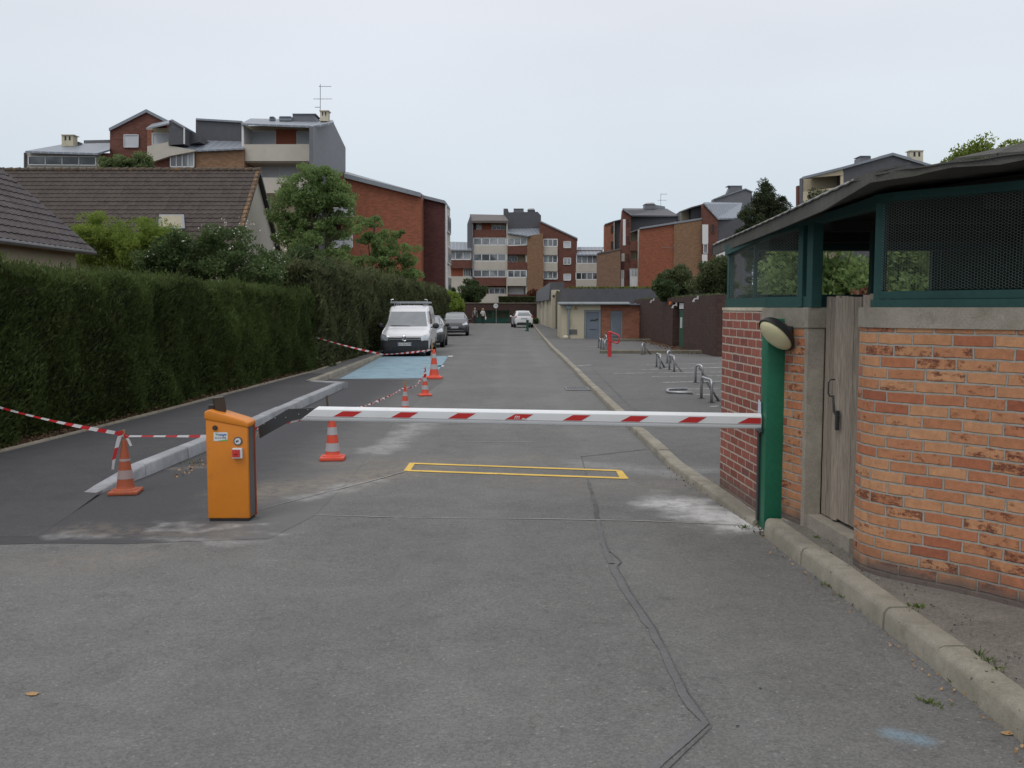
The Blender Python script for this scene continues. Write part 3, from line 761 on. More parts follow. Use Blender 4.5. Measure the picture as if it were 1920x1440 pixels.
obj('rear_wall', wallstrip([(7.2, 8.72), (2.2, 8.72)], 0, 1.75, -.2), M['red_brick'], ENC)
obj('side_wall', wallstrip([(7.2, 4.1), (7.2, 8.5)], 0, 2.35, .2), M['orange_brick'], ENC)
# threshold
m = MB(); m.ext([(2.215, 6.87, .0), (2.265, 6.13, .0), (2.60, 6.13, .0), (2.60, 6.87, .0)], (0, 0, .205))
obj('threshold', m, M['concrete'], ENC)
# door of two leaves
def plank(m, a, b, z0, z1, th, k, uoff):
    A = Vector((a[0], a[1], 0)); B = Vector((b[0], b[1], 0)); t = (B-A).normalized(); nn = Vector((-t.y, t.x, 0)); L = (B-A).length
    m.uvs = m.uvs or []
    for i in range(k):
        p = A + t * (L*i/k + .002); q = A + t * (L*(i+1)/k - .002); j = R.uniform(-.004, .004)
        zt = z1 + R.uniform(-.012, .008)
        vs = [p + nn*j, q + nn*j, q + nn*(th+j), p + nn*(th+j)]
        b0 = len(m.v); m.v += [(v.x, v.y, z0) for v in vs] + [(v.x, v.y, zt) for v in vs]
        u = uoff + i*.1
        m.uvs += [(u+.01, z0), (u+.09, z0), (u+.095, z0), (u+.005, z0), (u+.01, zt), (u+.09, zt), (u+.095, zt), (u+.005, zt)]
        m.f += [(b0, b0+1, b0+5, b0+4), (b0+1, b0+2, b0+6, b0+5), (b0+2, b0+3, b0+7, b0+6), (b0+3, b0, b0+4, b0+7), (b0+4, b0+5, b0+6, b0+7)]
D0, D1, D2 = (2.318, 6.86), (2.336, 6.62), (2.40, 5.98)
m = MB(); plank(m, D0, (2.335, 6.63), .215, 1.83, .03, 3, 0); door = obj('door', m, M['oldwood'], ENC)
m = MB(); h = [(2.325, 6.475), (2.29, 6.475), (2.285, 6.475), (2.285, 6.475), (2.29, 6.475), (2.325, 6.475)]
m.tube([(2.335, 6.66, 1.235), (2.29, 6.65, 1.235), (2.275, 6.65, 1.215), (2.275, 6.65, 1.135), (2.29, 6.65, 1.115), (2.335, 6.66, 1.115)], .005, 8)
obj('handle', m, M['metal_dk'], door)
m = MB(); plank(m, (2.337, 6.61), D2, .235, 1.835, .03, 6, 1.0); door2 = obj('door', m, M['oldwood'], ENC)
m = MB(); m.tube([(2.32, 6.65, 1.12), (2.31, 6.63, 1.06), (2.31, 6.62, 1.0), (2.315, 6.59, .985), (2.32, 6.54, .985)], .006, 8); m.box(2.305, 2.33, 6.555, 6.585, .88, 1.02, .004)
for k in range(8): m.sph((2.308, 6.645 - .003*k, 1.10 - .013*k), .007, sub=1)
obj('latch', m, M['metal_dk'], door2)
m = MB(); m.ext([(2.330, 6.640, .22), (2.352, 6.600, .22), (2.340, 6.592, .22), (2.316, 6.632, .22)], (0, 0, 1.60)); obj('cover_strip', m, M['oldwood'], ENC)
# green timber frame on top
roofz = lambda p: 2.31 + max(0, (8.7 - p[1])) * .037
side = [(1.995, 8.70), (2.05, 7.55), (2.20, 6.93)]
m = wallstrip(side, 1.753, 1.835, .07); obj('bottom_rail', m, M['greenwood'], ENC)
m = wallstrip([(1.985, 8.72), (2.04, 7.55), (2.19, 6.93), (2.235, 5.76)], lambda p: 2.235 + max(0, (8.7 - p[1])) * .072 if p[1] > 6.9 else 2.365, lambda p: roofz(p) + .02, .09); obj('top_beam', m, M['greenwood'], ENC)
CF = [p for p in CURVE if p[1] < 5.80]
m = wallstrip([tuple(q) for q in offs(CF, .02)], 1.753, 1.80, .10); m = wallstrip([tuple(q) for q in offs(CF, .045)], 1.803, 1.85, .07, m); obj('bottom_rail', m, M['greenwood'], ENC)
m = wallstrip([tuple(q) for q in offs(CF, .02)], 2.385, lambda p: 2.435, .09); obj('top_beam', m, M['greenwood'], ENC)
def gpost(x, y, wd, dp, z0=1.753, z1=2.40, rot=0.0, nm='timber_post'):
    m = MB(); m.obox((x, y), rot, wd/2, dp/2, z0, z1, .004); obj(nm, m, M['greenwood'], ENC)
gpost(2.03, 8.665, .05, .07, z1=2.30); gpost(2.072, 7.95, .03, .035, z1=2.36, rot=0); gpost(2.235, 6.90, .08, .10, rot=.1); gpost(2.19, 7.03, .05, .07, rot=.2)
gpost(2.262, 5.735, .055, .07, rot=-.7); gpost(2.95, 7.6, .07, .07, z0=0.1, z1=2.40); gpost(7.1, 4.2, .1, .1)
for x in (3.9, 5.4): gpost(x, 8.62, .07, .07)
m = MB(); m.box(2.1, 7.1, 8.55, 8.66, 1.753, 1.87); obj('bottom_rail', m, M['greenwood'], ENC)
m = MB(); m.box(2.08, 7.1, 8.50, 8.66, 2.27, 2.345); obj('top_beam', m, M['greenwood'], ENC)
m = MB(); m.box(3.94, 7.1, 8.58, 8.61, 1.87, 2.27); obj('boarded_panel', m, M['greendoor'], ENC)
# purlins
for i, y in enumerate((5.35, 6.1, 7.0, 7.9)):
    m = MB(); m.box(2.40 if y > 5.6 else 2.72, 7.1, y, y + .07, 2.30 if i % 2 else 2.32, 2.40); obj('purlin', m, M['shadewood'], ENC)
# roof of corrugated sheets
def roofxy(x, y):  # height of the sheet
    return 2.352 + (9.2 - y) * .031 + max(0, x - 2.0) * .022
ET = [(3.6, 7.4), (3.75, 4.2), (4.05, 3.3), (4.45, 2.8), (4.75, 2.45), (5.02, 2.14), (5.2, 2.01), (5.45, 1.965), (7.2, 1.985), (9.25, 1.975)]
EDGE = resamp([(b, a) for a, b in ET[::-1]], .09)
m = MB(); m.uvs = None
def inside_x(y):
    xs = [p[0] for p in EDGE if abs(p[1]-y) < .06]; return min(xs) if xs else 2.0
ys = np.arange(3.62, 9.25, .045); nx = 60
for th in (0, -.012):
    pass
cols = []
for y in ys: cols.append((y, lerp(ET, y)))
for i, (y, x0) in enumerate(cols):
    wv = .003 * math.sin(2*math.pi*y/.18)
    for x in (x0, max(x0 + .05, 4.5), 7.45): m.v += [(x, y, roofxy(x, y) + .014 + wv), (x, y, roofxy(x, y) + .006 + wv)]
for i in range(len(cols)-1):
    a = 6*i; b = a+6
    m.f += [(a, b, b+2, a+2), (a+2, b+2, b+4, a+4), (a+1, a+3, b+3, b+1), (a+3, a+5, b+5, b+3), (a, a+1, b+1, b), (a+4, b+4, b+5, a+5)]
obj('roof', m, M['roofsheet'], ENC, smooth=math.radians(40))
m = MB(); q = [(2.05, 8.6), (2.12, 7.5), (2.28, 5.8), (2.9, 5.0), (3.6, 4.35), (4.3, 4.0), (7.15, 3.9), (7.15, 8.6)]; m.ext([(a, b, roofxy(a, b) - .028) for a, b in q], (0, 0, .012)); obj('added_shade_lining', m, M['shadewood'], ENC, fixn=True)  # dark sheet added under the roof to deepen the interior shade
E2 = [tuple(q) for q in offs(EDGE, .012)]
WV = lambda p: .008*math.sin((p[0]*1.3 - p[1])*9) if p[1] < 5.3 else 0
FB = lambda p: .022 + .063*min(1, max(0, (p[1]-4.95)/1.0))
obj('fascia', wallstrip(E2, lambda p: roofxy(*p[:2]) - FB(p) + WV(p), lambda p: roofxy(*p[:2]) + .014 + WV(p), .018), M['roofsheet'], ENC)
sidee = [p for p in E2 if p[1] > 5.35]
obj('flashing', wallstrip(sidee, lambda p: roofxy(*p[:2]) + .0125, lambda p: roofxy(*p[:2]) + .024, .03, proud=.004), M['flash'], ENC)
def sheetbit(pts, nm='loose_sheet'):
    m = MB(); m.ext(pts, (0, 0, .012)); obj(nm, m, M['roofsheet'], ENC)
sheetbit([(1.97, 5.50, 2.487), (2.02, 5.20, 2.497), (2.30, 5.45, 2.575), (2.22, 5.75, 2.565)])
sheetbit([(2.30, 4.92, 2.515), (2.46, 4.79, 2.520), (2.72, 5.03, 2.615), (2.60, 5.18, 2.590)])
sheetbit([(2.465, 4.787, 2.521), (2.55, 4.74, 2.52), (2.80, 4.98, 2.57), (2.725, 5.025, 2.615)])
# wire mesh, real strands
def hexmesh(path, z0, z1, cw, chh, r, name):
    P = [Vector((p[0], p[1], 0)) for p in path]; cum = [0]
    for a, b in zip(P, P[1:]): cum.append(cum[-1] + (b-a).length)
    L = cum[-1]; f0 = z0 if callable(z0) else (lambda p: z0); f1 = z1 if callable(z1) else (lambda p: z1)
    import bisect
    def pt(s, z):
        i = min(max(bisect.bisect_right(cum, s) - 1, 0), len(P)-2); t = (s - cum[i]) / max(cum[i+1]-cum[i], 1e-9); q = P[i].lerp(P[i+1], t); return Vector((q.x, q.y, z))
    S = []
    rows = int(1.0 / chh); colsn = int(L / cw)
    def edge(s0, zz0, s1, zz1):
        s0 = min(max(s0, 0), L); s1 = min(max(s1, 0), L)
        a = pt(s0, zz0); b = pt(s1, zz1)
        if zz0 < f0(a) or zz1 < f0(b) or zz0 > f1(a) or zz1 > f1(b): return
        S.append((a, b))
    zb = 1.80
    for j in range(rows):
        z = zb + j * chh
        for i in range(colsn + 1):
            s = i * cw + (cw / 2 if j % 2 else 0)
            # top of zigzag: low point at s, high points at s +- cw/2
            edge(s, z, s + cw * .32, z + chh * .0 + .0001)
            edge(s + cw * .32, z, s + cw * .5, z + chh)
            edge(s, z, s - cw * .18, z + chh)
    m = MB()
    for a, b in S:
        d = (b-a).normalized(); u = d.cross(Vector((0, 0, 1)) if abs(d.z) < .9 else Vector((1, 0, 0))).normalized() * r; v = d.cross(u).normalized() * r
        k = len(m.v); m.v += [tuple(a+u), tuple(a-u*.5+v*.87), tuple(a-u*.5-v*.87), tuple(b+u), tuple(b-u*.5+v*.87), tuple(b-u*.5-v*.87)]
        m.f += [(k, k+1, k+4, k+3), (k+1, k+2, k+5, k+4), (k+2, k, k+3, k+5)]
    me = bpy.data.meshes.new(name); o0 = ENC.location
    me.from_pydata([(p[0]-o0.x, p[1]-o0.y, p[2]-o0.z) for p in m.v], [], m.f); finish_mesh(name, me, M['wire'], ENC, None, False)
hexmesh([(2.018, 8.63), (2.075, 7.55), (2.20, 7.06)], 1.83, lambda p: 2.24 + (8.7 - p[1]) * .072, .044, .0115, .0012, 'wire_mesh')
hexmesh([tuple(q) for q in offs([p for p in CF if p[0] < 4.0], .05)], 1.85, 2.39, .034, .0082, .0010, 'wire_mesh')
struct('enclosure_floor', up(sheet([(2.5, 5.7), (4.3, 4.2), (7.1, 4.1), (7.1, 8.6), (2.1, 8.6)], .12)), M['concrete'])
# bins glimpsed inside
def bin_(x, y, mat, label):
    t = thing('wheeled_bin', (x, y, .12), label, 'bin', 'bins inside the enclosure')
    m = MB(); a = [(-.45, -.33), (.45, -.33), (.45, .33), (-.45, .33)]
    m.add([(x+p[0]*.85, y+p[1]*.85, .2) for p in a] + [(x+p[0], y+p[1], 1.25) for p in a], [(0,3,2,1),(0,1,5,4),(1,2,6,5),(2,3,7,6),(3,0,4,7),(4,5,6,7)]); obj('body', m, mat, t)
    m = MB(); m.box(x-.48, x+.48, y-.36, y+.36, 1.25, 1.30, .02); obj('lid', m, mat, t)
    for sx in (-.35, .35):
        m = MB(); m.tube([(x+sx-.03, y-.25, .2), (x+sx+.03, y-.25, .2)], .08, 12); obj('wheel', m, M['rubber'], t)
# green steel post holding the boom rest
PO = thing('boom_rest_post', (2.05, 7.28, 0), 'tall green square steel post standing at the wall end that catches the barrier boom', 'post')
m = MB(); m.box(1.982, 2.125, 7.19, 7.37, 0.0, 1.665, .01); obj('post', m, M['postgreen'], PO, smooth=math.radians(40))
m = MB(); m.box(1.965, 1.980, 7.33, 7.38, 0.05, .80, .002); m.box(1.955, 1.980, 7.27, 7.38, .76, .79, .003); obj('rest_strip', m, M['metal_dk'], PO)
m = MB(); m.ext([(1.975, 7.40, .915), (1.972, 7.30, .915), (1.972, 7.31, 1.0), (1.975, 7.39, 1.02)], (-.004, 0, 0)); tag(obj('paper_note', m, M['paper']), 'small pale paper note stuck beside the green post just above the boom tip', 'paper')
# oval bulkhead lamp
LP = thing('wall_lamp', (2.11, 7.12, 1.55), 'oval bulkhead lamp with cream glass and black hood beside the green post', 'lamp')
c0 = Vector((2.008, 7.06, 1.545)); ax = Vector((-.60, -.42, -.68)).normalized()
up_ = Vector((.05, 0, 1)); ly = (ax.cross(Vector((0, -1, 0)).cross(ax))).normalized()
longa = Vector((.62, .05, -.70)); longa = (longa - ax * longa.dot(ax)).normalized(); sh = ax.cross(longa).normalized()
rot = Matrix((longa, sh, ax)).transposed().to_4x4()
def dome(rl, rs_, h, flip=1, a0=0.0):
    m = MB(); n = 28; k = 9
    for i in range(k + 1):
        q = a0 + (math.pi/2 - a0) * i / k
        for j in range(n):
            t = 2*math.pi*j/n; p = rot @ Vector((math.cos(t)*math.cos(q)*rl, math.sin(t)*math.cos(q)*rs_, flip*math.sin(q)*h)); m.v.append(tuple(c0 + p))
    for i in range(k):
        for j in range(n): m.f.append((i*n+j, i*n+(j+1) % n, (i+1)*n+(j+1) % n, (i+1)*n+j))
    return m
obj('diffuser', dome(.150, .100, .066), M['lampglass'], LP, smooth='all', fixn=True)
obj('hood', dome(.161, .110, .105, -1), M['black'], LP, smooth='all', fixn=True)
m = dome(.1535, .0975, .022, 1); m2 = MB()
m2.tube([c0 - ax*.05, Vector((2.075, 7.10, 1.545)), Vector((2.13, 7.13, 1.545))], [.065, .05, .05], 12); m2.box(2.115, 2.14, 7.07, 7.19, 1.48, 1.61, .005)
obj('bracket', m2, M['black'], LP, smooth=math.radians(40))
m3 = MB(); n = 36; ring = [c0 + rot @ Vector((math.cos(2*math.pi*j/n)*.158, math.sin(2*math.pi*j/n)*.107, .002)) for j in range(n+1)]
m3.tube(ring, .0075, 8, False); obj('rim', m3, M['black'], LP, smooth='all')

# ================================================================== barrier cabinet and boom
CB = thing('barrier_cabinet', (-2.32, 7.6, 0), 'orange barrier drive cabinet standing on the road at left', 'barrier cabinet')
CX0, CX1, CY0, CY1 = -2.495, -2.148, 7.50, 7.72
zt = lambda x: .895 + (x - CX0) / (CX1 - CX0) * (-.068)
def rbox(m, prof, y0, y1, ch):
    bm = bmesh.new(); n = len(prof)
    a = [bm.verts.new((p[0], y0, p[1])) for p in prof]; b = [bm.verts.new((p[0], y1, p[1])) for p in prof]
    bm.faces.new(a); bm.faces.new(b[::-1])
    for i in range(n): bm.faces.new((a[i], b[i], b[(i+1) % n], a[(i+1) % n]))
    bmesh.ops.recalc_face_normals(bm, faces=bm.faces[:])
    if ch: bmesh.ops.bevel(bm, geom=bm.edges[:], offset=ch, segments=3, affect='EDGES', profile=.5)
    return m.bm(bm)
m = rbox(MB(), [(CX0, .025), (CX1-.006, .025), (CX1-.006, .79), (CX0, .86)], CY0, CY1-.03, .010); obj('body', m, M['cabinet'], CB, smooth=math.radians(40))
m = rbox(MB(), [(CX0-.008, .845), (CX1+.004, .775), (CX1+.004, .815), (CX1-.035, .838), (CX0+.03, .925), (CX0-.008, .905)], CY0-.008, CY1, .012); obj('lid', m, M['cabinet'], CB, smooth=math.radians(40))
m = MB(); m.box(CX0+.01, CX1-.012, CY0+.008, CY1-.03, 0, .03); obj('base', m, M['black'], CB)
m = MB(); m.box(CX1-.006, CX1-.002, CY0+.03, CY1-.055, .04, .775); obj('side_panel', m, M['metal_mid'], CB)
m = MB(); m.box(CX1-.008, CX1+.006, CY1-.05, CY1-.028, .02, .80, .003); obj('red_edge_strip', m, plain('dull_red_strip', (0.36, 0.06, 0.02), .5), CB)
def disc(m, px, py, r, y, th, n=24):
    c = at(px, py, CY0); k = len(m.v)
    for yy in (y, y - th): m.v += [(c.x + r*math.cos(2*math.pi*i/n), yy, c.z + r*math.sin(2*math.pi*i/n)) for i in range(n)]
    m.f += [tuple(range(k, k+n)), tuple(range(k+2*n-1, k+n-1, -1))] + [(k+i, k+(i+1) % n, k+n+(i+1) % n, k+n+i) for i in range(n)]
    return m
FY = CY0 - .0005
m = disc(MB(), 403.5, 802, .020, FY, .012); m = disc(m, 403.5, 802, .013, FY-.012, .006); obj('cap', m, M['brownbox'], CB, smooth=math.radians(40), fixn=True)
m = disc(MB(), 446.5, 827, .036, FY, .008); kr = obj('key_switch', m, M['metal_mid'], CB, smooth=math.radians(40), fixn=True)
m = disc(MB(), 446.5, 827, .025, FY-.008, .005); obj('key_plate', m, M['sticker'], kr, smooth=math.radians(40), fixn=True)
c = at(446, 827, CY0); m = MB(); m.box(c.x-.012, c.x-.002, FY-.016, FY-.0135, c.z-.008, c.z+.006); m.box(c.x+.001, c.x+.009, FY-.016, FY-.0135, c.z-.003, c.z+.010); obj('key_slot', m, M['ink'], kr)
a, b = at(437.5, 839.5, CY0), at(456, 858.5, CY0)
m = MB(); m.box(a.x, b.x, FY-.035, FY, b.z, a.z, .004); bx = obj('button_housing', m, M['white'], CB)
a, b = at(438, 842, CY0), at(452.5, 856, CY0)
m = MB(); m.box(a.x, b.x, FY-.041, FY-.0355, b.z, a.z, .002); obj('red_button_plate', m, M['redpaint'], bx)
c = at(443.5, 849, CY0); m = MB(); m.sph((c.x, FY-.043, c.z), .010, (1, .5, 1)); m.box(c.x+.012, c.x+.020, FY-.044, FY-.0415, c.z-.010, c.z+.004); obj('emergency_button', m, M['reflred'], bx, smooth='all')
a, b = at(400.5, 810.5, CY0), at(427, 827, CY0)
m = MB(); m.box(a.x, b.x, FY-.0015, FY, b.z, a.z); st = obj('sticker', m, M['sticker'], CB)
m = MB(); m.add([(a.x+.055, FY-.002, b.z+.001), (b.x, FY-.002, b.z+.001), (b.x, FY-.002, b.z+.014), (a.x+.03, FY-.002, b.z+.004)], [(0, 1, 2, 3)]); m.add([(a.x+.012, FY-.002, a.z-.012), (a.x+.030, FY-.002, a.z-.010), (a.x+.020, FY-.002, a.z-.026)], [(0, 2, 1)]); m.add([(a.x+.026, FY-.002, a.z-.012), (a.x+.038, FY-.002, a.z-.016), (a.x+.024, FY-.002, a.z-.028)], [(0, 2, 1)]); obj('sticker_leaf_mark', m, M['greenink'], st)
def text(name, s, size, loc, rot, mat, parent=None, shear=0.0, ext=.0008, align='CENTER', xs=1.0):
    cu = bpy.data.curves.new(name, 'FONT'); cu.body = s; cu.size = size; cu.extrude = ext; cu.shear = shear; cu.align_x = align; cu.align_y = 'CENTER'; cu.space_character = xs
    to = bpy.data.objects.new(name + '_tmp', cu); COL.objects.link(to)
    bpy.context.view_layer.update(); dg = bpy.context.evaluated_depsgraph_get()
    me = bpy.data.meshes.new_from_object(to.evaluated_get(dg)); bpy.data.objects.remove(to)
    me.name = name; o = finish_mesh(name, me, None, parent, None, False); me.materials.clear(); me.materials.append(mat)
    o.location = Vector(loc) - (origin(parent) if parent is not None else Vector((0, 0, 0))); o.rotation_euler = rot
    return o
RX = (math.pi/2, 0, 0)
text('sticker_wordmark', 'ntage', .032, ((a.x+b.x)/2+.012, FY-.003, a.z-.018), RX, M['blueink'], st, .3)
text('sticker_number', '03 21 21 94 58', .0145, ((a.x+b.x)/2, FY-.003, a.z-.046), RX, M['ink'], st)
# sensor box on the lid
SB = thing('sensor_box', (-2.43, 7.6, .93), 'dark brown sensor box tilted on top of the orange cabinet', 'sensor')
m = MB(); c = Vector((-2.408, 7.60, .955))
bm = bmesh.new(); bmesh.ops.create_cube(bm, size=1)
mt = Matrix.Translation(c) @ Matrix.Rotation(math.radians(28), 4, 'Z') @ Matrix.Rotation(math.radians(-7), 4, 'Y') @ Matrix.Diagonal((.086, .07, .125, 1))
bmesh.ops.bevel(bm, geom=bm.edges[:], offset=.04, segments=2, affect='EDGES'); m.bm(bm, mt); obj('casing', m, M['brownbox'], SB, smooth=math.radians(40))
m = MB(); m.obox((-2.462, 7.60), .35, .035, .03, .885, .955, .006); obj('foot', m, M['black'], SB)
# boom
BM = thing('barrier_boom', (-1.7, 7.8, .85), 'long white barrier boom with red reflective marks lowered across the road', 'barrier boom')
Lp = at(597, 770, 7.82); Rp = at(1425, 783, 7.30)
A = Vector((Lp.x, 7.82, .855)); B = Vector((1.972, 7.30, .855))
t = (B-A).normalized(); nb = Vector((t.y, -t.x, 0)); nb = nb if nb.y < 0 else -nb
def bxform(s, d, z): return A + t*s + nb*d + Vector((0, 0, z))
Lb = (B-A).length
prof = [(-.022, -.061), (.006, -.061), (.018, -.056), (.025, -.044), (.027, -.024), (.027, .037), (.023, .041), (-.008, .060), (-.022, .060)]
m = MB(); n = len(prof)
for s, sl in ((0, 1), (Lb, 0)):
    for d, z in prof: m.v.append(tuple(bxform(s - (sl * (.06 - z) * 1.35 if sl else 0), d, z)))
m.f = [tuple(range(n)), tuple(range(2*n-1, n-1, -1))] + [(i, i+n, (i+1) % n + n, (i+1) % n) for i in range(n)]
obj('arm', m, M['boomwhite'], BM, fixn=True, smooth=math.radians(35))
m = MB(); k = 7
mk = [(625, 679), (733, 784), (840, 892), (947, 1000), (1055, 1107), (1163, 1216), (1272, 1325), (1383, 1425)]
for i, (x0, x1) in enumerate(mk):
    def sx(px):                                    # distance along the boom for a pixel column
        r = ray(px, 780); best = 0
        lo, hi = -.3, Lb + .2
        for _ in range(40):
            md = (lo+hi)/2; p = bxform(md, .028, 0)
            if p.x / p.y < r.x / r.y: lo = md
            else: hi = md
        return lo
    s0, s1 = sx(x0), sx(x1) if i < 7 else Lb - .004
    q = [bxform(s0, .0285, -.018), bxform(s1 - (s1-s0)*.33 if i < 7 else s1, .0285, -.018), bxform(s1, .0285, .028), bxform(s0 + .085, .0285, .028)]
    mm = MB(); mm.ext(q, nb * .0008); o = obj('reflective_mark', mm, M['reflred'], BM, fixn=True)
    if i == 3:
        p = bxform((s0+s1)/2 - .02, .0300, .004)
        text('maker_logo', 'm', .06, p, (math.pi/2, 0, math.atan2(t.y, t.x)), M['white'], o, .25)
        mm = MB(); mm.ext([bxform((s0+s1)/2 + .02, .0300, -.016), bxform((s0+s1)/2 + .07, .0300, -.014), bxform((s0+s1)/2 + .03, .0300, -.004)], nb*.0005); obj('logo_tail', mm, M['white'], o, fixn=True)
m = MB(); m.tube([bxform(-.10, .0272, -.024), bxform(Lb, .0272, -.024)], .0018, 4); obj('groove_line', m, M['metal_mid'], BM)
m = MB(); m.pz([(484, 800), (487, 822), (515, 806), (548, 788), (566, 785), (606, 764), (540, 767)], 7.815, .03); br = obj('bracket', m, M['metal_dk'], BM)
for p in ((560, 777), (516, 784), (536, 783), (495, 795), (577, 768.5)):
    c = at(*p, 7.81); m = MB(); m.sph((c.x, 7.812, c.z), .006, sub=1); obj('bolt', m, M['galv'], br)

m = MB(); c = at(1423, 805, 7.3); m.tube([(1.95, 7.24, .79), (1.95, 7.34, .79)], .014, 12); obj('end_roller', m, M['metal_mid'], BM)
# ================================================================== cones, stakes and tape
M['cone'] = plain('fluorescent_cone', (0.66, 0.085, 0.045), .55, amt=.06, dirt=.15)
M['cone_old'] = plain('dirty_cone', (0.36, 0.085, 0.035), .7, amt=.12, dirt=.35)
M['band'] = plain('reflective_band', (0.42, 0.41, 0.42), .5, amt=.08, dirt=.3)
M['band_old'] = plain('worn_band', (0.36, 0.27, 0.26), .7, amt=.15, dirt=.4)
def cone(px, py, h, rb, label, old=False, bands=((.42, .60), (.76, .93)), rz=0.2):
    p = gr(px, py); t = thing('traffic_cone', (p.x, p.y, .005), label, 'traffic cone', 'traffic cones along the taped off strip')
    mb_, mw = (M['cone_old'], M['band_old']) if old else (M['cone'], M['band'])
    r0, r1, z0 = rb * .62, rb * .16, h * .075
    rad = lambda f: r0 + (r1 - r0) * f
    m = MB(); m.lathe([(rad(0)*1.12, 0), (rad(0)*1.04, h*.02), (rad(.05), h*.05)] + [(rad(k/10), h*.925*k/10) for k in range(1, 11)] + [(r1*.75, h*.93), (r1*.7, h*.90)], (p.x, p.y, .005 + z0), 28)
    obj('body', m, mb_, t, smooth=math.radians(40))
    m = MB(); m.obox((p.x, p.y), rz, rb, rb, .004, .004 + z0*.9, .014); m.lathe([(rb*.86, 0), (rb*.82, z0*.35), (rb*.66, z0*.6)], (p.x, p.y, .005 + z0*.75), 24)
    obj('base', m, mb_, t, smooth=math.radians(40))
    for a, b in bands:
        m = MB(); q = [(rad(a + (b-a)*i/4) + .0025, h*.925*(a + (b-a)*i/4)) for i in range(5)]
        n = 28; k = 0
        for r, z in q: m.v += [(p.x + r*math.cos(2*math.pi*j/n), p.y + r*math.sin(2*math.pi*j/n), .005 + z0 + z) for j in range(n)]
        m.f = [(i*n+j, i*n+(j+1) % n, (i+1)*n+(j+1) % n, (i+1)*n+j) for i in range(4) for j in range(n)]
        obj('reflective_band', m, mw, t, smooth='all')
    return p
BD = ((.28, .47), (.66, .83))
c1 = cone(236, 925, .50, .135, 'grimy dull orange cone on the left at the start of the new kerb', True, ((.22, .40), (.58, .63)), .15)
c2 = cone(624, 862, .60, .14, 'bright red cone with two grey bands seen just below the barrier boom', False, ((.10, .27), (.44, .60)), .1)
c3 = cone(760, 779, .46, .125, 'cone half hidden behind the barrier boom with a stake in its top', False, BD, .3)
c4 = cone(797, 742, .44, .13, 'small cone wrapped in tape near the front edge of the blue bay', False, ((.22, .43), (.62, .80)), .2)
c5 = cone(814, 710, .72, .20, 'tallest cone, on the corner of the blue parking bay', False, ((.27, .45), (.68, .84)), .0)
def stake(p, z0, z1, wd, label, lean=(0, 0), mat='stake'):
    m = MB(); m.tube([(p.x, p.y, z0), (p.x + lean[0], p.y + lean[1], z1)], wd, 4)
    tag(obj('wooden_stake', m, M[mat]), label, 'stake')
stake(c1, .05, .605, .014, 'short wooden stake poking out of the grimy cone, tied with tape')
stake(c2, .05, .74, .013, 'thin dark stake rising behind the barrier boom near its left end', (-.07, .05), 'bark')
stake(c3, .05, .55, .018, 'pale stub of wood in the cone behind the barrier boom')
stake(c5, .1, .98, .016, 'long leaning wooden stake in the tallest cone in front of the van', (-.06, .02))
def tapemat():
    g_ = G('striped_tape'); u, v, _ = g_.xyz(g_.uv())
    f = g_.ma('FRACT', g_.ma('ADD', g_.ma('DIVIDE', u, .23), g_.ma('MULTIPLY', v, 1.2)))
    s = g_.mr(g_.ma('ABSOLUTE', g_.ma('SUBTRACT', f, .5)), .24, .26)
    c = g_.mix(s, (0.62, 0.62, 0.63), (0.50, 0.03, 0.035))
    return g_.done(c, .35, spec=.4, trans=(c, .25))
M['tape'] = tapemat()
def tape(pts, label, wd=.05, sag=.02, tw=(0.2, 6), name='barrier_tape', seed=1, twist0=0.0):
    rr = random.Random(seed); P = []
    for i, (a, b) in enumerate(zip(pts, pts[1:])):
        a = Vector(a); b = Vector(b); n = max(4, int((b-a).length / .06))
        sg = sag[i] if isinstance(sag, (list, tuple)) else sag
        for k in range(n):
            t_ = k/n; P.append(a.lerp(b, t_) - Vector((0, 0, 4*sg*t_*(1-t_))))
    P.append(Vector(pts[-1])); m = MB(); m.uvs = []; s = 0
    for i, p in enumerate(P):
        if i: s += (p - P[i-1]).length
        t_ = (P[min(i+1, len(P)-1)] - P[max(i-1, 0)]).normalized()
        side_ = t_.cross(Vector((0, 0, 1))).normalized(); upv = side_.cross(t_).normalized()
        a = twist0 + tw[0]*math.sin(s*2.1 + seed) + (s*tw[1] if tw[1] and len(tw) > 2 else 0)
        d = upv*math.cos(a) + side_*math.sin(a); w_ = wd*(.75 + .25*math.sin(s*3.3 + seed))
        m.v += [tuple(p + d*w_*.5), tuple(p - d*w_*.5)]; m.uvs += [(s, 0), (s, .07)]
    m.f = [(2*i, 2*i+1, 2*i+3, 2*i+2) for i in range(len(P)-1)]
    return tag(obj(name, m, M['tape'], smooth='all'), label, 'tape')
T1 = (c1.x, c1.y, .575)
hp = at(-40, 752, 9.6)
tape([tuple(hp), (T1[0], T1[1], .565)], 'striped tape stretched from the near hedge at the left edge to the grimy cone', .036, .03, (.5, 0), seed=2)
T2 = (c2.x-.02, c2.y, .53)
tape([(T1[0], T1[1], .545), tuple(at(390, 818, 9.2)), tuple(at(520, 797, 9.9)), T2], 'red and white tape running behind the orange cabinet to the cone below the boom', .038, 0, (.7, 0), seed=4)
T3 = (c3.x, c3.y, .46); T4 = (c4.x, c4.y, .47)
tape([T2, T3], 'twisted tape rising behind the boom to the half hidden cone', .05, .06, (1.2, 9, 1), seed=5)
tape([T3, T4], 'twisted tape drooping between the half hidden cone and the small wrapped cone', .05, .12, (1.2, 9, 1), seed=6)
T5 = (c5.x-.04, c5.y, .72)
tape([tuple(at(578, 628, 25.5)), tuple(at(718, 664.5, 24.5)), T5], 'long sagging tape from the hedge across the front of the white van', .05, [.03, .02], (.6, 0), seed=8)
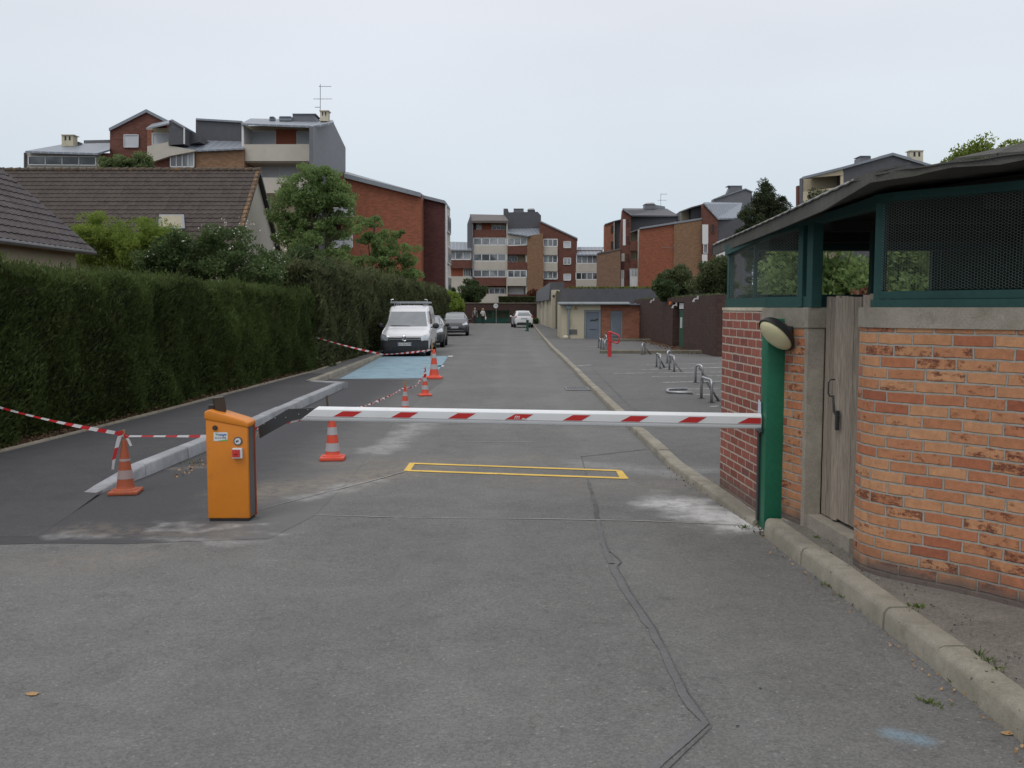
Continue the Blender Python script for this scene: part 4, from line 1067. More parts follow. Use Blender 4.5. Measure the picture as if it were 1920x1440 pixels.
# tails and wraps of tape tied on the cones
m = MB(); m.uvs = []
tape([(c1.x-.01, c1.y-.03, .60), (c1.x-.035, c1.y-.05, .50), (c1.x-.075, c1.y-.06, .34), (c1.x-.085, c1.y-.07, .24)], 'loose end of tape hanging down the left side of the grimy cone', .045, 0, (.4, 0), seed=9)
tape([(c1.x+.01, c1.y-.03, .56), (c1.x+.06, c1.y-.05, .52), (c1.x+.085, c1.y-.05, .46)], 'short tail of tape on the right side of the grimy cone', .035, 0, (.4, 0), seed=3)
m = MB(); ring = [(c1.x + .022*math.cos(a), c1.y + .022*math.sin(a), .555 + .012*math.sin(a*2)) for a in np.linspace(0, 12.5, 40)]
tape(ring, 'knot of tape wound round the stake in the grimy cone', .035, 0, (.3, 0), seed=4)
tape([(c4.x + .035*math.cos(a)*(1.4-a/14), c4.y + .035*math.sin(a)*(1.4-a/14), .34 + a*.013) for a in np.linspace(0, 12, 36)] + [(c4.x-.01, c4.y, .62)], 'tape wound in a standing twist on the small cone by the blue bay', .03, 0, (.3, 0), seed=7)
tape([(c5.x-.02, c5.y-.08, .70), (c5.x-.06, c5.y-.10, .62), (c5.x-.08, c5.y-.12, .50)], 'pale loose end of tape on the tallest cone', .03, 0, (.2, 0), seed=11)

# ================================================================== hedges
def hedge(name, y0, y1, xf, zt_, depth, N, size, mat, label, seed, fuzz=.08, aspect=4.0, arch=.25, bulge=.10, endf=.03, spr=0):
    rs = np.random.RandomState(seed)
    t = thing(name, (xf(y0) - depth/2, (y0+y1)/2, 0), label, 'hedge')
    m = MB(); ys = np.arange(y0 + .15, y1 - .05, .5)
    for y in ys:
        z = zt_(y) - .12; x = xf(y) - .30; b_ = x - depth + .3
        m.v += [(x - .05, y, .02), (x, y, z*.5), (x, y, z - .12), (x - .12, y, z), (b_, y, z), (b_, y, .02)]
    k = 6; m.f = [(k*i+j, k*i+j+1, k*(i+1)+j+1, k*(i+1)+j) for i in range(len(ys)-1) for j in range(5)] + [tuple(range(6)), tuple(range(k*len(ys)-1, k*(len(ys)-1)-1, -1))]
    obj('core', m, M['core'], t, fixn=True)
    C = []; D = []
    H = zt_((y0+y1)/2); nf = int(N * H / (H + depth)); ntp = N - nf
    y = rs.uniform(y0, y1, nf); u = rs.rand(nf)
    zt_a = np.array([zt_(q) for q in y]); z = .05 + u * (zt_a - .05)
    lump = (np.sin(1.3*y + .9*z + seed) + np.sin(2.9*y - 2.1*z + 1) + .7*np.sin(5.3*y + 3.7*z) + .7*np.sin(.7*y + 4.1*z + 2) + .5*np.sin(8.1*y - 6.3*z)) * bulge * .35; lump = np.clip(lump, -.12, .25)
    x = np.array([xf(q) for q in y]) + lump - np.abs(rs.normal(0, .09, nf)) - np.clip((z - zt_a + arch) / arch, 0, 1)**2 * arch * .6
    C.append(np.stack([x, y, z], 1)); D.append(np.stack([.75 + 0*x, rs.normal(0, .3, nf), .7 + .5*u], 1))
    y = rs.uniform(y0, y1, ntp); v = rs.rand(ntp)
    x = np.array([xf(q) for q in y]) - v * depth
    z = np.array([zt_(q) for q in y]) + .05*np.sin(y*2.3 + seed) + .04*np.sin(y*5.9) + np.abs(rs.normal(0, fuzz, ntp)) - .05 - np.clip(arch*.7 - v*depth, 0, 1)**1.5*.35
    C.append(np.stack([x, y, z], 1)); D.append(np.stack([rs.normal(.1, .35, ntp), rs.normal(0, .3, ntp), 1 + 0*x], 1))
    for ye, sg in ((y0, -1), (y1, 1)):
        n = int(N * endf); C.append(np.stack([xf(ye) - rs.rand(n)*depth, ye - sg*np.abs(rs.normal(0, .08, n)), rs.rand(n)*zt_(ye)], 1)); D.append(np.stack([rs.normal(0, .3, n), sg*.7 + 0*rs.rand(n), .8 + 0*rs.rand(n)], 1))
    if spr:
        n = spr; y = rs.uniform(y0, y1, n); v = rs.rand(n)**2; hz = rs.rand(n) < .6
        xx = np.array([xf(q) for q in y]) - np.where(hz, v*depth, -.03); zz = np.array([zt_(q) for q in y]) + np.where(hz, .07, -rs.rand(n)*1.9)
        leafmesh('stray_sprays', np.stack([xx, y, zz], 1), size*1.9, mat, t, np.stack([np.where(hz, rs.normal(0, .4, n), .9), rs.normal(0, .4, n), 1 + 0*y], 1), 11, rs, jitter=.3)
    leafmesh('foliage', np.concatenate(C), size, mat, t, np.concatenate(D), aspect, rs, jitter=.45)
    return t
xf1 = lambda y: lerp(EDG, y) - .28
hedge('hedge', 5.5, 25.6, xf1, lambda y: 2.18 - .006*(y-11) + .03*math.sin(y*1.3), 1.3, 150000, .080, M['leaf_hedge'], 'long clipped green conifer hedge close on the left behind the new pavement', 1, .08, 3.6, .15, .2, spr=4500)
hedge('hedge', 25.2, 74, lambda y: -5.3 + .004*(y-25), lambda y: 2.90 + .003*min(20, y-26) + .10*math.sin(y*.9), 1.8, 85000, .19, M['leaf_hedge2'], 'taller shaggy olive brown hedge farther along the street behind the parked cars', 5, .14, 3.5, .5, .25)
# ================================================================== trees and shrubs
def clumps(rs, c, rad, n, rc, squash=.75, shell=.6):
    out = []
    for _ in range(n):
        d = rs.normal(size=3); d /= np.linalg.norm(d); r = (shell + (1-shell)*rs.rand())
        out.append((c + d * np.array(rad) * r, rc * (0.65 + .7*rs.rand())))
    return out
def leaves_on(rs, cl, per, flat=.7):
    C = []; D = []
    for c, r in cl:
        d = rs.normal(size=(per, 3)); d /= np.linalg.norm(d, axis=1)[:, None]
        rr = r * (0.55 + .5*rs.rand(per))[:, None]
        p = c + d * rr * np.array([1, 1, flat]); C.append(p); dd = d + np.array([0, 0, .35]); D.append(dd)
    return np.concatenate(C), np.concatenate(D)
def tree(name, x, y, z0, crowns, label, mat, leaf, n_cl, rc, per, trunk=.12, seed=1, cat='tree', asp=1.7, flat=.7, shell=.55, extra=None, jit=.8, bark='bark', group=None):
    rs = np.random.RandomState(seed); t = thing(name, (x, y, z0), label, cat, group); cl = []
    for (cx, cy, cz, rx, ry, rz, k) in crowns: cl += clumps(rs, np.array([cx, cy, cz]), (rx, ry, rz), int(n_cl*k), rc, shell=shell)
    C, D = leaves_on(rs, cl, per, flat)
    leafmesh('crown', C, leaf, mat, t, D, asp, rs, jitter=jit)
    if trunk:
        m = MB(); zc = min(c[2] for c in crowns); top = max(c[2] + c[5]*.4 for c in crowns)
        n = 8; base = Vector((x, y, z0 - .05)); tp = Vector((crowns[0][0], crowns[0][1], top))
        path = [base.lerp(tp, i/n) + Vector((rs.normal(0, trunk*.4), rs.normal(0, trunk*.4), 0)) * (1 if 0 < i else 0) for i in range(n+1)]
        m.tube(path, [trunk * (1.25 - .95*i/n) for i in range(n+1)], 8)
        idx = rs.choice(len(cl), min(len(cl), 16), replace=False)
        for q in idx:
            c = Vector(cl[q][0]); h = min(.85, max(.25, rs.uniform(.3, .8))); s0 = path[int(h*n)]
            if c.z < s0.z - .2: s0 = path[max(1, int(.3*n))]
            mid = s0.lerp(c, .5) + Vector((0, 0, (c - s0).length*.12))
            m.tube([s0, mid, c], [trunk*.42, trunk*.25, trunk*.08], 6)
        obj('trunk', m, M[bark], t, smooth='all')
    return t
def crown_px(px0, px1, py0, py1, Y, k=1.0, fy=.8):
    a = at(px0, py1, Y); b = at(px1, py0, Y); return ((a.x+b.x)/2, Y, (a.z+b.z)/2, (b.x-a.x)/2, (b.x-a.x)/2*fy, (b.z-a.z)/2, k)
tree('leafy_tree', at(585, 560, 45).x, 45, 0, [crown_px(520, 650, 310, 400, 45), crown_px(505, 590, 340, 480, 45, .8), crown_px(590, 672, 330, 440, 45, .8), crown_px(520, 660, 400, 520, 45, 1.0)], 'tallest broad green tree standing behind the tiled gable house', M['leaf_mid'], .125, 62, .33, 140, .16, 3, shell=.45)
tree('leafy_tree', at(690, 560, 52).x, 52, 0, [crown_px(655, 745, 400, 470, 52, .7), crown_px(690, 785, 420, 545, 52, 1.0), crown_px(640, 760, 455, 545, 52, .9), crown_px(740, 790, 490, 545, 52, .4)], 'looser green tree in front of the long red brick wall', M['leaf_mid'], .125, 48, .28, 125, .10, 8, shell=.35)
tree('lime_shrub', at(240, 560, 30).x, 30.5, 0, [crown_px(132, 225, 400, 520, 30, .8), crown_px(185, 345, 398, 540, 30, 1.2), crown_px(235, 345, 425, 540, 30, .5)], 'bright lime green shrub rising between the two tiled house roofs', M['leaf_lime'], .08, 95, .27, 170, .05, 12, 'shrub', 2.2, shell=.4)
fb = tree('flowering_shrub', at(420, 560, 23).x, 23, 0, [crown_px(350, 530, 420, 560, 23, 1.0), crown_px(285, 400, 425, 560, 23, .7), crown_px(255, 330, 470, 560, 23, .5)], 'large dark shrub dotted with small white flowers behind the near hedge', M['leaf_flower'], .075, 62, .27, 260, .06, 15, 'shrub', 1.9, shell=.4)
rs = np.random.RandomState(5)
C = np.array([tuple(at(px, py, 23 - r)) for px, py, r in ((532, 462, .3), (528, 470, .4), (521, 478, .6), (527, 488, .3), (462, 418, .4), (450, 414, .3), (470, 416, .2), (440, 430, .6), (487, 430, .5), (425, 420, .4), (490, 500, .8), (525, 520, .6), (520, 440, .4), (335, 430, .7), (345, 452, .8), (280, 478, 1), (450, 440, .9), (430, 465, 1), (512, 460, .6), (380, 425, .6), (408, 432, .7), (418, 410, .2))])
C = np.concatenate([C + rs.normal(0, .05, C.shape) for _ in range(6)])
leafmesh('blossom', C, .04, M['blossom'], fb, None, 1.2, rs)
tree('dark_shrub', at(560, 560, 26).x, 27.5, 0, [crown_px(530, 600, 460, 560, 27.5)], 'dense dark green shrub between the flowering shrub and the far hedge', M['leaf_dark'], .09, 34, .30, 320, .05, 18, 'shrub')
tree('leafy_tree', at(235, 560, 66).x, 66, 0, [crown_px(190, 245, 292, 340, 66, .7), crown_px(225, 285, 285, 340, 66, .8)], 'pale green tree top peeping over the ridge of the tiled house', M['leaf_pale2'], .15, 60, .34, 120, .1, 20)
tree('round_bush', at(828, 600, 78).x - .3, 77, 0, [crown_px(806, 852, 541, 606, 77), crown_px(840, 864, 552, 600, 79, .6), crown_px(800, 842, 575, 612, 75, .6)], 'rounded bright green bush at the far end of the hedges beside the grey hatchback', M['leaf_lime'], .17, 26, .5, 260, .06, 22, 'bush')
for k in range(3):
    yy = 80 + k*7; tree('leafy_bush', -6.3 - .3*k, yy, 0, [(-6.4 - .3*k, yy, 1.7, 1.2, 1.4, 1.6, 1)], ['green bush farthest down the left side, touching the dark tiled wall', 'middle green bush of the row past the far hedge', 'green bush directly behind the rounded bright green bush'][2-k], M['leaf_mid'], .18, 16, .5, 200, .05, 30+k, 'bush', group='bushes at the far left of the street')
tree('conifer_shrub', at(886, 570, 107).x, 107.5, 2.2, [crown_px(858, 915, 524, 572, 107.5)], 'dense dark conifer on the terrace above the far tiled wall', M['leaf_dark'], .22, 60, .55, 260, .12, 25, 'conifer', 2.2, shell=.3)
tree('conifer_shrub', at(850, 570, 107).x, 109, 2.2, [crown_px(838, 862, 540, 572, 109)], 'low dark bush left of the terrace conifer, by the cream balcony', M['leaf_dark'], .22, 18, .4, 200, .05, 26, 'bush')
tree('pine_tree', at(1432, 560, 60).x, 60, 2.2, [crown_px(1408, 1462, 340, 420, 60, .8), crown_px(1378, 1442, 385, 485, 60, 1.1), crown_px(1428, 1494, 372, 475, 60, 1.1), crown_px(1390, 1488, 362, 470, 60, .8), crown_px(1390, 1485, 430, 560, 60, 1.2)], 'dark broad pine tree rising behind the left end of the enclosure roof', M['leaf_pine'], .16, 60, .32, 220, .18, 40, 'tree', 3.5, .9, .3)
tree('pine_tree', at(1540, 560, 45).x, 45, 2.2, [crown_px(1505, 1575, 352, 440, 45, 1)], 'small pine tip showing over the enclosure roof in front of the cream loggia', M['leaf_pine'], .13, 40, .26, 220, .1, 41, 'tree', 4.0, .9, .4)
tree('leafy_tree', 13.5, 26, 0, [crown_px(1795, 1880, 262, 380, 26, .8), crown_px(1860, 1990, 250, 400, 26, 1.2), crown_px(1780, 1850, 280, 340, 26, .5)], 'pale yellow green tree top above the enclosure roof at the upper right', M['leaf_pale'], .10, 60, .26, 90, .12, 43, 'tree', 1.6)
tree('olive_bush', at(1268, 560, 46).x, 47, 2.2, [crown_px(1232, 1302, 503, 560, 46)], 'rounded dark olive bush on top of the tiled garage, nearest the grass', M['leaf_olive'], .13, 60, .34, 300, .05, 45, 'bush', 2.0, shell=.35)
tree('olive_bush', at(1330, 560, 40).x, 40.5, 2.2, [crown_px(1296, 1380, 492, 560, 40), crown_px(1335, 1375, 480, 520, 40, .5)], 'lighter brown green bush on the garage roof beside the enclosure', M['leaf_olive'], .11, 44, .34, 260, .05, 46, 'bush', 2.0, shell=.35)
tree('yew_bush', at(1245, 560, 43).x, 42.5, 2.2, [crown_px(1226, 1264, 524, 560, 42.5)], 'small low round bush on the left end of the garage roof edge', M['leaf_dark'], .11, 34, .25, 200, .0, 47, 'bush', 2.0, shell=.35)
for i, (x, y, h, r, mt_, lb) in enumerate(((5.25, 15.5, 3.3, 1.15, 'leaf_mid', 'green bush behind the enclosure seen through the left mesh panel'), (6.5, 14.4, 3.9, 1.3, 'leaf_mid', 'leafy bush behind the enclosure seen through the gap above the wooden door'), (5.3, 13.2, 2.05, .5, 'leaf_red', 'reddish leaved shrub seen low in the gap above the wooden door'), (7.9, 15.8, 4.0, 1.5, 'leaf_lime', 'yellow green shrub behind the enclosure right of the door gap'), (6.35, 21, 3.5, 1.0, 'leaf_dark', 'dark bush deepest behind the enclosure at its left end'))):
    tree('garden_bush', x, y, 0.05, [(x, y, h*.52, r, r, h*.46, 1)], lb, M[mt_], .10, 80, .32, 200, .05, 60+i, 'bush', 1.8, shell=.4, group='bushes behind the enclosure')
tree('red_shrub', at(1002, 560, 108).x, 109, 2.2, [crown_px(992, 1012, 541, 562, 109)], 'small dark red shrub against the ochre brick at the end of the street', M['leaf_red'], .2, 22, .45, 150, .05, 70, 'bush')
tree('low_bush', at(1003, 600, 98).x, 98.5, .1, [crown_px(996, 1010, 597, 609, 98.5)], 'low green bush at the foot of the far tiled wall behind the white hatchback', M['leaf_dark'], .16, 14, .3, 150, 0, 71, 'bush')
hedge('box_hedge', 107.0, 108.2, lambda y: 2.85, lambda y: 3.02, 4.4, 14000, .16, M['leaf_olive'], 'neatly clipped box hedge on the far terrace above the round sign', 77, .02, 3, .1, .03, .5)

# ================================================================== tiled houses at left
def tileroof(m, O, U, V, nu, nv, tu=.30, tv=.34, amp=.022):   # O eave corner, U along eave (unit), V up slope (unit)
    O, U, V = Vector(O), Vector(U), Vector(V); N_ = U.cross(V).normalized()
    if N_.z < 0: N_ = -N_
    m.uvs = m.uvs or []; S = 6
    for r in range(nv):
        jj = R.uniform(-.004, .004)
        k = len(m.v)
        for e in range(3):
            v_ = r*tv + (0, 0, tv + .02)[e]; up__ = (-.03, .028, .0)[e]
            for i in range(nu*S + 1):
                u_ = i/S*tu; ph = i % S / S
                wv = amp * (1.0 if ph in (0,) else .55 if i % S in (1, S-1) else -.2)
                if e == 0: wv *= .6
                p = O + U*u_ + V*v_ + N_*(up__ + wv + jj)
                m.v.append(tuple(p)); m.uvs.append((u_, v_ + (0, .001, -.03)[e]))
        n = nu*S + 1
        for e in range(2):
            for i in range(n-1): m.f.append((k+e*n+i, k+e*n+i+1, k+(e+1)*n+i+1, k+(e+1)*n+i))
    return m
# house A: ridge parallel to the street
eA = at(176, 471, 28); KA = 28/18; sl = math.radians(42)
HA = thing('tiled_house', (eA.x - 3, 22, 0), 'house at the far left edge with a grey tiled roof sloping to the street', 'house')
m = tileroof(MB(), (eA.x, 12.4, eA.z), (0, 1, 0), (-math.cos(sl), 0, math.sin(sl)), 52, 22, .30, .30); obj('roof', m, M['tileA'], HA)
m = MB(); X1 = eA.x - .45; XR = eA.x - 22*.30*math.cos(sl); ZR = eA.z + 22*.30*math.sin(sl) - .08
m.ext([(X1, 27.8, 0), (X1, 27.8, eA.z + .25), (XR, 27.8, ZR - .1), (2*XR - X1, 27.8, eA.z + .25), (2*XR - X1, 27.8, 0)], (0, -15.2, 0)); obj('wall', m, M['housewall'], HA)
m = tileroof(MB(), (2*XR - eA.x, 12.4, eA.z), (0, 1, 0), (math.cos(sl), 0, math.sin(sl)), 52, 22, .30, .30); obj('roof', m, M['tileA'], HA)
m = MB(); m.tube([(eA.x + .02, 12.4, eA.z - .06), (eA.x + .02, 28.02, eA.z - .06)], .07, 8); obj('gutter', m, M['metal_mid'], HA)
m = MB(); m.ext([(eA.x + .02, 28.03, eA.z + .03), (XR, 28.03, ZR + .12), (XR, 28.03, ZR - .06), (eA.x + .02, 28.03, eA.z - .12)], (0, -.03, 0)); obj('verge_board', m, M['metal_dk'], HA)
# house B: ridge across
RY = 46.0; rB = at(488, 319, RY); sl = math.radians(44); ns, tv = 22, .31; nuB = 78; WB = nuB*.30
eY = RY - ns*tv*math.cos(sl); eZ = rB.z - ns*tv*math.sin(sl)
HB = thing('tiled_house', (rB.x - 10, RY, 0), 'brown tiled house with a lichen covered verge and cream gable behind the shrubs', 'house')
XL = rB.x - WB
m = tileroof(MB(), (XL, eY, eZ), (1, 0, 0), (0, math.cos(sl), math.sin(sl)), nuB, ns, .30, .31); obj('roof', m, M['tileB'], HB)
m = tileroof(MB(), (XL, 2*RY - eY, eZ), (1, 0, 0), (0, -math.cos(sl), math.sin(sl)), nuB, ns, .30, .31); obj('roof', m, M['tileB'], HB)
m = MB(); xg = rB.x - .22; zr = rB.z - .12
m.ext([(xg, eY + .4, 0), (xg, eY + .4, eZ + .25), (xg, RY, zr), (xg, 2*RY - .4 - eY, eZ + .25), (xg, 2*RY - .4 - eY, 0)], (-WB + .5, 0, 0)); obj('wall', m, M['cream'], HB)
m = MB(); n = 58
for i in range(n):
    x0 = XL + WB*i/n; m.tube([(x0, RY, rB.z + .0), (x0 + .42, RY, rB.z + .02)], [.10, .125], 8)
obj('ridge_tiles', m, M['ridgetile'], HB)
m = MB()
for i in range(ns):
    v0 = tv*i; y0 = eY + v0*math.cos(sl); z0 = eZ + v0*math.sin(sl); y1 = y0 + .36*math.cos(sl); z1 = z0 + .36*math.sin(sl)
    m.ext([(rB.x + .02, y0, z0 + .05), (rB.x + .02, y1, z1 + .02), (rB.x + .02, y1, z1 - .14), (rB.x + .02, y0, z0 - .10)], (-.22, 0, 0))
obj('verge_tiles', m, M['lichentile'], HB)
m = MB(); m.ext([(rB.x + .01, RY, rB.z + .03), (rB.x + .01, 2*RY - eY, eZ + .03), (rB.x + .01, 2*RY - eY, eZ - .15), (rB.x + .01, RY, rB.z - .16)], (-.2, 0, 0)); obj('verge_board', m, M['metal_dk'], HB)
def on_roofB(px, py):   # hit the front slope plane
    d = ray(px, py); n_ = Vector((0, -math.sin(sl), math.cos(sl))); p0 = Vector((0, eY, eZ)); o_ = Vector((0, 0, CH)); return o_ + d * ((p0 - o_).dot(n_) / d.dot(n_))
a, b, c_, d_ = on_roofB(300, 406), on_roofB(346, 406), on_roofB(348, 432), on_roofB(297, 432)
nn = Vector((0, -math.sin(sl), math.cos(sl)))
m = MB(); m.ext([a + nn*.03, b + nn*.03, c_ + nn*.03, d_ + nn*.03], nn*.10); sk = obj('skylight', m, M['lead'], HB, fixn=True)
m = MB(); i_ = lambda p, q, f: p.lerp(q, f)
m.ext([i_(a, c_, .08) + nn*.131, i_(b, d_, .08) + nn*.131, i_(c_, a, .08) + nn*.131, i_(d_, b, .08) + nn*.131], nn*.005); obj('pane', m, M['skyl'], sk, fixn=True)
# ================================================================== apartment buildings
def pz(parent, name, pts, Y, depth, mat): 
    m = MB(); m.pz(pts, Y, depth); return obj(name, m, M[mat], parent, fixn=True)
def rc(parent, name, x0, x1, y0, y1, Y, depth, mat): return pz(parent, name, [(x0, y0), (x1, y0), (x1, y1), (x0, y1)], Y, depth, mat)
def slabpx(parent, name, pts, mat, th=.18):
    m = MB(); m.slab(pts, th); return obj(name, m, M[mat], parent, fixn=True)
def window(parent, pts, Y, n, mat='glass', fr='white', bar=.07, cuts=None):
    """pts: top-left, top-right, bottom-right, bottom-left pixel corners; n panes"""
    A, B, C_, D_ = [at(p[0], p[1], Y) for p in pts]
    m = MB()
    def lp(f, top): return (A.lerp(B, f) if top else D_.lerp(C_, f))
    def bar_(p, q, w_):                                 # bar between two points, w_ wide in plane
        d = (q-p).normalized(); s = Vector((d.z, 0, -d.x)) * w_ * .5; m.ext([p+s, q+s, q-s, p-s], (0, -.07, 0))
    bar_(A, B, bar); bar_(D_, C_, bar)
    for i in range(n+1): bar_(lp(i/n, True), lp(i/n, False), bar if i in (0, n) else bar*.8)
    f = obj('window', m, M[fr], parent, fixn=True)
    m = MB(); m.ext([A + Vector((0, -.02, 0)), B + Vector((0, -.02, 0)), C_ + Vector((0, -.02, 0)), D_ + Vector((0, -.02, 0))], (0, .04, 0)); obj('pane', m, M[mat], f, fixn=True)
    return f
def wr(parent, x0, x1, y0, y1, Y, n, mat='glass', fr='white', bar=.08): return window(parent, [(x0, y0), (x1, y0), (x1, y1), (x0, y1)], Y, n, mat, fr, bar)
# ---------- left complex
BL = thing('apartment_building', (at(480, 500, 76).x, 78, 0), 'stepped apartment block of red brick, slate and cream balconies above the houses at upper left', 'building')
rc(BL, 'wall', 60, 642, 330, 600, 84, 4, 'b_brown')
pz(BL, 'wall', [(640, 322), (648, 326), (790, 364), (790, 610), (640, 610)], 78, 9, 'b_red')
slabpx(BL, 'roof', [(645, 325, 77.6), (788, 361, 77.6), (795, 369, 80), (795, 366, 88), (650, 322, 88)], 'lead', .35)
pz(BL, 'wall', [(792, 371), (834, 380.5), (834, 610), (792, 610)], 80, 5.5, 'b_maroon')
A, B = at(834, 380, 79.98), at(843, 391.5, 85.6)
slabpx(BL, 'roof', [(790, 365, 79.6), (833, 375.5, 79.7), (836, 378, 79.7), (844, 390, 85.6), (800, 378, 88)], 'lead', .25)
m = MB(); m.ext([(A.x + .02, 80.05, 0), (A.x + .02, 80.05, A.z - .1), (A.x + .08, 85.5, B.z - .1), (A.x + .08, 85.5, 0)], (-.1, 0, 0)); obj('wall', m, M['cream'], BL, fixn=True)
for i, z in enumerate((8.3, 5.6, 3.0)):
    m = MB(); m.box(A.x + .09, A.x + .20, 80.6, 84.9, z, z + 1.5); w_ = obj('window', m, M['white'], BL)
    m = MB(); m.box(A.x + .205, A.x + .22, 80.8, 84.7, z + .1, z + 1.4); obj('pane', m, M['glass'], w_)
m = MB(); m.tube([(A.x + .12, 79.9, 0), (A.x + .12, 79.9, A.z - .2)], .07, 8); obj('drainpipe', m, M['white'], BL)
# balcony block
Yb = 75
XS = at(587, 236, Yb + .1).x; SY = lambda px: XS * F / (px - 960) * .998
m = MB(); m.ext([at(a, b, SY(a)) for a, b in [(587, 237), (604, 233), (625, 229), (648, 277), (648, 600), (587, 600)]], (-.3, 0, 0)); obj('wall', m, M['slate_l'], BL, fixn=True)
rc(BL, 'wall', 457, 586, 236, 600, Yb + 2.2, 5, 'beige')
slabpx(BL, 'roof', [(452, 231, Yb - .3), (588, 236, Yb - .3), (626, 229, Yb), (624, 225, Yb + 7), (470, 222, Yb + 7)], 'zinc', .15)
rc(BL, 'side_wall', 453, 457, 234, 275, Yb, 2.6, 'white'); rc(BL, 'side_wall', 583.5, 587, 236, 330, Yb - .02, 2.6, 'white')
rc(BL, 'parapet', 457, 583.5, 270.5, 302, Yb - .05, .2, 'cream'); rc(BL, 'floor_slab', 457, 583, 300, 305, Yb + .2, 2.2, 'cream')
rc(BL, 'parapet', 470, 583, 333, 362, Yb - .05, .2, 'cream')
wr(BL, 461, 517, 246, 271, Yb + 2.15, 1, 'shutter'); rc(BL, 'panel', 517, 556, 243, 272, Yb + 2.1, .1, 'orangepanel'); wr(BL, 557, 582, 247, 271, Yb + 2.15, 1, 'shutter')
wr(BL, 490, 560, 310, 333, Yb + 2.15, 2, 'shutter')
for i, (x0, x1, y0, y1) in enumerate(((620, 662, 390, 406), (615, 661, 441, 464))): window(BL, [(x0, y0), (x1, y0), (x1, y1), (x0, y1)], 77.96, 2, 'shutter')
wr(BL, 708, 718, 462, 480, 77.96, 1, 'dark', 'b_brown')
# slate mass and low roofs
pz(BL, 'wall', [(367, 223), (453, 230), (453, 270), (345, 275), (345, 262), (367, 250)], Yb + 4, 6, 'slate')
pz(BL, 'roof_edge', [(367, 221.5), (453, 226.5), (453, 230), (367, 225)], Yb + 3.8, 6, 'lead')
slabpx(BL, 'roof', [(316, 273, Yb - .6), (366, 281.5, Yb - .6), (458, 277.5, Yb - .6), (452, 265, Yb + 4), (372, 263, Yb + 4)], 'zinc', .12)
pz(BL, 'wall', [(366, 281.5), (458, 278), (458, 600), (366, 600)], Yb - .3, 6, 'b_ochre')
pz(BL, 'parapet', [(276, 274), (316, 266), (318, 273), (366, 281.5), (366, 283.5), (320, 292), (290, 302), (276, 298)], Yb - .8, .4, 'cream')
pz(BL, 'wall', [(276, 295), (320, 290), (365, 283), (365, 600), (276, 600)], Yb - .2, 5, 'b_brown')
window(BL, [(320, 293), (364, 286), (364, 313), (320, 313)], Yb - .4, 4, 'glass_l')
rc(BL, 'wall', 276, 318, 240, 275, Yb + 1.5, 4, 'beige'); rc(BL, 'panel', 276, 286, 243, 273, Yb + 1.4, .08, 'b_pink'); wr(BL, 286, 317, 250, 272, Yb + 1.45, 1, 'shutter')
slabpx(BL, 'roof', [(274, 240, Yb - 1), (318, 230, Yb - 1), (322, 224, Yb + 2), (285, 232, Yb + 2)], 'lead', .12)
pz(BL, 'wall', [(317, 226), (322, 225), (345, 240), (345, 270), (316, 272)], Yb - .9, 3, 'slate')
pz(BL, 'roof_edge', [(322, 223), (347, 238), (345, 241), (321, 227)], Yb - 1.05, 3, 'lead')
pz(BL, 'wall', [(345, 240), (372, 255), (375, 266), (345, 272)], Yb + .5, 3, 'slate')
m = MB(); p0, p1 = at(345.5, 240, Yb - 1), at(345.5, 270, Yb - 1); m.tube([p0, p1], .06, 6); obj('drainpipe', m, M['white'], BL)
# gable tower
pz(BL, 'wall', [(206, 240), (274, 206), (313, 227), (313, 600), (206, 600)], Yb + 2, 8, 'b_brown')
slabpx(BL, 'roof', [(204, 240, Yb + 1.8), (274, 204.5, Yb + 1.8), (274, 206, Yb + 10), (206, 240, Yb + 10)], 'lead', .25)
slabpx(BL, 'roof', [(274, 204.5, Yb + 1.8), (316, 226, Yb + 1.8), (314, 228, Yb + 10), (274, 206, Yb + 10)], 'lead', .25)
wr(BL, 233, 259.5, 253, 276, Yb + 1.95, 1, 'shutter', 'shutter'); rc(BL, 'parapet', 205, 245, 293, 350, Yb + 1.6, .3, 'b_brown')
# low wing with window band
slabpx(BL, 'roof', [(47, 283, Yb - .5), (183, 287, Yb - .5), (206, 280, Yb + .5), (206, 268, Yb + 6), (120, 270, Yb + 6)], 'zinc', .15)
rc(BL, 'wall', 47, 186, 286, 600, Yb + .2, 6, 'cream'); window(BL, [(54, 293), (180, 294), (180, 310), (54, 309)], Yb + .1, 4, 'glass')
rc(BL, 'wall', 184, 208, 287, 330, Yb + .6, 3, 'b_brown'); rc(BL, 'end_wall', 44.5, 47.5, 286, 350, Yb, 6, 'slate')
m = MB(); m.pz([(157, 263), (205, 262), (205, 271), (157, 271)], Yb + 7, 2); obj('roof_box', m, M['slate_l'], BL, fixn=True)
def chimney(parent, x0, x1, y0, y1, Y, mat='coping', dp=.8):
    c = rc(parent, 'chimney', x0, x1, y0 + 2, y1, Y, dp, mat); 
    m = MB(); m.pz([(x0-1.5, y0), (x1+1.5, y0), (x1+1.5, y0+1.4), (x0-1.5, y0+1.4)], Y - .1, dp + .2); obj('cap', m, M[mat], c, fixn=True)
    m = MB()
    for f in (.25, .62): m.pz([(x0+(x1-x0)*f, y0+3.5), (x0+(x1-x0)*(f+.15), y0+3.5), (x0+(x1-x0)*(f+.15), y0+(y1-y0)*.5), (x0+(x1-x0)*f, y0+(y1-y0)*.5)], Y - .02, .03)
    obj('vent', m, M['dark'], c, fixn=True)
chimney(BL, 115.5, 137, 252, 274, Yb + 4, 'yellowcream'); chimney(BL, 600, 615, 206.5, 227, Yb + 4)
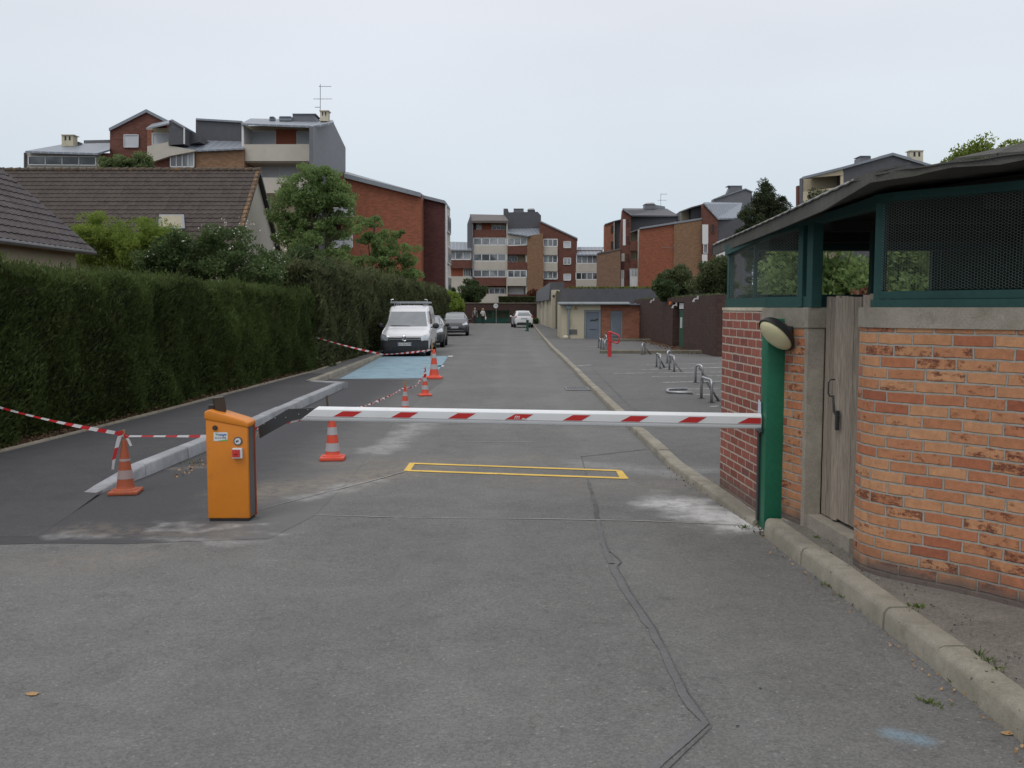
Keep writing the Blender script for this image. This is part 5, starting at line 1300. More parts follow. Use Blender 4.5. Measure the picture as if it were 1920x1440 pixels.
def roofbox(parent, pts, Y, dp, mat='slate_l', cap=True):
    o = pz(parent, 'roof_box', pts, Y, dp, mat)
    if cap: m = MB(); xs = [p[0] for p in pts]; y_ = min(p[1] for p in pts); m.pz([(min(xs)+1, y_-1.2), (max(xs)-1, y_-1.2), (max(xs)-1, y_), (min(xs)+1, y_)], Y-.1, dp+.2); obj('cap', m, M['lead'], o, fixn=True)
roofbox(BL, [(549, 214), (589, 215), (593, 228), (547, 228)], Yb + 4.5, 2); roofbox(BL, [(523, 219), (546, 220), (546, 226), (523, 226)], Yb + 4, 1.2, 'lead'); roofbox(BL, [(505, 219.5), (514, 219.5), (514, 226), (505, 226)], Yb + 4.2, .5); roofbox(BL, [(140, 267), (149, 267), (149, 273), (140, 273)], Yb + 5, .5)
def antenna(parent, px, y0, y1, Y, bars):
    m = MB(); m.tube([at(px, y1, Y), at(px, y0, Y)], .03, 5)
    for xa, xb, y in bars: m.tube([at(xa, y, Y), at(xb, y, Y)], .02, 4); [m.tube([at(q, y-1, Y), at(q, y+1.2, Y)], .012, 3) for q in np.linspace(xa+1, xb-1, 5)]
    return obj('antenna', m, M['antenna'], parent)
antenna(BL, 600.5, 158, 210, Yb + 4.2, [(588, 622, 185.5), (598, 621, 162), (590, 600, 201)])
# ---------- centre block
YC = 148.0
BC = thing('apartment_building', (at(970, 550, YC).x, YC + 5, 2.2), 'four storey brown and cream apartment block facing down the end of the street', 'building')
rc(BC, 'wall', 842, 1130, 469, 570, YC + 2, 9, 'b_brown'); rc(BC, 'wall', 886, 952, 413, 570, YC + 1.6, 8, 'beige'); rc(BC, 'wall', 952, 1018, 437, 570, YC + 1.5, 8, 'beige')
pz(BC, 'side_wall', [(876, 420), (882, 403), (886, 413), (886, 468), (876, 462)], YC + 1, 8, 'slate_l')
slabpx(BC, 'roof', [(884, 413.5, YC - .6), (953.5, 413.5, YC - .6), (946, 403, YC + 6), (881, 401.5, YC + 6)], 'brownroof', .35)
rc(BC, 'side_wall', 884.8, 887, 413, 560, YC - .3, 2.2, 'slate_l'); rc(BC, 'side_wall', 949.5, 951.5, 414, 560, YC - .3, 2, 'cream')
def band(b, x0, x1, y0, y1, mat, dy=0.0, dp=.4): rc(b, 'parapet', x0, x1, y0, y1, YC + dy, dp, mat)
rc(BC, 'panel', 903, 921, 414.5, 432, YC + 1.3, .2, 'orangepanel'); rc(BC, 'panel', 887, 893, 414.5, 432, YC + 1.3, .2, 'b_brown'); wr(BC, 893.5, 902, 419, 431, YC + 1.4, 2, 'glass_l', bar=.12); wr(BC, 922.5, 947, 423.5, 431, YC + 1.4, 3, 'glass', bar=.12)
band(BC, 887, 949.5, 431, 445.5, 'b_brown'); wr(BC, 888, 948.5, 446, 459.5, YC + .1, 4, 'glass_l', bar=.16)
band(BC, 887, 949.5, 460, 475.5, 'cream'); wr(BC, 888, 948.5, 476, 489.5, YC + .1, 4, 'glass', bar=.16)
band(BC, 887, 949.5, 490, 505.5, 'cream'); wr(BC, 888, 948.5, 506, 519.5, YC + .1, 4, 'glass_l', bar=.16)
band(BC, 887, 949.5, 520, 536, 'b_brown'); rc(BC, 'wall', 887, 949.5, 536, 551, YC + 1.2, .3, 'b_brown'); wr(BC, 917, 947, 540, 551, YC + 1.1, 3, 'glass', bar=.14); band(BC, 887, 949.5, 551, 572, 'cream')
# low left wing
slabpx(BC, 'roof', [(839, 468, YC - .4), (885, 468, YC - .4), (878, 454, YC + 5), (839, 453, YC + 5)], 'zinc', .2)
wr(BC, 839, 883, 471.5, 486.5, YC + .1, 3, 'glass_l', bar=.16); rc(BC, 'wall', 838, 885, 468, 472, YC, .5, 'cream'); band(BC, 838, 884.5, 488, 503, 'b_brown'); rc(BC, 'panel', 846, 868, 503.5, 518, YC + 1, .5, 'orangepanel'); wr(BC, 869, 882, 504, 518, YC + 1.1, 3, 'glass_l', bar=.12); wr(BC, 838, 845, 504, 518, YC + 1.1, 1, 'glass_l', bar=.12); band(BC, 838, 884.5, 518, 572, 'cream')
# middle recessed column
slabpx(BC, 'roof', [(951, 436, YC - 1), (990, 442, YC - 1), (1018.5, 437.5, YC + .5), (1012, 428, YC + 5), (953, 429, YC + 5)], 'zinc', .15)
pz(BC, 'parapet', [(951, 437), (989, 443), (989, 446), (951, 447)], YC - .5, .4, 'cream'); window(BC, [(952, 447.5), (988, 445), (988, 459), (952, 460.5)], YC - .4, 3, 'glass_l', bar=.16)
rc(BC, 'parapet', 951.5, 989, 461, 477, YC - .5, .4, 'b_brown'); wr(BC, 953, 970, 479, 491, YC + 1.3, 3, 'glass', bar=.12); rc(BC, 'parapet', 951.5, 988, 491.5, 506, YC - .5, .4, 'b_brown')
wr(BC, 952, 987, 507, 520, YC - .4, 3, 'glass', bar=.16); rc(BC, 'parapet', 951.5, 987, 520.5, 536, YC - .5, .4, 'cream'); rc(BC, 'panel', 953, 983, 538, 552, YC + 1.2, .2, 'white'); rc(BC, 'parapet', 951.5, 987, 552, 572, YC - .5, .4, 'b_maroon')
rc(BC, 'side_wall', 985.5, 988.5, 477, 553, YC - .3, 2, 'cream')
pz(BC, 'wall', [(988.5, 442.5), (1018.5, 437.8), (1018.5, 572), (988.5, 572)], YC - .6, 6, 'b_ochre')
pz(BC, 'wall', [(946, 393), (952, 391), (954, 398), (1008, 397), (1014.5, 404), (1014.5, 440), (952, 440), (946, 404)], YC + 5, 7, 'slate')
roofbox(BC, [(964, 392), (981, 392), (983, 399), (962, 399)], YC + 7, 1.5); roofbox(BC, [(990, 394), (1003, 394), (1004, 400), (988, 400)], YC + 7, 1.5, 'slate'); rc(BC, 'chimney', 944, 951.5, 391, 402, YC + 6, 1, 'slate_l')
m = MB(); c = at(996, 392, YC + 7.5); m.sph(c, .55, (1, 1, .5)); obj('roof_dome', m, M['white'], BC, smooth='all')
pz(BC, 'wall', [(1012, 415), (1018, 416), (1082, 447), (1082, 460), (1080, 572), (1012, 572)], YC + .3, 8, 'b_brown')
slabpx(BC, 'roof', [(1013, 413.5, YC + .1), (1083, 446, YC + .1), (1083, 450, YC + 8), (1016, 415, YC + 8)], 'lead', .22)
for y0, mt_ in ((448.5, 'glass_l'), (479, 'glass'), (509.5, 'glass')):
    wr(BC, 1018.8, 1045, y0, y0 + 13.5, YC + .2, 3, mt_, bar=.14)
    if y0 < 500: rc(BC, 'parapet', 1018.6, 1045.5, y0 + 14.5, y0 + 29.5, YC - .1, .4, 'cream')
for y0, mt_, n in ((453, 'shutter', 1), (484, 'glass_l', 2), (514, 'shutter', 1)): wr(BC, 1057, 1070, y0, y0 + 11.5, YC + .25, n, mt_, bar=.12)
slabpx(BC, 'roof', [(1081, 477, YC - .4), (1124, 477, YC - .4), (1132, 463, YC + 5), (1083, 463, YC + 5)], 'zinc', .2)
wr(BC, 1081, 1121, 479, 494, YC + .1, 4, 'glass', bar=.14); band(BC, 1080, 1122, 494.5, 510, 'cream'); wr(BC, 1080, 1121, 511, 524, YC + .1, 4, 'glass', bar=.14); band(BC, 1080, 1122, 524.5, 572, 'cream')
# ---------- right complex
YR = 128.0
BR = thing('apartment_building', (at(1250, 540, YR).x, YR + 6, 2.7), 'stepped apartment block with big blank red and ochre brick gables right of centre', 'building')
pz(BR, 'wall', [(1121, 474.5), (1163.5, 466), (1163.5, 560), (1120, 560)], YR - 3, 1.6, 'b_tan'); slabpx(BR, 'roof', [(1120, 474, YR - 3.1), (1164, 465, YR - 3.1), (1164, 468, YR + 4), (1124, 476, YR + 4)], 'brownroof', .2)
pz(BR, 'wall', [(1134, 421), (1151, 415.5), (1151, 560), (1133, 560)], YR + 5, 1.6, 'b_pink'); pz(BR, 'wall', [(1151, 415), (1168, 411), (1168, 560), (1151, 560)], YR + 5.4, 1.6, 'slate'); slabpx(BR, 'roof', [(1133.5, 420, YR + 4.8), (1151, 414, YR + 4.8), (1168, 410, YR + 5), (1168, 412, YR + 11)], 'slate_l', .15)
for y0 in (423, 453): wr(BR, 1145.8, 1150, y0, y0 + 13, YR + 4.95, 1, 'dark', 'b_brown')
rc(BR, 'end_wall', 1150.6, 1152.2, 416, 468, YR + 4.85, .3, 'cream')
pz(BR, 'wall', [(1168, 393), (1183, 403), (1183, 560), (1164, 560), (1164, 440)], YR, 1.6, 'b_brown')
pz(BR, 'wall', [(1183, 402), (1273, 404), (1273, 412), (1240, 424), (1183, 438)], YR + 1.5, 1.6, 'slate'); pz(BR, 'wall', [(1183, 434), (1200, 429), (1200, 560), (1183, 560)], YR + 1.4, 1.6, 'beige')
slabpx(BR, 'roof', [(1168, 391.5, YR - .2), (1184, 403, YR - .2), (1274, 404.5, YR + 1.4), (1250, 391, YR + 6), (1170, 390.5, YR + 6)], 'slate', .18)
pz(BR, 'roof_edge', [(1168, 390), (1185, 401.5), (1183.5, 404), (1167.5, 393)], YR - .3, .4, 'lead')
rc(BR, 'recess', 1168, 1173, 411, 460, YR - .05, .1, 'white'); rc(BR, 'recess', 1165, 1171, 475, 490, YR - .05, .1, 'cream')
rc(BR, 'parapet', 1164.6, 1170.5, 491, 506, YR - .1, .2, 'b_maroon'); wr(BR, 1165.5, 1169.5, 507, 521, YR - .05, 1, 'glass_l'); rc(BR, 'parapet', 1164.6, 1170, 522, 560, YR - .1, .2, 'white')
for y0 in (410, 443, 476, 508): wr(BR, 1176, 1179.5, y0, y0 + 13, YR - .03, 1, 'dark', 'b_brown')
roofbox(BR, [(1210, 383), (1229, 383), (1229, 392), (1208, 392)], YR + 5, 2, 'slate_l'); roofbox(BR, [(1229, 384), (1247, 387), (1247, 392), (1229, 392)], YR + 6, 2, 'lead', False)
m = MB(); m.sph(at(1219, 381.5, YR + 6), .6, (1, 1, .45)); obj('roof_dome', m, M['white'], BR, smooth='all')
antenna(BR, 1239, 363, 392, YR + 5, [(1233, 1250, 375.5), (1239, 1251, 364)])
rc(BR, 'parapet', 1182, 1198, 452, 470, YR - .2, .3, 'b_brown'); rc(BR, 'parapet', 1182, 1198, 487, 503, YR - .2, .3, 'b_brown'); wr(BR, 1181.5, 1195.5, 503.5, 519, YR - .1, 5, 'glass', bar=.12); rc(BR, 'parapet', 1181, 1195.5, 519.5, 560, YR - .2, .3, 'white')
slabpx(BR, 'roof', [(1182, 434.5, YR - .3), (1200, 428, YR - .3), (1200, 431, YR + 3), (1184, 436, YR + 3)], 'slate_l', .15)
rc(BR, 'end_wall', 1196, 1199.5, 430, 560, YR - .4, 3, 'cream')
pz(BR, 'wall', [(1199.5, 428), (1264, 418), (1264, 560), (1196.5, 560), (1196.5, 540)], YR - .7, 1.6, 'b_red')
pz(BR, 'wall', [(1264, 417.8), (1316.5, 410.2), (1315, 560), (1262, 560)], YR - .9, 1.6, 'b_ochre')
slabpx(BR, 'roof', [(1199, 427, YR - 1), (1264, 417, YR - 1), (1317, 408.5, YR - 1), (1317, 407, YR + 6), (1210, 424, YR + 6)], 'lead', .2)
m = MB(); c = at(1262, 465, YR - 1.2); m.tube([c, c + Vector((-1.6, 0, .1))], .03, 4); m.tube([at(1262, 458, YR - 1.2), at(1265, 469, YR - 1.2)], .04, 4); obj('antenna', m, M['antenna'], BR)
pz(BR, 'wall', [(1275, 396), (1318, 384), (1318, 560), (1275, 560)], YR + 3, 1.6, 'beige'); pz(BR, 'wall', [(1295.5, 389.5), (1319, 383.5), (1319, 560), (1295.5, 560)], YR + 1.5, 1.6, 'slate'); slabpx(BR, 'roof', [(1274, 396.5, YR), (1296, 388, YR), (1319, 382, YR + 1), (1319, 384, YR + 8), (1280, 394, YR + 8)], 'slate_l', .15); rc(BR, 'end_wall', 1274.5, 1276, 397, 417, YR, 3, 'slate_l')
pz(BR, 'wall', [(1319, 381), (1346.5, 410), (1344, 560), (1314, 560), (1318, 420)], YR - 1.4, 1.6, 'b_brown'); slabpx(BR, 'roof', [(1319, 379.5, YR - 1.6), (1346.5, 409.5, YR - 1.6), (1384, 408, YR - 1), (1392, 380, YR + 5), (1322, 379, YR + 5)], 'zinc', .2)
pz(BR, 'wall', [(1345, 409.5), (1392, 408.5), (1392, 560), (1343, 560)], YR - 1.1, 1.6, 'slate'); pz(BR, 'parapet', [(1343, 454), (1360, 447), (1360, 500), (1342, 500)], YR - 1.6, .4, 'white')
rc(BR, 'recess', 1317, 1328, 421, 457, YR - 1.5, .1, 'white'); wr(BR, 1319, 1326.5, 458, 475, YR - 1.5, 1, 'glass_l'); rc(BR, 'parapet', 1316.5, 1326.5, 477, 495, YR - 1.6, .2, 'white'); rc(BR, 'recess', 1315, 1324, 497, 512, YR - 1.5, .1, 'cream')
for y0 in (421, 462): wr(BR, 1334, 1339, y0, y0 + 15, YR - 1.45, 1, 'dark', 'b_brown')
pz(BR, 'wall', [(1338, 373), (1365, 362), (1398, 354), (1410, 360), (1410, 560), (1338, 560)], YR + 8, 1.6, 'slate_l'); roofbox(BR, [(1370, 349), (1391, 349), (1393, 359), (1364, 362)], YR + 9, 1.5); slabpx(BR, 'roof', [(1337, 373, YR + 7.8), (1398, 353, YR + 7.8), (1412, 359, YR + 7.8), (1398, 356, YR + 14)], 'lead', .15)
# ---------- far right block
YQ = 86.0
BQ = thing('apartment_building', (at(1620, 500, YQ).x, YQ + 4, 2.7), 'slate clad block with a cream loggia above the enclosure roof at right', 'building')
pz(BQ, 'wall', [(1506, 334), (1585, 314), (1585, 612), (1506, 612)], YQ + 2.2, .5, 'beige')
pz(BQ, 'wall', [(1581, 313), (1640, 300), (1674, 288), (1765, 316), (1790, 330), (1790, 612), (1581, 612)], YQ, 1.6, 'slate')
slabpx(BQ, 'roof', [(1504, 331.5, YQ - .3), (1582, 312, YQ - .3), (1674, 286.5, YQ - .2), (1765, 314, YQ - .2), (1760, 312, YQ + 8), (1560, 322, YQ + 8)], 'lead', .22)
pz(BQ, 'fascia', [(1506, 333), (1580.5, 314), (1580.5, 328), (1506, 334.5)], YQ - .1, .3, 'beige'); pz(BQ, 'parapet', [(1506, 359), (1581, 350), (1581, 400), (1505, 400)], YQ - .15, .3, 'beige')
rc(BQ, 'end_wall', 1504, 1506.5, 333, 612, YQ - .12, .8, 'slate'); rc(BQ, 'wall', 1496, 1505, 348, 612, YQ + 1, .6, 'b_brown'); rc(BQ, 'side_wall', 1576, 1581.5, 322, 360, YQ - .05, .1, 'beige'); wr(BQ, 1565, 1579, 330, 350, YQ + 2.4, 1, 'shutter')
roofbox(BQ, [(1613, 295), (1633, 293), (1633, 306), (1612, 308)], YQ + 3, 1.5); slabpx(BQ, 'roof_panel', [(1634, 299, YQ + 2), (1674, 286, YQ + 2), (1710, 296, YQ + 3), (1690, 292, YQ + 6), (1650, 292, YQ + 6)], 'zinc', .4)
chimney(BQ, 1707, 1731, 281.5, 305, YQ + 3)
# ================================================================== podiums, garages, far wall
m = MB(); m.ext([(7.05, 32.3, LZ-.02), (7.02, 53.6, LZ-.02), (60, 53.6, LZ-.02), (60, 41, LZ-.02), (9.9, 40.5, LZ-.02)][::1], (0, 0, 2.15))
GR = thing('tiled_garage', (9, 43, 0), 'dark brown tiled garage wall with green recessed doors behind the parking court', 'garage')
gm = MB()
def wallseg(m, p, q, z0, z1, th=.3): wallstrip([p, q], z0, z1, th, m)
gx = lambda y: 7.05 - .0015*(y-32.3)
def garage_front(segs):
    for i, (a, b, z0) in enumerate(segs):
        m = MB(); m.ext([(gx(a), a, z0), (gx(b), b, z0), (gx(b), b, 2.2), (gx(a), a, 2.2)], (.35, 0, 0)); obj('wall', m, M['b_garage'], GR, fixn=True)
dA = (gr(1289, 645, LZ), gr(1264, 640, LZ)); dY0 = 36.6; dY1 = 38.9
def doorY(px): return 7.05 * F / (px - 960)
y_a, y_b = doorY(1281), doorY(1261); y_c, y_d = doorY(1200.5), doorY(1188.5)
garage_front([(32.3, y_a, 0), (y_b, y_c, 0), (y_d, 53.6, 0), (y_a, y_b, 1.98), (y_c, y_d, 1.98)])
m = MB(); m.ext([(7.07, 32.31, 0), (8.83, 37.9, 0), (8.83, 37.9, 2.2), (7.07, 32.31, 2.2)], (.3, -.1, 0)); obj('wall', m, M['b_garage'], GR, fixn=True)
m = MB(); m.ext([(8.83, 37.8, 0), (60, 39, 0), (60, 39, 2.2), (8.83, 37.8, 2.2)], (0, .3, 0)); obj('wall', m, M['b_garage'], GR, fixn=True)
m = MB(); m.ext([(7.2, 32.9, 2.12), (7.3, 53.6, 2.12), (60, 53.6, 2.12), (60, 39.2, 2.12), (8.85, 38.0, 2.12)], (0, 0, .07)); obj('roof', m, M['grassground'], GR, fixn=True)
for (ya, yb) in ((y_a, y_b), (y_c, y_d)):
    m = MB(); m.box(7.75, 7.8, ya - .2, yb + .2, LZ, 2.0); obj('recess', m, M['dark'], GR)
    m = MB(); m.box(7.4, 7.75, yb + .01, yb + .1, LZ, 2.0); m.box(7.4, 7.75, ya - .1, ya - .01, LZ, 2.0); obj('recess', m, M['dark'], GR)  # jambs coloured near-black to paint the shade inside the doorway
    m = MB(); m.box(7.15, 7.19, ya + .05, ya + (yb-ya)*.60, LZ + .02, 1.66); d = obj('door', m, M['greendoor'], GR)
    m = MB(); m.box(7.10, 7.15, ya + (yb-ya)*.34, ya + (yb-ya)*.40, .9, 1.35); obj('handle', m, M['white'], d)
    m = MB(); m.box(7.13, 7.17, ya + .05, ya + (yb-ya)*.58, 1.70, 1.95); obj('transom_sign', m, M['white'], GR)
m = MB(); m.box(6.96, 7.05, y_b + .35, y_b + .6, 1.88, 2.02, .02); tag(obj('warning_lamp', m, plain('orange_lamp', (0.62, 0.14, 0.03), .4)), 'small orange lamp on the tiled wall beside the nearer green door', 'lamp')
m = MB(); m.box(6.96, 7.05, y_d - 1.0, y_d - .7, 1.88, 2.0, .02); tag(obj('wall_lamp', m, M['flash']), 'small pale lamp on the tiled wall between the two green doors', 'lamp')
def bracket(px, py, lb):
    Y = doorY(px); z = at(px, py, Y).z; m = MB(); m.tube([(7.04, Y, z + .06), (6.90, Y, z + .02), (6.86, Y - .02, z - .05)], .028, 6); m.box(6.83, 6.90, Y - .10, Y + .08, z - .09, z - .03, .01); m.box(7.01, 7.05, Y - .08, Y + .08, z, z + .15)
    tag(obj('wall_spotlight', m, M['flash']), lb, 'spotlight', 'small pale fittings on the tiled garage wall')
bracket(1190, 575, 'small pale wall fitting at the far end of the tiled garage wall'); bracket(1226, 564.5, 'small pale fitting high on the garage wall above and left of the nearer door'); bracket(1268, 574, 'small pale fitting directly over the nearer green garage door'); bracket(1308, 562, 'small pale fitting nearest the free corner of the garage wall')
# utility building
UB = thing('utility_building', (5, 56, 0), 'low cream rendered building with slate fascia, gutter and grey metal door', 'building')
uz = 1.98
fx = lambda px: at(px, 600, 51.2).x
m = MB(); m.box(fx(1053), fx(1095.5), 51.2, 56, 0, uz); m.box(fx(1095.5), fx(1126), 51.2, 56, 1.62, uz); obj('wall', m, M['yellowcream'], UB)
m = MB(); m.box(fx(1127), fx(1145), 51.3, 56, 0, 1.90); m.box(fx(1167.5), 7.04, 51.3, 56, 0, 1.90); m.box(fx(1145), fx(1167.5), 51.3, 56, 1.60, 1.90); obj('brick_wall', m, M['b_pink'], UB)
m = MB(); m.box(fx(1096), fx(1126.5), 51.3, 51.4, LZ, 1.62); d = obj('door', m, M['greydoor'], UB)
m = MB(); m.box(fx(1096), fx(1099), 51.25, 51.3, LZ, 1.62); m.box(fx(1123.5), fx(1126.5), 51.25, 51.3, LZ, 1.62); m.box(fx(1099), fx(1123.5), 51.25, 51.3, 1.52, 1.62); obj('frame', m, M['greyframe'], d)
m = MB()
for i in range(4): m.box(fx(1107) + .09*i, fx(1107) + .09*i + .06, 51.27, 51.3, 1.02 + .02*(i % 2), 1.10)
m.box(fx(1118.5), fx(1121), 51.27, 51.3, 1.08, 1.16); m.box(fx(1106), fx(1118), 51.28, 51.3, .55, .565); obj('graffiti', m, M['ink'], d)
m = MB(); m.box(fx(1145), fx(1167.5), 51.38, 51.45, LZ, 1.60); d = obj('door', m, M['greyframe'], UB)
m = MB(); m.box(fx(1149), fx(1164), 51.34, 51.38, LZ + .1, 1.45); obj('panel', m, M['greydoor'], d)
m = MB(); m.box(fx(1047), fx(1178), 50.95, 52.5, uz, uz + .09); obj('roof_edge', m, M['flash'], UB); m = MB(); m.tube([(fx(1047), 50.93, uz - .02), (fx(1180), 50.93, uz - .02)], .055, 8); obj('gutter', m, M['greyframe'], UB)
m = MB(); m.box(fx(1126.5), 7.04, 51.1, 52.4, 1.90, 1.97); obj('roof_edge', m, M['greydoor'], UB)
m = MB(); px_ = fx(1065.5); m.tube([(px_, 51.08, .05), (px_, 51.08, uz - .08)], .05, 8); m.box(px_ - .15, px_ + .15, 51.02, 51.15, uz - .3, uz - .12, .03); obj('downpipe', m, M['greyframe'], UB)
m = MB(); m.box(fx(1066), fx(1082), 51.17, 51.2, .30, .56); obj('vent_grille', m, M['metal_mid'], UB)
m = MB(); m.sph((fx(1079.5), 51.15, 1.74), .08); obj('round_lamp', m, M['stake'], UB, smooth='all')
m = MB(); m.sph((fx(1060), 50.9, .12), .17, (1, 1, .8)); obj('stone', m, M['coping'], UB, smooth='all')
# oblique side up to the pier, pier, far bays
P0 = (fx(1053), 51.21); P1 = (3.75, 76.5)
m = MB(); m.ext([(P0[0], P0[1], 0), (P1[0], P1[1], 0), (P1[0], P1[1], uz), (P0[0], P0[1], uz)], (1.0, 0, 0)); obj('side_wall', m, M['yellowcream'], UB, fixn=True)
m = MB(); a, b = at(1034, 615, 78), at(1049, 544, 78); m.box(a.x, b.x, 77, 79, 0, b.z); pier = obj('pier', m, M['yellowcream'], UB)
m = MB(); c = at(1038, 555, 76.98); m.box(c.x-.08, c.x+.08, 76.95, 77.0, c.z-.08, c.z+.08); c = at(1045, 549, 76.98); m.box(c.x-.08, c.x+.08, 76.95, 77.0, c.z-.16, c.z+.16); obj('vent', m, M['dark'], pier)
xw = lambda y: 3.35 - .018*(y-79)
m = MB(); m.ext([(3.35, 79, 0), (2.92, 103, 0), (2.92, 103, 2.5), (3.35, 79, 2.5)], (1, 0, 0)); obj('side_wall', m, M['yellowcream'], UB, fixn=True)
for y in (84, 91, 98, 101.5):
    m = MB(); m.box(xw(y) - .22, xw(y) + .1, y, y + .35, 0, 2.42); obj('pilaster', m, M['cream'], UB)
for y, z in ((87, 1.35), (95, 1.6)):
    m = MB(); m.box(xw(y) - .04, xw(y) + .1, y, y + .6, z, z + .5); obj('vent', m, M['dark'], UB)
m = MB(); m.box(xw(99) - .12, xw(99), 99.2, 99.7, .5, 1.0, .03); tag(obj('fire_hose_box', m, M['redpaint']), 'small red fixture low on the far end of the cream side wall', 'fixture')
m = MB(); a, b = at(1034, 528, 79), at(1008, 545, 103)
m.ext([(3.12, 79, 2.42), (2.62, 103, 2.40), (2.72, 103, 3.55), (3.25, 79, 3.9)], (1.2, 0, 0)); obj('fascia', m, M['slate'], UB, fixn=True)
m = MB(); m.ext([(at(1050, 600, 60).x, 60, uz + .0), (60, 60, uz), (60, 60, 2.98), (at(1050, 600, 60).x, 60, 2.98)], (0, .5, 0)); obj('fascia', m, M['slate'], UB, fixn=True)
m = MB(); m.ext([(fx(1050), 51.3, 1.9), (60, 51.3, 1.9), (60, 60, 1.9), (3.2, 60, 1.9)], (0, 0, .06)); obj('roof', m, M['slate_l'], UB, fixn=True)
# raised ground and terrace behind
m = MB(); m.box(3.6, 90, 60.5, 160, 0, 2.95); struct('terrace', m, M['grassground'])
m = MB(); m.box(-60, 3.4, 105.6, 165, 0, 2.2); struct('terrace', m, M['grassground'])
rs = np.random.RandomState(90); n = 22000
C = np.stack([rs.uniform(3.7, 24, n), 60.6 + 66*rs.rand(n)**2.2, 2.96 + .06*rs.rand(n)], 1)
o = leafmesh('grass', C, .28, M['grass'], dirs=np.tile([0, 0, 1.0], (n, 1)), aspect=3, rs=rs, jitter=.5); o['kind'] = 'stuff'
n = 5000; C = np.stack([rs.uniform(7.2, 12, n), rs.uniform(32.6, 53, n), 2.20 + .04*rs.rand(n)], 1); C = C[C[:, 1] > 32.6 + (C[:, 0]-7.2)*3.1]
o = leafmesh('grass', C, .16, M['leaf_olive'], dirs=np.tile([0, 0, 1.0], (len(C), 1)), aspect=3, rs=rs, jitter=.5); o['kind'] = 'stuff'
FW = thing('tiled_end_wall', (-2, 105.3, 0), 'dark maroon tiled wall closing the far end of the street with a green gated opening', 'wall')
fx2 = lambda px: at(px, 590, 105.3).x
ox0, ox1 = fx2(893), fx2(956)
m = MB(); m.box(-14, ox0, 105.2, 105.6, 0, 2.24); m.box(ox1, 2.95, 105.2, 105.6, 0, 2.24); m.box(ox0, ox1, 105.2, 105.6, 1.45, 2.24); obj('wall', m, M['b_garage'], FW)
m = MB(); m.box(-14, 2.95, 105.12, 105.65, 2.24, 2.32); obj('coping', m, M['edging'], FW)
m = MB(); m.box(ox0, ox1, 107, 107.2, 0, 1.5); obj('opening', m, M['dark'], FW)
for a, b in ((ox0 + .02, (ox0+ox1)/2 - .03), ((ox0+ox1)/2 + .03, ox1 - .02)):
    m = MB()
    for q in (a, b - .07): m.box(q, q + .07, 105.25, 105.3, .05, 1.42)
    for z in (.08, .55, 1.35): m.box(a, b, 105.26, 105.29, z, z + .05)
    for q in np.arange(a + .15, b - .1, .16): m.box(q, q + .02, 105.265, 105.285, .08, 1.38)
    gt_ = obj('gate', m, M['greendoor'], FW)
    m = MB(); m.box(a + .02, b - .02, 105.30, 105.31, .08, .56); obj('gate_panel', m, M['greenwood'], gt_)
# round sign above the gate
c = at(929.5, 573.5, 104.6); sg = thing('round_sign', (c.x, 104.6, 0), 'small round white sign mounted over the green gates at the far end', 'sign')
m = MB(); n = 24; m.ext([(c.x + .26*math.cos(2*math.pi*i/n), 104.6, c.z + .26*math.sin(2*math.pi*i/n)) for i in range(n)], (0, .03, 0)); sf = obj('disc', m, M['sticker'], sg, fixn=True)
text('sign_writing', '2m00', .17, (c.x, 104.59, c.z), RX, M['ink'], sf)
m = MB(); m.tube([(c.x + .05, 104.7, .02), (c.x + .05, 104.7, 3.0)], .035, 6); obj('pole', m, M['galv'], sg)
# ================================================================== court furniture
def hoop(p0, p1, h, strut, label, r=.026, mat='galv', first=None):
    t = thing('parking_hoop', ((p0.x+p1.x)/2, (p0.y+p1.y)/2, LZ), label, 'parking barrier', 'steel parking hoops in the court')
    a, b = Vector((p0.x, p0.y, LZ)), Vector((p1.x, p1.y, LZ)); d = (b-a); L = d.length; d.normalize(); q = min(.09, L*.45); Z = Vector((0, 0, 1))
    pts = [a, a + Z*(h-q)] + [a + Z*(h-q) + Z*q*math.sin(i*math.pi/8) + d*q*(1-math.cos(i*math.pi/8)) for i in range(1, 5)] + [b + Z*(h-q) + Z*q*math.cos(i*math.pi/8) - d*q*(1-math.sin(i*math.pi/8)) for i in range(0, 4)] + [b + Z*(h-q), b]
    m = MB(); m.tube(pts, r, 8); obj('hoop', m, M[mat], t, smooth='all')
    if strut is not None:
        s = Vector((strut.x, strut.y, LZ)); m = MB(); m.tube([(a+b)/2 + Z*(h-.06), s], r*.8, 8); obj('strut', m, M['metal_mid'], t, smooth='all')
    m = MB()
    for e in (a, b) + ((s,) if strut is not None else ()): m.box(e.x-.05, e.x+.05, e.y-.05, e.y+.05, LZ, LZ+.012)
    obj('foot_plate', m, M['metal_dk'], t); return t
gz = lambda px, py: gr(px, py, LZ)
hoop(gz(1315, 747), gz(1334, 755), .40, gz(1348, 752), 'nearest standing steel hoop, partly cut off by the brick wall corner')
hoop(gz(1304, 717), gz(1317, 718), .40, gz(1336, 720), 'standing steel hoop with long strut just behind the nearest one')
hoop(gz(1231, 688), gz(1238, 692), .39, gz(1246, 689), 'left hoop of the group of three in the middle of the court')
hoop(gz(1251, 681.5), gz(1257, 681), .38, None, 'rearmost hoop of the group of three in the middle of the court')
hoop(gz(1255, 693), gz(1264, 697), .40, gz(1279, 698), 'right hand square topped hoop of the group of three in the court')
hoop(gz(1204, 665), gz(1209, 664), .40, gz(1220, 664.5), 'lone hoop with strut standing on the line between the two islands')
hoop(gz(1122, 652), gz(1126, 652.5), .40, None, 'leftmost of the cluster of hoops beside the red post')
hoop(gz(1127, 655), gz(1131, 655.5), .42, None, 'second hoop from the left beside the red post')
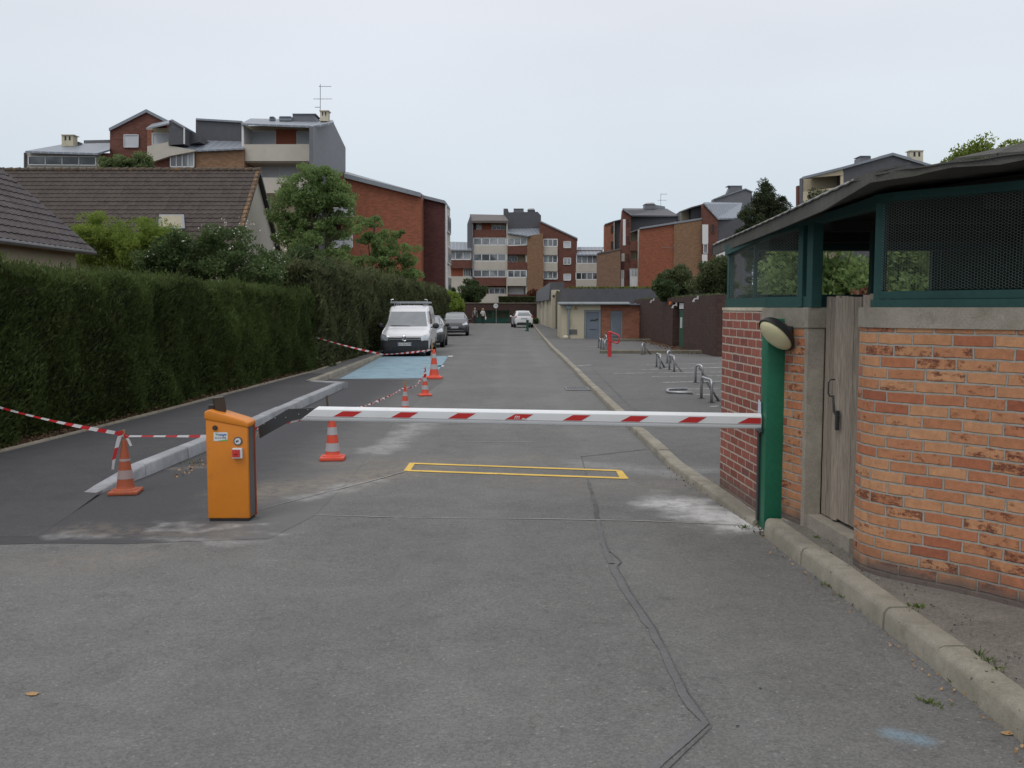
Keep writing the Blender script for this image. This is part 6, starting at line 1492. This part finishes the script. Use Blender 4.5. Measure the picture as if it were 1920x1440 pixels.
hoop(gz(1134, 661), gz(1138, 657), .44, None, 'hoop touching the left side of the red post')
hoop(gz(1134, 646), gz(1137, 648), .45, None, 'rearmost raised hoop behind the red post')
fh = thing('parking_hoop', tuple(gz(1275, 737)), 'fallen steel hoop lying flat on the asphalt of the court', 'parking barrier', 'steel parking hoops in the court')
A = gz(1299, 739.5); B = gz(1256, 738); Cc = gz(1251, 734); Dd = gz(1288, 731.5); m = MB(); m.tube([(p.x, p.y, LZ+.03) for p in (A, B, gz(1251.5, 736.5), Cc, gz(1254, 732.5), Dd)], .024, 8); obj('hoop', m, M['galv'], fh, smooth='all')
p = gz(1143, 669); rp = thing('red_gate_post', (p.x, p.y, LZ), 'red steel post with a small swing frame at its top in the parking court', 'post')
m = MB(); m.tube([(p.x, p.y, LZ), (p.x, p.y, LZ+.86)], .065, 16); m.sph((p.x, p.y, LZ+.86), .066, (1, 1, .5)); obj('post', m, M['redpaint'], rp, smooth=math.radians(50))
k = lambda px, py, dy=0: at(px, py, p.y + dy); m = MB(); m.tube([k(1143, 622.5, -.05), k(1157, 627, -.3), k(1160.5, 629.5, -.33), k(1161.5, 634, -.34), k(1160, 642, -.33), k(1157.5, 644, -.3), k(1144, 639, -.05)], .026, 8); obj('swing_frame', m, M['redpaint'], rp, smooth='all')
p = gr(989, 621); gb = thing('green_bollard', (p.x, p.y, 0), 'dark green bollard by the right kerb in front of the white hatchback', 'bollard')
m = MB(); m.box(p.x-.09, p.x+.09, p.y-.09, p.y+.09, 0, .85, .02); obj('post', m, M['greendoor'], gb); m = MB(); m.box(p.x-.25, p.x-.09, p.y-.05, p.y+.05, .02, .06); m.box(p.x-.11, p.x+.11, p.y-.11, p.y+.11, .74, .80, .01); obj('foot', m, M['metal_dk'], gb)

# ================================================================== vehicles
def cr(tab, n):                                        # Catmull-Rom on station rows
    T = np.array(tab, float); out = []
    for i in range(len(T)-1):
        p0, p1, p2, p3 = T[max(i-1, 0)], T[i], T[i+1], T[min(i+2, len(T)-1)]
        for j in range(n):
            t = j/n; a = .5*(2*p1 + (p2-p0)*t + (2*p0-5*p1+4*p2-p3)*t*t + (3*p1-p0-3*p2+p3)*t**3)
            lo, hi = np.minimum(p1, p2) - .02, np.maximum(p1, p2) + .02; out.append(np.clip(a, lo, hi))
    out.append(T[-1]); return np.array(out)
class Car:
    """stations: y, z_bottom, z_belt, z_top, half width at belt, half width at roof"""
    def __init__(s, name, label, cat, st, paint, W):
        s.root = thing(name, (0, 0, 0), label, cat); s.V = []; s.Fc = []
        T = cr(st, 6); K = 14
        for y, zb, zl, zt_, wb, wt in T:
            h = zl - zb; ctl = [(0, zb), (wb*.80, zb), (wb*.95, zb + h*.10), (wb*1.0, zb + h*.35), (wb*1.0, zb + h*.70), (wb*.985, zl - .01), (wb*.96, zl + .01), ((wb*.96+wt)/2 + .012, (zl+zt_)/2), (wt, zt_ - .055), (wt*.95, zt_ - .018), (wt*.80, zt_), (wt*.45, zt_ + .012), (0, zt_ + .018)]
            s.V += [(x, y, z) for x, z in ctl] + [(-x, y, z) for x, z in ctl[1:-1]][::-1]
            s.k = len(ctl)*2 - 2
        k, n = s.k, len(T)
        s.Fc = [(i*k+j, i*k+(j+1) % k, (i+1)*k+(j+1) % k, (i+1)*k+j) for i in range(n-1) for j in range(k)] + [tuple(range(k))[::-1], tuple(range((n-1)*k, n*k))]
        m = MB(); m.v = list(s.V); m.f = list(s.Fc); s.body = obj('body', m, paint, s.root, smooth=math.radians(42), fixn=True); s.bvh = BVHTree.FromPolygons([Vector(v) for v in s.V], s.Fc); s.L = T[-1][0]
    def patch(s, name, q, mat, axis='f', off=.008, nu=10, nv=5, par=None, th=.0):
        """q: 4 corners (a,b) tl,tr,br,bl ; axis f (front, a=x b=z), r (rear), l/R sides (a=y b=z)"""
        m = MB(); ok = {}
        for j in range(nv+1):
            for i in range(nu+1):
                u, v = i/nu, j/nv
                a = (q[0][0]*(1-u)+q[1][0]*u)*(1-v) + (q[3][0]*(1-u)+q[2][0]*u)*v; b = (q[0][1]*(1-u)+q[1][1]*u)*(1-v) + (q[3][1]*(1-u)+q[2][1]*u)*v
                if axis == 'f': o, d = Vector((a, -3, b)), Vector((0, 1, 0))
                elif axis == 'r': o, d = Vector((a, s.L+3, b)), Vector((0, -1, 0))
                elif axis == 'R': o, d = Vector((5, a, b)), Vector((-1, 0, 0))
                elif axis == 't': o, d = Vector((a, b, 5)), Vector((0, 0, -1))
                else: o, d = Vector((-5, a, b)), Vector((1, 0, 0))
                h = s.bvh.ray_cast(o, d)
                if h[0] is None: continue
                ok[(i, j)] = len(m.v); nrm = h[1]; nrm = nrm if nrm.dot(d) < 0 else -nrm; m.v.append(tuple(h[0] + nrm*off - d*th))
        for j in range(nv):
            for i in range(nu):
                ks = [(i, j), (i+1, j), (i+1, j+1), (i, j+1)]
                if all(x in ok for x in ks): m.f.append(tuple(ok[x] for x in ks))
        return obj(name, m, mat, par or s.root, smooth='all')
    def wheels(s, ys, r, x, w_=.2):
        for y in ys:
            for sx in (-1, 1):
                m = MB(); m.lathe([(r*.62, -w_/2), (r*.95, -w_/2), (r, -w_/2+.03), (r, w_/2-.03), (r*.95, w_/2), (r*.62, w_/2)], n=28)
                m.v = [(sx*x + v[2], y + v[0], r + v[1]) for v in m.v]; wh = obj('wheel', m, M['rubber'], s.root, smooth=math.radians(40), fixn=True)
                m = MB(); m.lathe([(.03, .0), (r*.3, -.015), (r*.62, .01)], n=20); m.v = [(sx*(x + w_/2 - .01) + sx*v[2], y + v[0], r + v[1]) for v in m.v]; m.v = m.v; obj('rim', m, M['galv'], wh, fixn=True)
                m = MB(); n = 24; m.ext([(sx*(x + w_/2 - .045), y + (r+.06)*math.cos(2*math.pi*i/n), r + (r+.06)*math.sin(2*math.pi*i/n)) for i in range(n)], (sx*.03, 0, 0)); obj('wheel_arch', m, M['black'], s.root, fixn=True)
    def mirror(s, y, z, x, mat, sz=.11):
        for sx in (-1, 1):
            m = MB(); m.sph((sx*x, y, z), sz, (1.0, .5, .85)); m.tube([(sx*(x-.2), y, z-.06), (sx*x, y, z-.02)], .03, 6); obj('mirror', m, mat, s.root, smooth='all')
    def plate(s, txt, z, rear=False, blue=True):
        ax_ = 'r' if rear else 'f'; sg = -1 if rear else 1
        h = s.bvh.ray_cast(Vector((0, s.L+3 if rear else -3, z)), Vector((0, -1 if rear else 1, 0)))[0]; y = h.y - sg*.02
        m = MB(); m.box(-.26, .26, min(y, y - sg*.012), max(y, y - sg*.012), z-.055, z+.055, .003); pl = obj('number_plate', m, M['plate'], s.root)
        if blue: m = MB(); yy = y - sg*.014; m.box(-.26, -.225, min(yy, yy+.001), max(yy, yy+.001), z-.05, z+.05); m.box(.225, .26, min(yy, yy+.001), max(yy, yy+.001), z-.05, z+.05); obj('blue_strip', m, M['plateblue'], pl)
        text('plate_number', txt, .085, (0, y - sg*.0155, z), (math.pi/2, 0, math.pi if rear else 0), M['ink'], pl, xs=1.05)
    def place(s, x, y, rz): s.root.location = (x, y, 0); s.root.rotation_euler = (0, 0, rz)
# white van
V = Car('delivery_van', 'white panel van with roof rack and dark bumper parked by the far hedge', 'van',
 [(0, .20, .56, .64, .74, .64), (.06, .14, .66, .75, .84, .72), (.20, .13, .74, .83, .875, .78), (.55, .13, .84, .94, .89, .82), (.95, .13, .92, 1.02, .895, .80), (1.15, .13, .96, 1.14, .895, .76), (1.60, .15, 1.0, 1.56, .895, .70), (1.80, .15, 1.02, 1.72, .895, .70), (2.2, .15, 1.04, 1.82, .895, .72), (3.6, .15, 1.06, 1.84, .895, .74), (4.25, .18, 1.05, 1.82, .89, .74), (4.40, .25, 1.02, 1.70, .86, .72)], M['carwhite'], 1.79)
gb_ = M['bumper']
V.patch('bumper', [(-.90, .58), (.90, .58), (.90, .14), (-.90, .14)], gb_, off=.015, nu=30, nv=10)
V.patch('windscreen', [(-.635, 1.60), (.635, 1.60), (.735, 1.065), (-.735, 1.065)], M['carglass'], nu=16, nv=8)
V.patch('grille', [(-.60, .715), (.60, .715), (.60, .585), (-.60, .585)], M['black'], off=.018, nu=20, nv=3)
for z in (.690, .625): V.patch('grille_bar', [(-.56, z+.010), (.56, z+.010), (.56, z-.010), (-.56, z-.010)], M['galv'], off=.026, nu=20, nv=1)
for sx in (-1, 1):
    V.patch('headlight', [(sx*.56, .72), (sx*.83, .80), (sx*.87, .62), (sx*.60, .565)], M['headlamp'], off=.022, nu=8, nv=4)
    V.patch('lower_intake', [(sx*.54, .36), (sx*.80, .36), (sx*.78, .24), (sx*.54, .24)], M['black'], off=.024, nu=6, nv=3)
V.patch('lower_intake', [(-.47, .34), (.47, .34), (.47, .22), (-.47, .22)], M['black'], off=.022, nu=10, nv=3)
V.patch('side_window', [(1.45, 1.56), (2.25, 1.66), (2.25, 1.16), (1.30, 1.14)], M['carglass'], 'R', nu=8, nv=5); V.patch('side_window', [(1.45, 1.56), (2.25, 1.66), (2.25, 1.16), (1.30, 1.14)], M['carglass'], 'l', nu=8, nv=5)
for ax_ in ('R', 'l'): V.patch('side_trim', [(.3, .42), (4.3, .42), (4.3, .22), (.3, .22)], gb_, ax_, nu=30, nv=2)
V.patch('wiper', [(-.6, 1.095), (.1, 1.075), (.1, 1.06), (-.6, 1.078)], M['black'], off=.02, nu=8, nv=1)
V.plate('DX 916 MM', .45); V.wheels((.85, 3.55), .32, .80); V.mirror(1.42, 1.08, 1.03, M['black'], .13)
m = MB(); n = 28; E0 = -.045; m.tube([(.088*math.cos(2*math.pi*i/n), E0, .655 + .088*math.sin(2*math.pi*i/n)) for i in range(n+1)], .013, 6, False); m.tube([(-.06, E0, .71), (-.02, E0, .585), (0, E0, .64), (.02, E0, .585), (.06, E0, .71)], .012, 5); m.tube([(-.03, E0, .735), (0, E0, .665), (.03, E0, .735)], .012, 5)
obj('emblem', m, M['chrome'], V.root)
m = MB(); 
for sx in (-.62, .62): m.tube([(sx, 1.95, 1.94), (sx, 4.2, 1.94)], .025, 6)
for y in (1.95, 2.7, 3.45, 4.2):
    m.box(-.70, .70, y-.04, y+.04, 1.92, 1.99); [m.tube([(sx, y, 1.80), (sx, y, 1.93)], .02, 6) for sx in (-.55, .55)]
for sx in (-1, 1): m.tube([(sx*.68, 1.95, 1.97), (sx*.68, 1.95, 2.05), (sx*.58, 1.95, 2.06)], .022, 6)
obj('roof_rack', m, M['galv'], V.root); V.place(-3.84, 33.2, math.radians(1.2))
# hatchbacks
def hatch(name, label, W, H, L, paint, wt=.60):
    w_ = W/2
    return Car(name, label, 'car', [(0, .30, .52, .58, w_*.74, w_*.60), (.08, .22, .62, .70, w_*.90, w_*.72), (.25, .20, .70, .80, w_*.96, w_*.80), (.7, .20, .80, .92, w_*.99, w_*.82), (1.05, .20, .87, 1.0, w_, w_*.80), (1.45, .20, .92, H*.84, w_, wt+.04), (1.85, .20, .94, H*.965, w_, wt), (2.3, .20, .95, H, w_, wt-.01), (3.0, .20, .97, H*.985, w_, wt-.02), (L-.5, .22, 1.0, H*.93, w_*.98, wt-.04), (L-.18, .24, 1.0, H*.80, w_*.94, wt), (L-.04, .26, .80, .92, w_*.90, w_*.74), (L, .32, .60, .70, w_*.80, w_*.66)], paint, W)
def hatch_detail(c, W, H, L, paint, low, plate, txt, emblem=True, dark_front=True):
    w_ = W/2
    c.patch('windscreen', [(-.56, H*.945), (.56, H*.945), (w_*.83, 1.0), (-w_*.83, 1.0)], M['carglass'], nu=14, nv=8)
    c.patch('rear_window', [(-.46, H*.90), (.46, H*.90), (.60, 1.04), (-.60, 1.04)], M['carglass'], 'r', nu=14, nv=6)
    for a in ('R', 'l'):
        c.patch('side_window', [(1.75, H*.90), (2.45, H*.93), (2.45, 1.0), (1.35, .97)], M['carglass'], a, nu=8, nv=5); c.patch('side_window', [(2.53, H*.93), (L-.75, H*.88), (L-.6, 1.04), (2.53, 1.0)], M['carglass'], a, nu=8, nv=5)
    c.patch('lower_grille', [(-.55, .50), (.55, .50), (.50, .30), (-.50, .30)], M['black'], off=.014, nu=14, nv=4)
    c.patch('bumper_strip', [(-.62, .345), (.62, .345), (.62, .325), (-.62, .325)], M['galv'], off=.022, nu=14, nv=1)
    for sx in (-1, 1): c.patch('headlight', [(sx*.46, .73), (sx*.74, .84), (sx*.80, .70), (sx*.52, .64)], M['headlamp'], off=.018, nu=6, nv=4)
    if plate: c.plate(txt, .53)
    c.wheels((.78, L-.75), .30, w_*.90); c.mirror(1.45, .98, w_ + .10, M['black'] if dark_front else paint, .10)
    if emblem: m = MB(); h = c.bvh.ray_cast(Vector((0, -3, .66)), Vector((0, 1, 0)))[0]; m.ext([(0, h.y-.012, .735), (.055, h.y-.012, .66), (0, h.y-.012, .585), (-.055, h.y-.012, .66)], (0, -.015, 0)); obj('emblem', m, M['chrome'], c.root, fixn=True)
c = hatch('parked_car', 'charcoal small car mostly hidden behind the white van', 1.68, 1.40, 3.75, M['carcharcoal'], .58); hatch_detail(c, 1.68, 1.40, 3.75, M['carcharcoal'], True, True, 'CK 482 VT', False); c.patch('bumper', [(-.86, .60), (.86, .60), (.86, .2), (-.86, .2)], M['bumper'], off=.010, nu=24, nv=6); c.place(-3.84, 40.6, math.radians(1))
c = hatch('parked_car', 'dark grey hatchback parked facing the camera beyond the van', 1.70, 1.46, 4.0, M['cargrey']); hatch_detail(c, 1.70, 1.46, 4.0, M['cargrey'], True, True, 'BC 171 CL', True); c.place(-3.56, 57.6, math.radians(2))
c = hatch('parked_car', 'white hatchback seen from behind standing on the right side of the street', 1.70, 1.48, 3.95, M['carwhite'])
hatch_detail(c, 1.70, 1.48, 3.95, M['carwhite'], False, False, '', False, False)
for sx in (-1, 1): c.patch('tail_light', [(sx*.60, 1.08), (sx*.74, 1.06), (sx*.80, .86), (sx*.66, .88)], M['taillamp'], 'r', off=.012, nu=5, nv=5)
c.patch('rear_bumper_insert', [(-.58, .46), (.58, .46), (.70, .28), (-.70, .28)], M['bumper'], 'r', off=.015, nu=14, nv=4); c.plate('AM 330 ZR', .80, True)
c.patch('spoiler', [(-.50, 1.425), (.50, 1.425), (.52, 1.375), (-.52, 1.375)], M['carwhite'], 'r', off=.05, nu=10, nv=2)
c.place(.72, 85.6, math.radians(180 + 5))
# ================================================================== people
def person(x, y, label, top, leg, hair, woman=False, face=-1, H=1.74, bag=False, jacket=None):
    k = H / 1.74
    J = {'pel': (0, 0, .93), 'sp': (0, .01, 1.12), 'ch': (0, 0, 1.32), 'nk': (0, 0, 1.47), 'hd': (0, -.01, 1.58), 'tp': (0, 0, 1.70)}
    sw = .155 if woman else .18
    arms = {1: [(sw, 0, 1.40), (sw+.07, .02, 1.12), (sw+.09, -.05, .88), (sw+.09, -.07, .80)], -1: [(-sw, 0, 1.40), (-sw-.07, .02, 1.12), (-sw-.06, -.06, .88), (-sw-.05, -.08, .80)]}
    if woman: arms[-1] = [(-sw, 0, 1.40), (-sw-.09, -.02, 1.14), (-.08, -.20, 1.20), (-.02, -.22, 1.24)]
    legs = {1: [(.09, 0, .88), (.10, -.06, .48), (.10, -.04, .08), (.11, -.15, .03)], -1: [(-.09, 0, .88), (-.10, .05, .48), (-.10, .14, .09), (-.11, .05, .03)]}
    def skin_obj(name, chains, mat, par):
        V = []; E = []; Rd = []; idx = {}
        for ch in chains:
            prev = None
            for p, r in ch:
                key = tuple(round(q, 3) for q in p)
                if key not in idx: idx[key] = len(V); V.append((p[0]*k, p[1]*k, p[2]*k)); Rd.append(r*k)
                if prev is not None and prev != idx[key] and (prev, idx[key]) not in E: E.append((prev, idx[key]))
                prev = idx[key]
        me = bpy.data.meshes.new(name); me.from_pydata(V, E, []); o = bpy.data.objects.new(name, me); COL.objects.link(o); me.materials.append(mat)
        md = o.modifiers.new('skin', 'SKIN'); md.use_smooth_shade = True
        for i, r in enumerate(Rd): me.skin_vertices[0].data[i].radius = (r, r*.85)
        me.skin_vertices[0].data[0].use_root = True; o.modifiers.new('sub', 'SUBSURF').levels = 1; o.modifiers['sub'].render_levels = 1
        if par: o.parent = par
        return o
    t = thing('person', (x, y, 0), label, 'person')
    fingers = []
    bch = [[(J['pel'], .09), (J['sp'], .09), (J['ch'], .10), (J['nk'], .052), (J['hd'], .085), (J['tp'], .062)]]
    for s_ in (1, -1):
        A_ = arms[s_]; bch.append([(J['ch'], .10), (A_[0], .05), (A_[1], .036), (A_[2], .03), (A_[3], .03)])
        hx, hy, hz = A_[3]
        for f in range(4): bch.append([(A_[3], .03), ((hx + (f-1.5)*.016, hy - .012*f*.3, hz - .05), .009), ((hx + (f-1.5)*.017, hy - .01, hz - .085 + abs(f-1.4)*.006), .008)])
        bch.append([(A_[3], .03), ((hx - s_*.035, hy - .03, hz - .03), .010)])
        L_ = legs[s_]; bch.append([(J['pel'], .09), (L_[0], .07), (L_[1], .048), (L_[2], .04), (L_[3], .035)])
    skin_obj('body', bch, M['skin'], t)
    ch = [[((0, 0, .86), .16), ((0, 0, .98), .155), (J['sp'], .14), (J['ch'], .15), ((0, 0, 1.43), .07)]] + [[(J['ch'], .15), (arms[s_][0], .075), (arms[s_][1], .058), (tuple(np.array(arms[s_][1])*.15 + np.array(arms[s_][2])*.85), .045)] for s_ in (1, -1)]
    skin_obj('jacket' if not woman else 'blouse', ch, top, t)
    if jacket: skin_obj('shirt', [[((0, -.12, 1.05), .04), ((0, -.14, 1.25), .05), ((0, -.11, 1.42), .035)]], jacket, t)
    ch = [[((0, 0, 1.0), .12), ((0, 0, .92), .14), (legs[s_][0], .105), (legs[s_][1], .075), (legs[s_][2], .06)] for s_ in (1, -1)]
    skin_obj('trousers', ch, leg, t)
    for s_ in (1, -1): m = MB(); lx, ly_, lz = legs[s_][2]; m.sph((lx*k + x, (ly_-.06)*k + y, .045 + (lz-.08)), .07, (.7, 1.9, .65)); obj('shoe', m, M['black'], t, smooth='all')
    m = MB(); m.sph((x, y + .02, 1.635*k), .108, (.95, 1.0, .95)); 
    if woman: [m.sph((x + sx*.085, y + .03, 1.55*k), .06, (.8, 1, 1.6)) for sx in (-1, 1)]
    obj('hair', m, hair, t, smooth='all')
    m = MB()
    for sx in (-1, 1): m.sph((x + sx*.033, y - .093*k, 1.60*k), .011, sub=1)
    m.box(x-.025, x+.025, y - .098, y - .085, 1.535*k, 1.543*k); obj('eyes', m, M['ink'], t)
    m = MB(); m.sph((x, y - .105, 1.572*k), .016, (.8, 1, 1.3), 1); [m.sph((x + sx*.092, y - .005, 1.58*k), .02, (.5, 1, 1.4), 1) for sx in (-1, 1)]; obj('nose', m, M['skin'], t)
    if bag:
        m = MB(); m.box(x+.22, x+.36, y-.12, y+.06, .50, .80, .03); m.tube([(x+.25, y-.05, .79), (x+.27, y-.06, .88), (x+.33, y-.05, .79)], .01, 5)
        tag(obj('handbag', m, M['white'], smooth=math.radians(40)), 'small white bag held by the woman walking at the far end', 'bag')
    return t
p = gr(890.5, 608); person(p.x, p.y, 'man in a grey jacket and dark trousers walking beside a blonde woman', plain('grey_jacket', (0.13, 0.12, 0.115), .9), plain('dark_trousers', (0.02, 0.021, 0.028), .9), plain('grey_hair', (0.32, 0.28, 0.24), .9), H=1.76, jacket=plain('pale_shirt', (0.42, 0.38, 0.36), .9))
p = gr(905.5, 608); person(p.x, p.y, 'blonde woman in a white top and black trousers carrying a bag', plain('white_blouse', (0.58, 0.57, 0.58), .9), plain('black_trousers', (0.012, 0.012, 0.015), .9), plain('blonde_hair', (0.42, 0.24, 0.12), .8), True, H=1.70, bag=True)
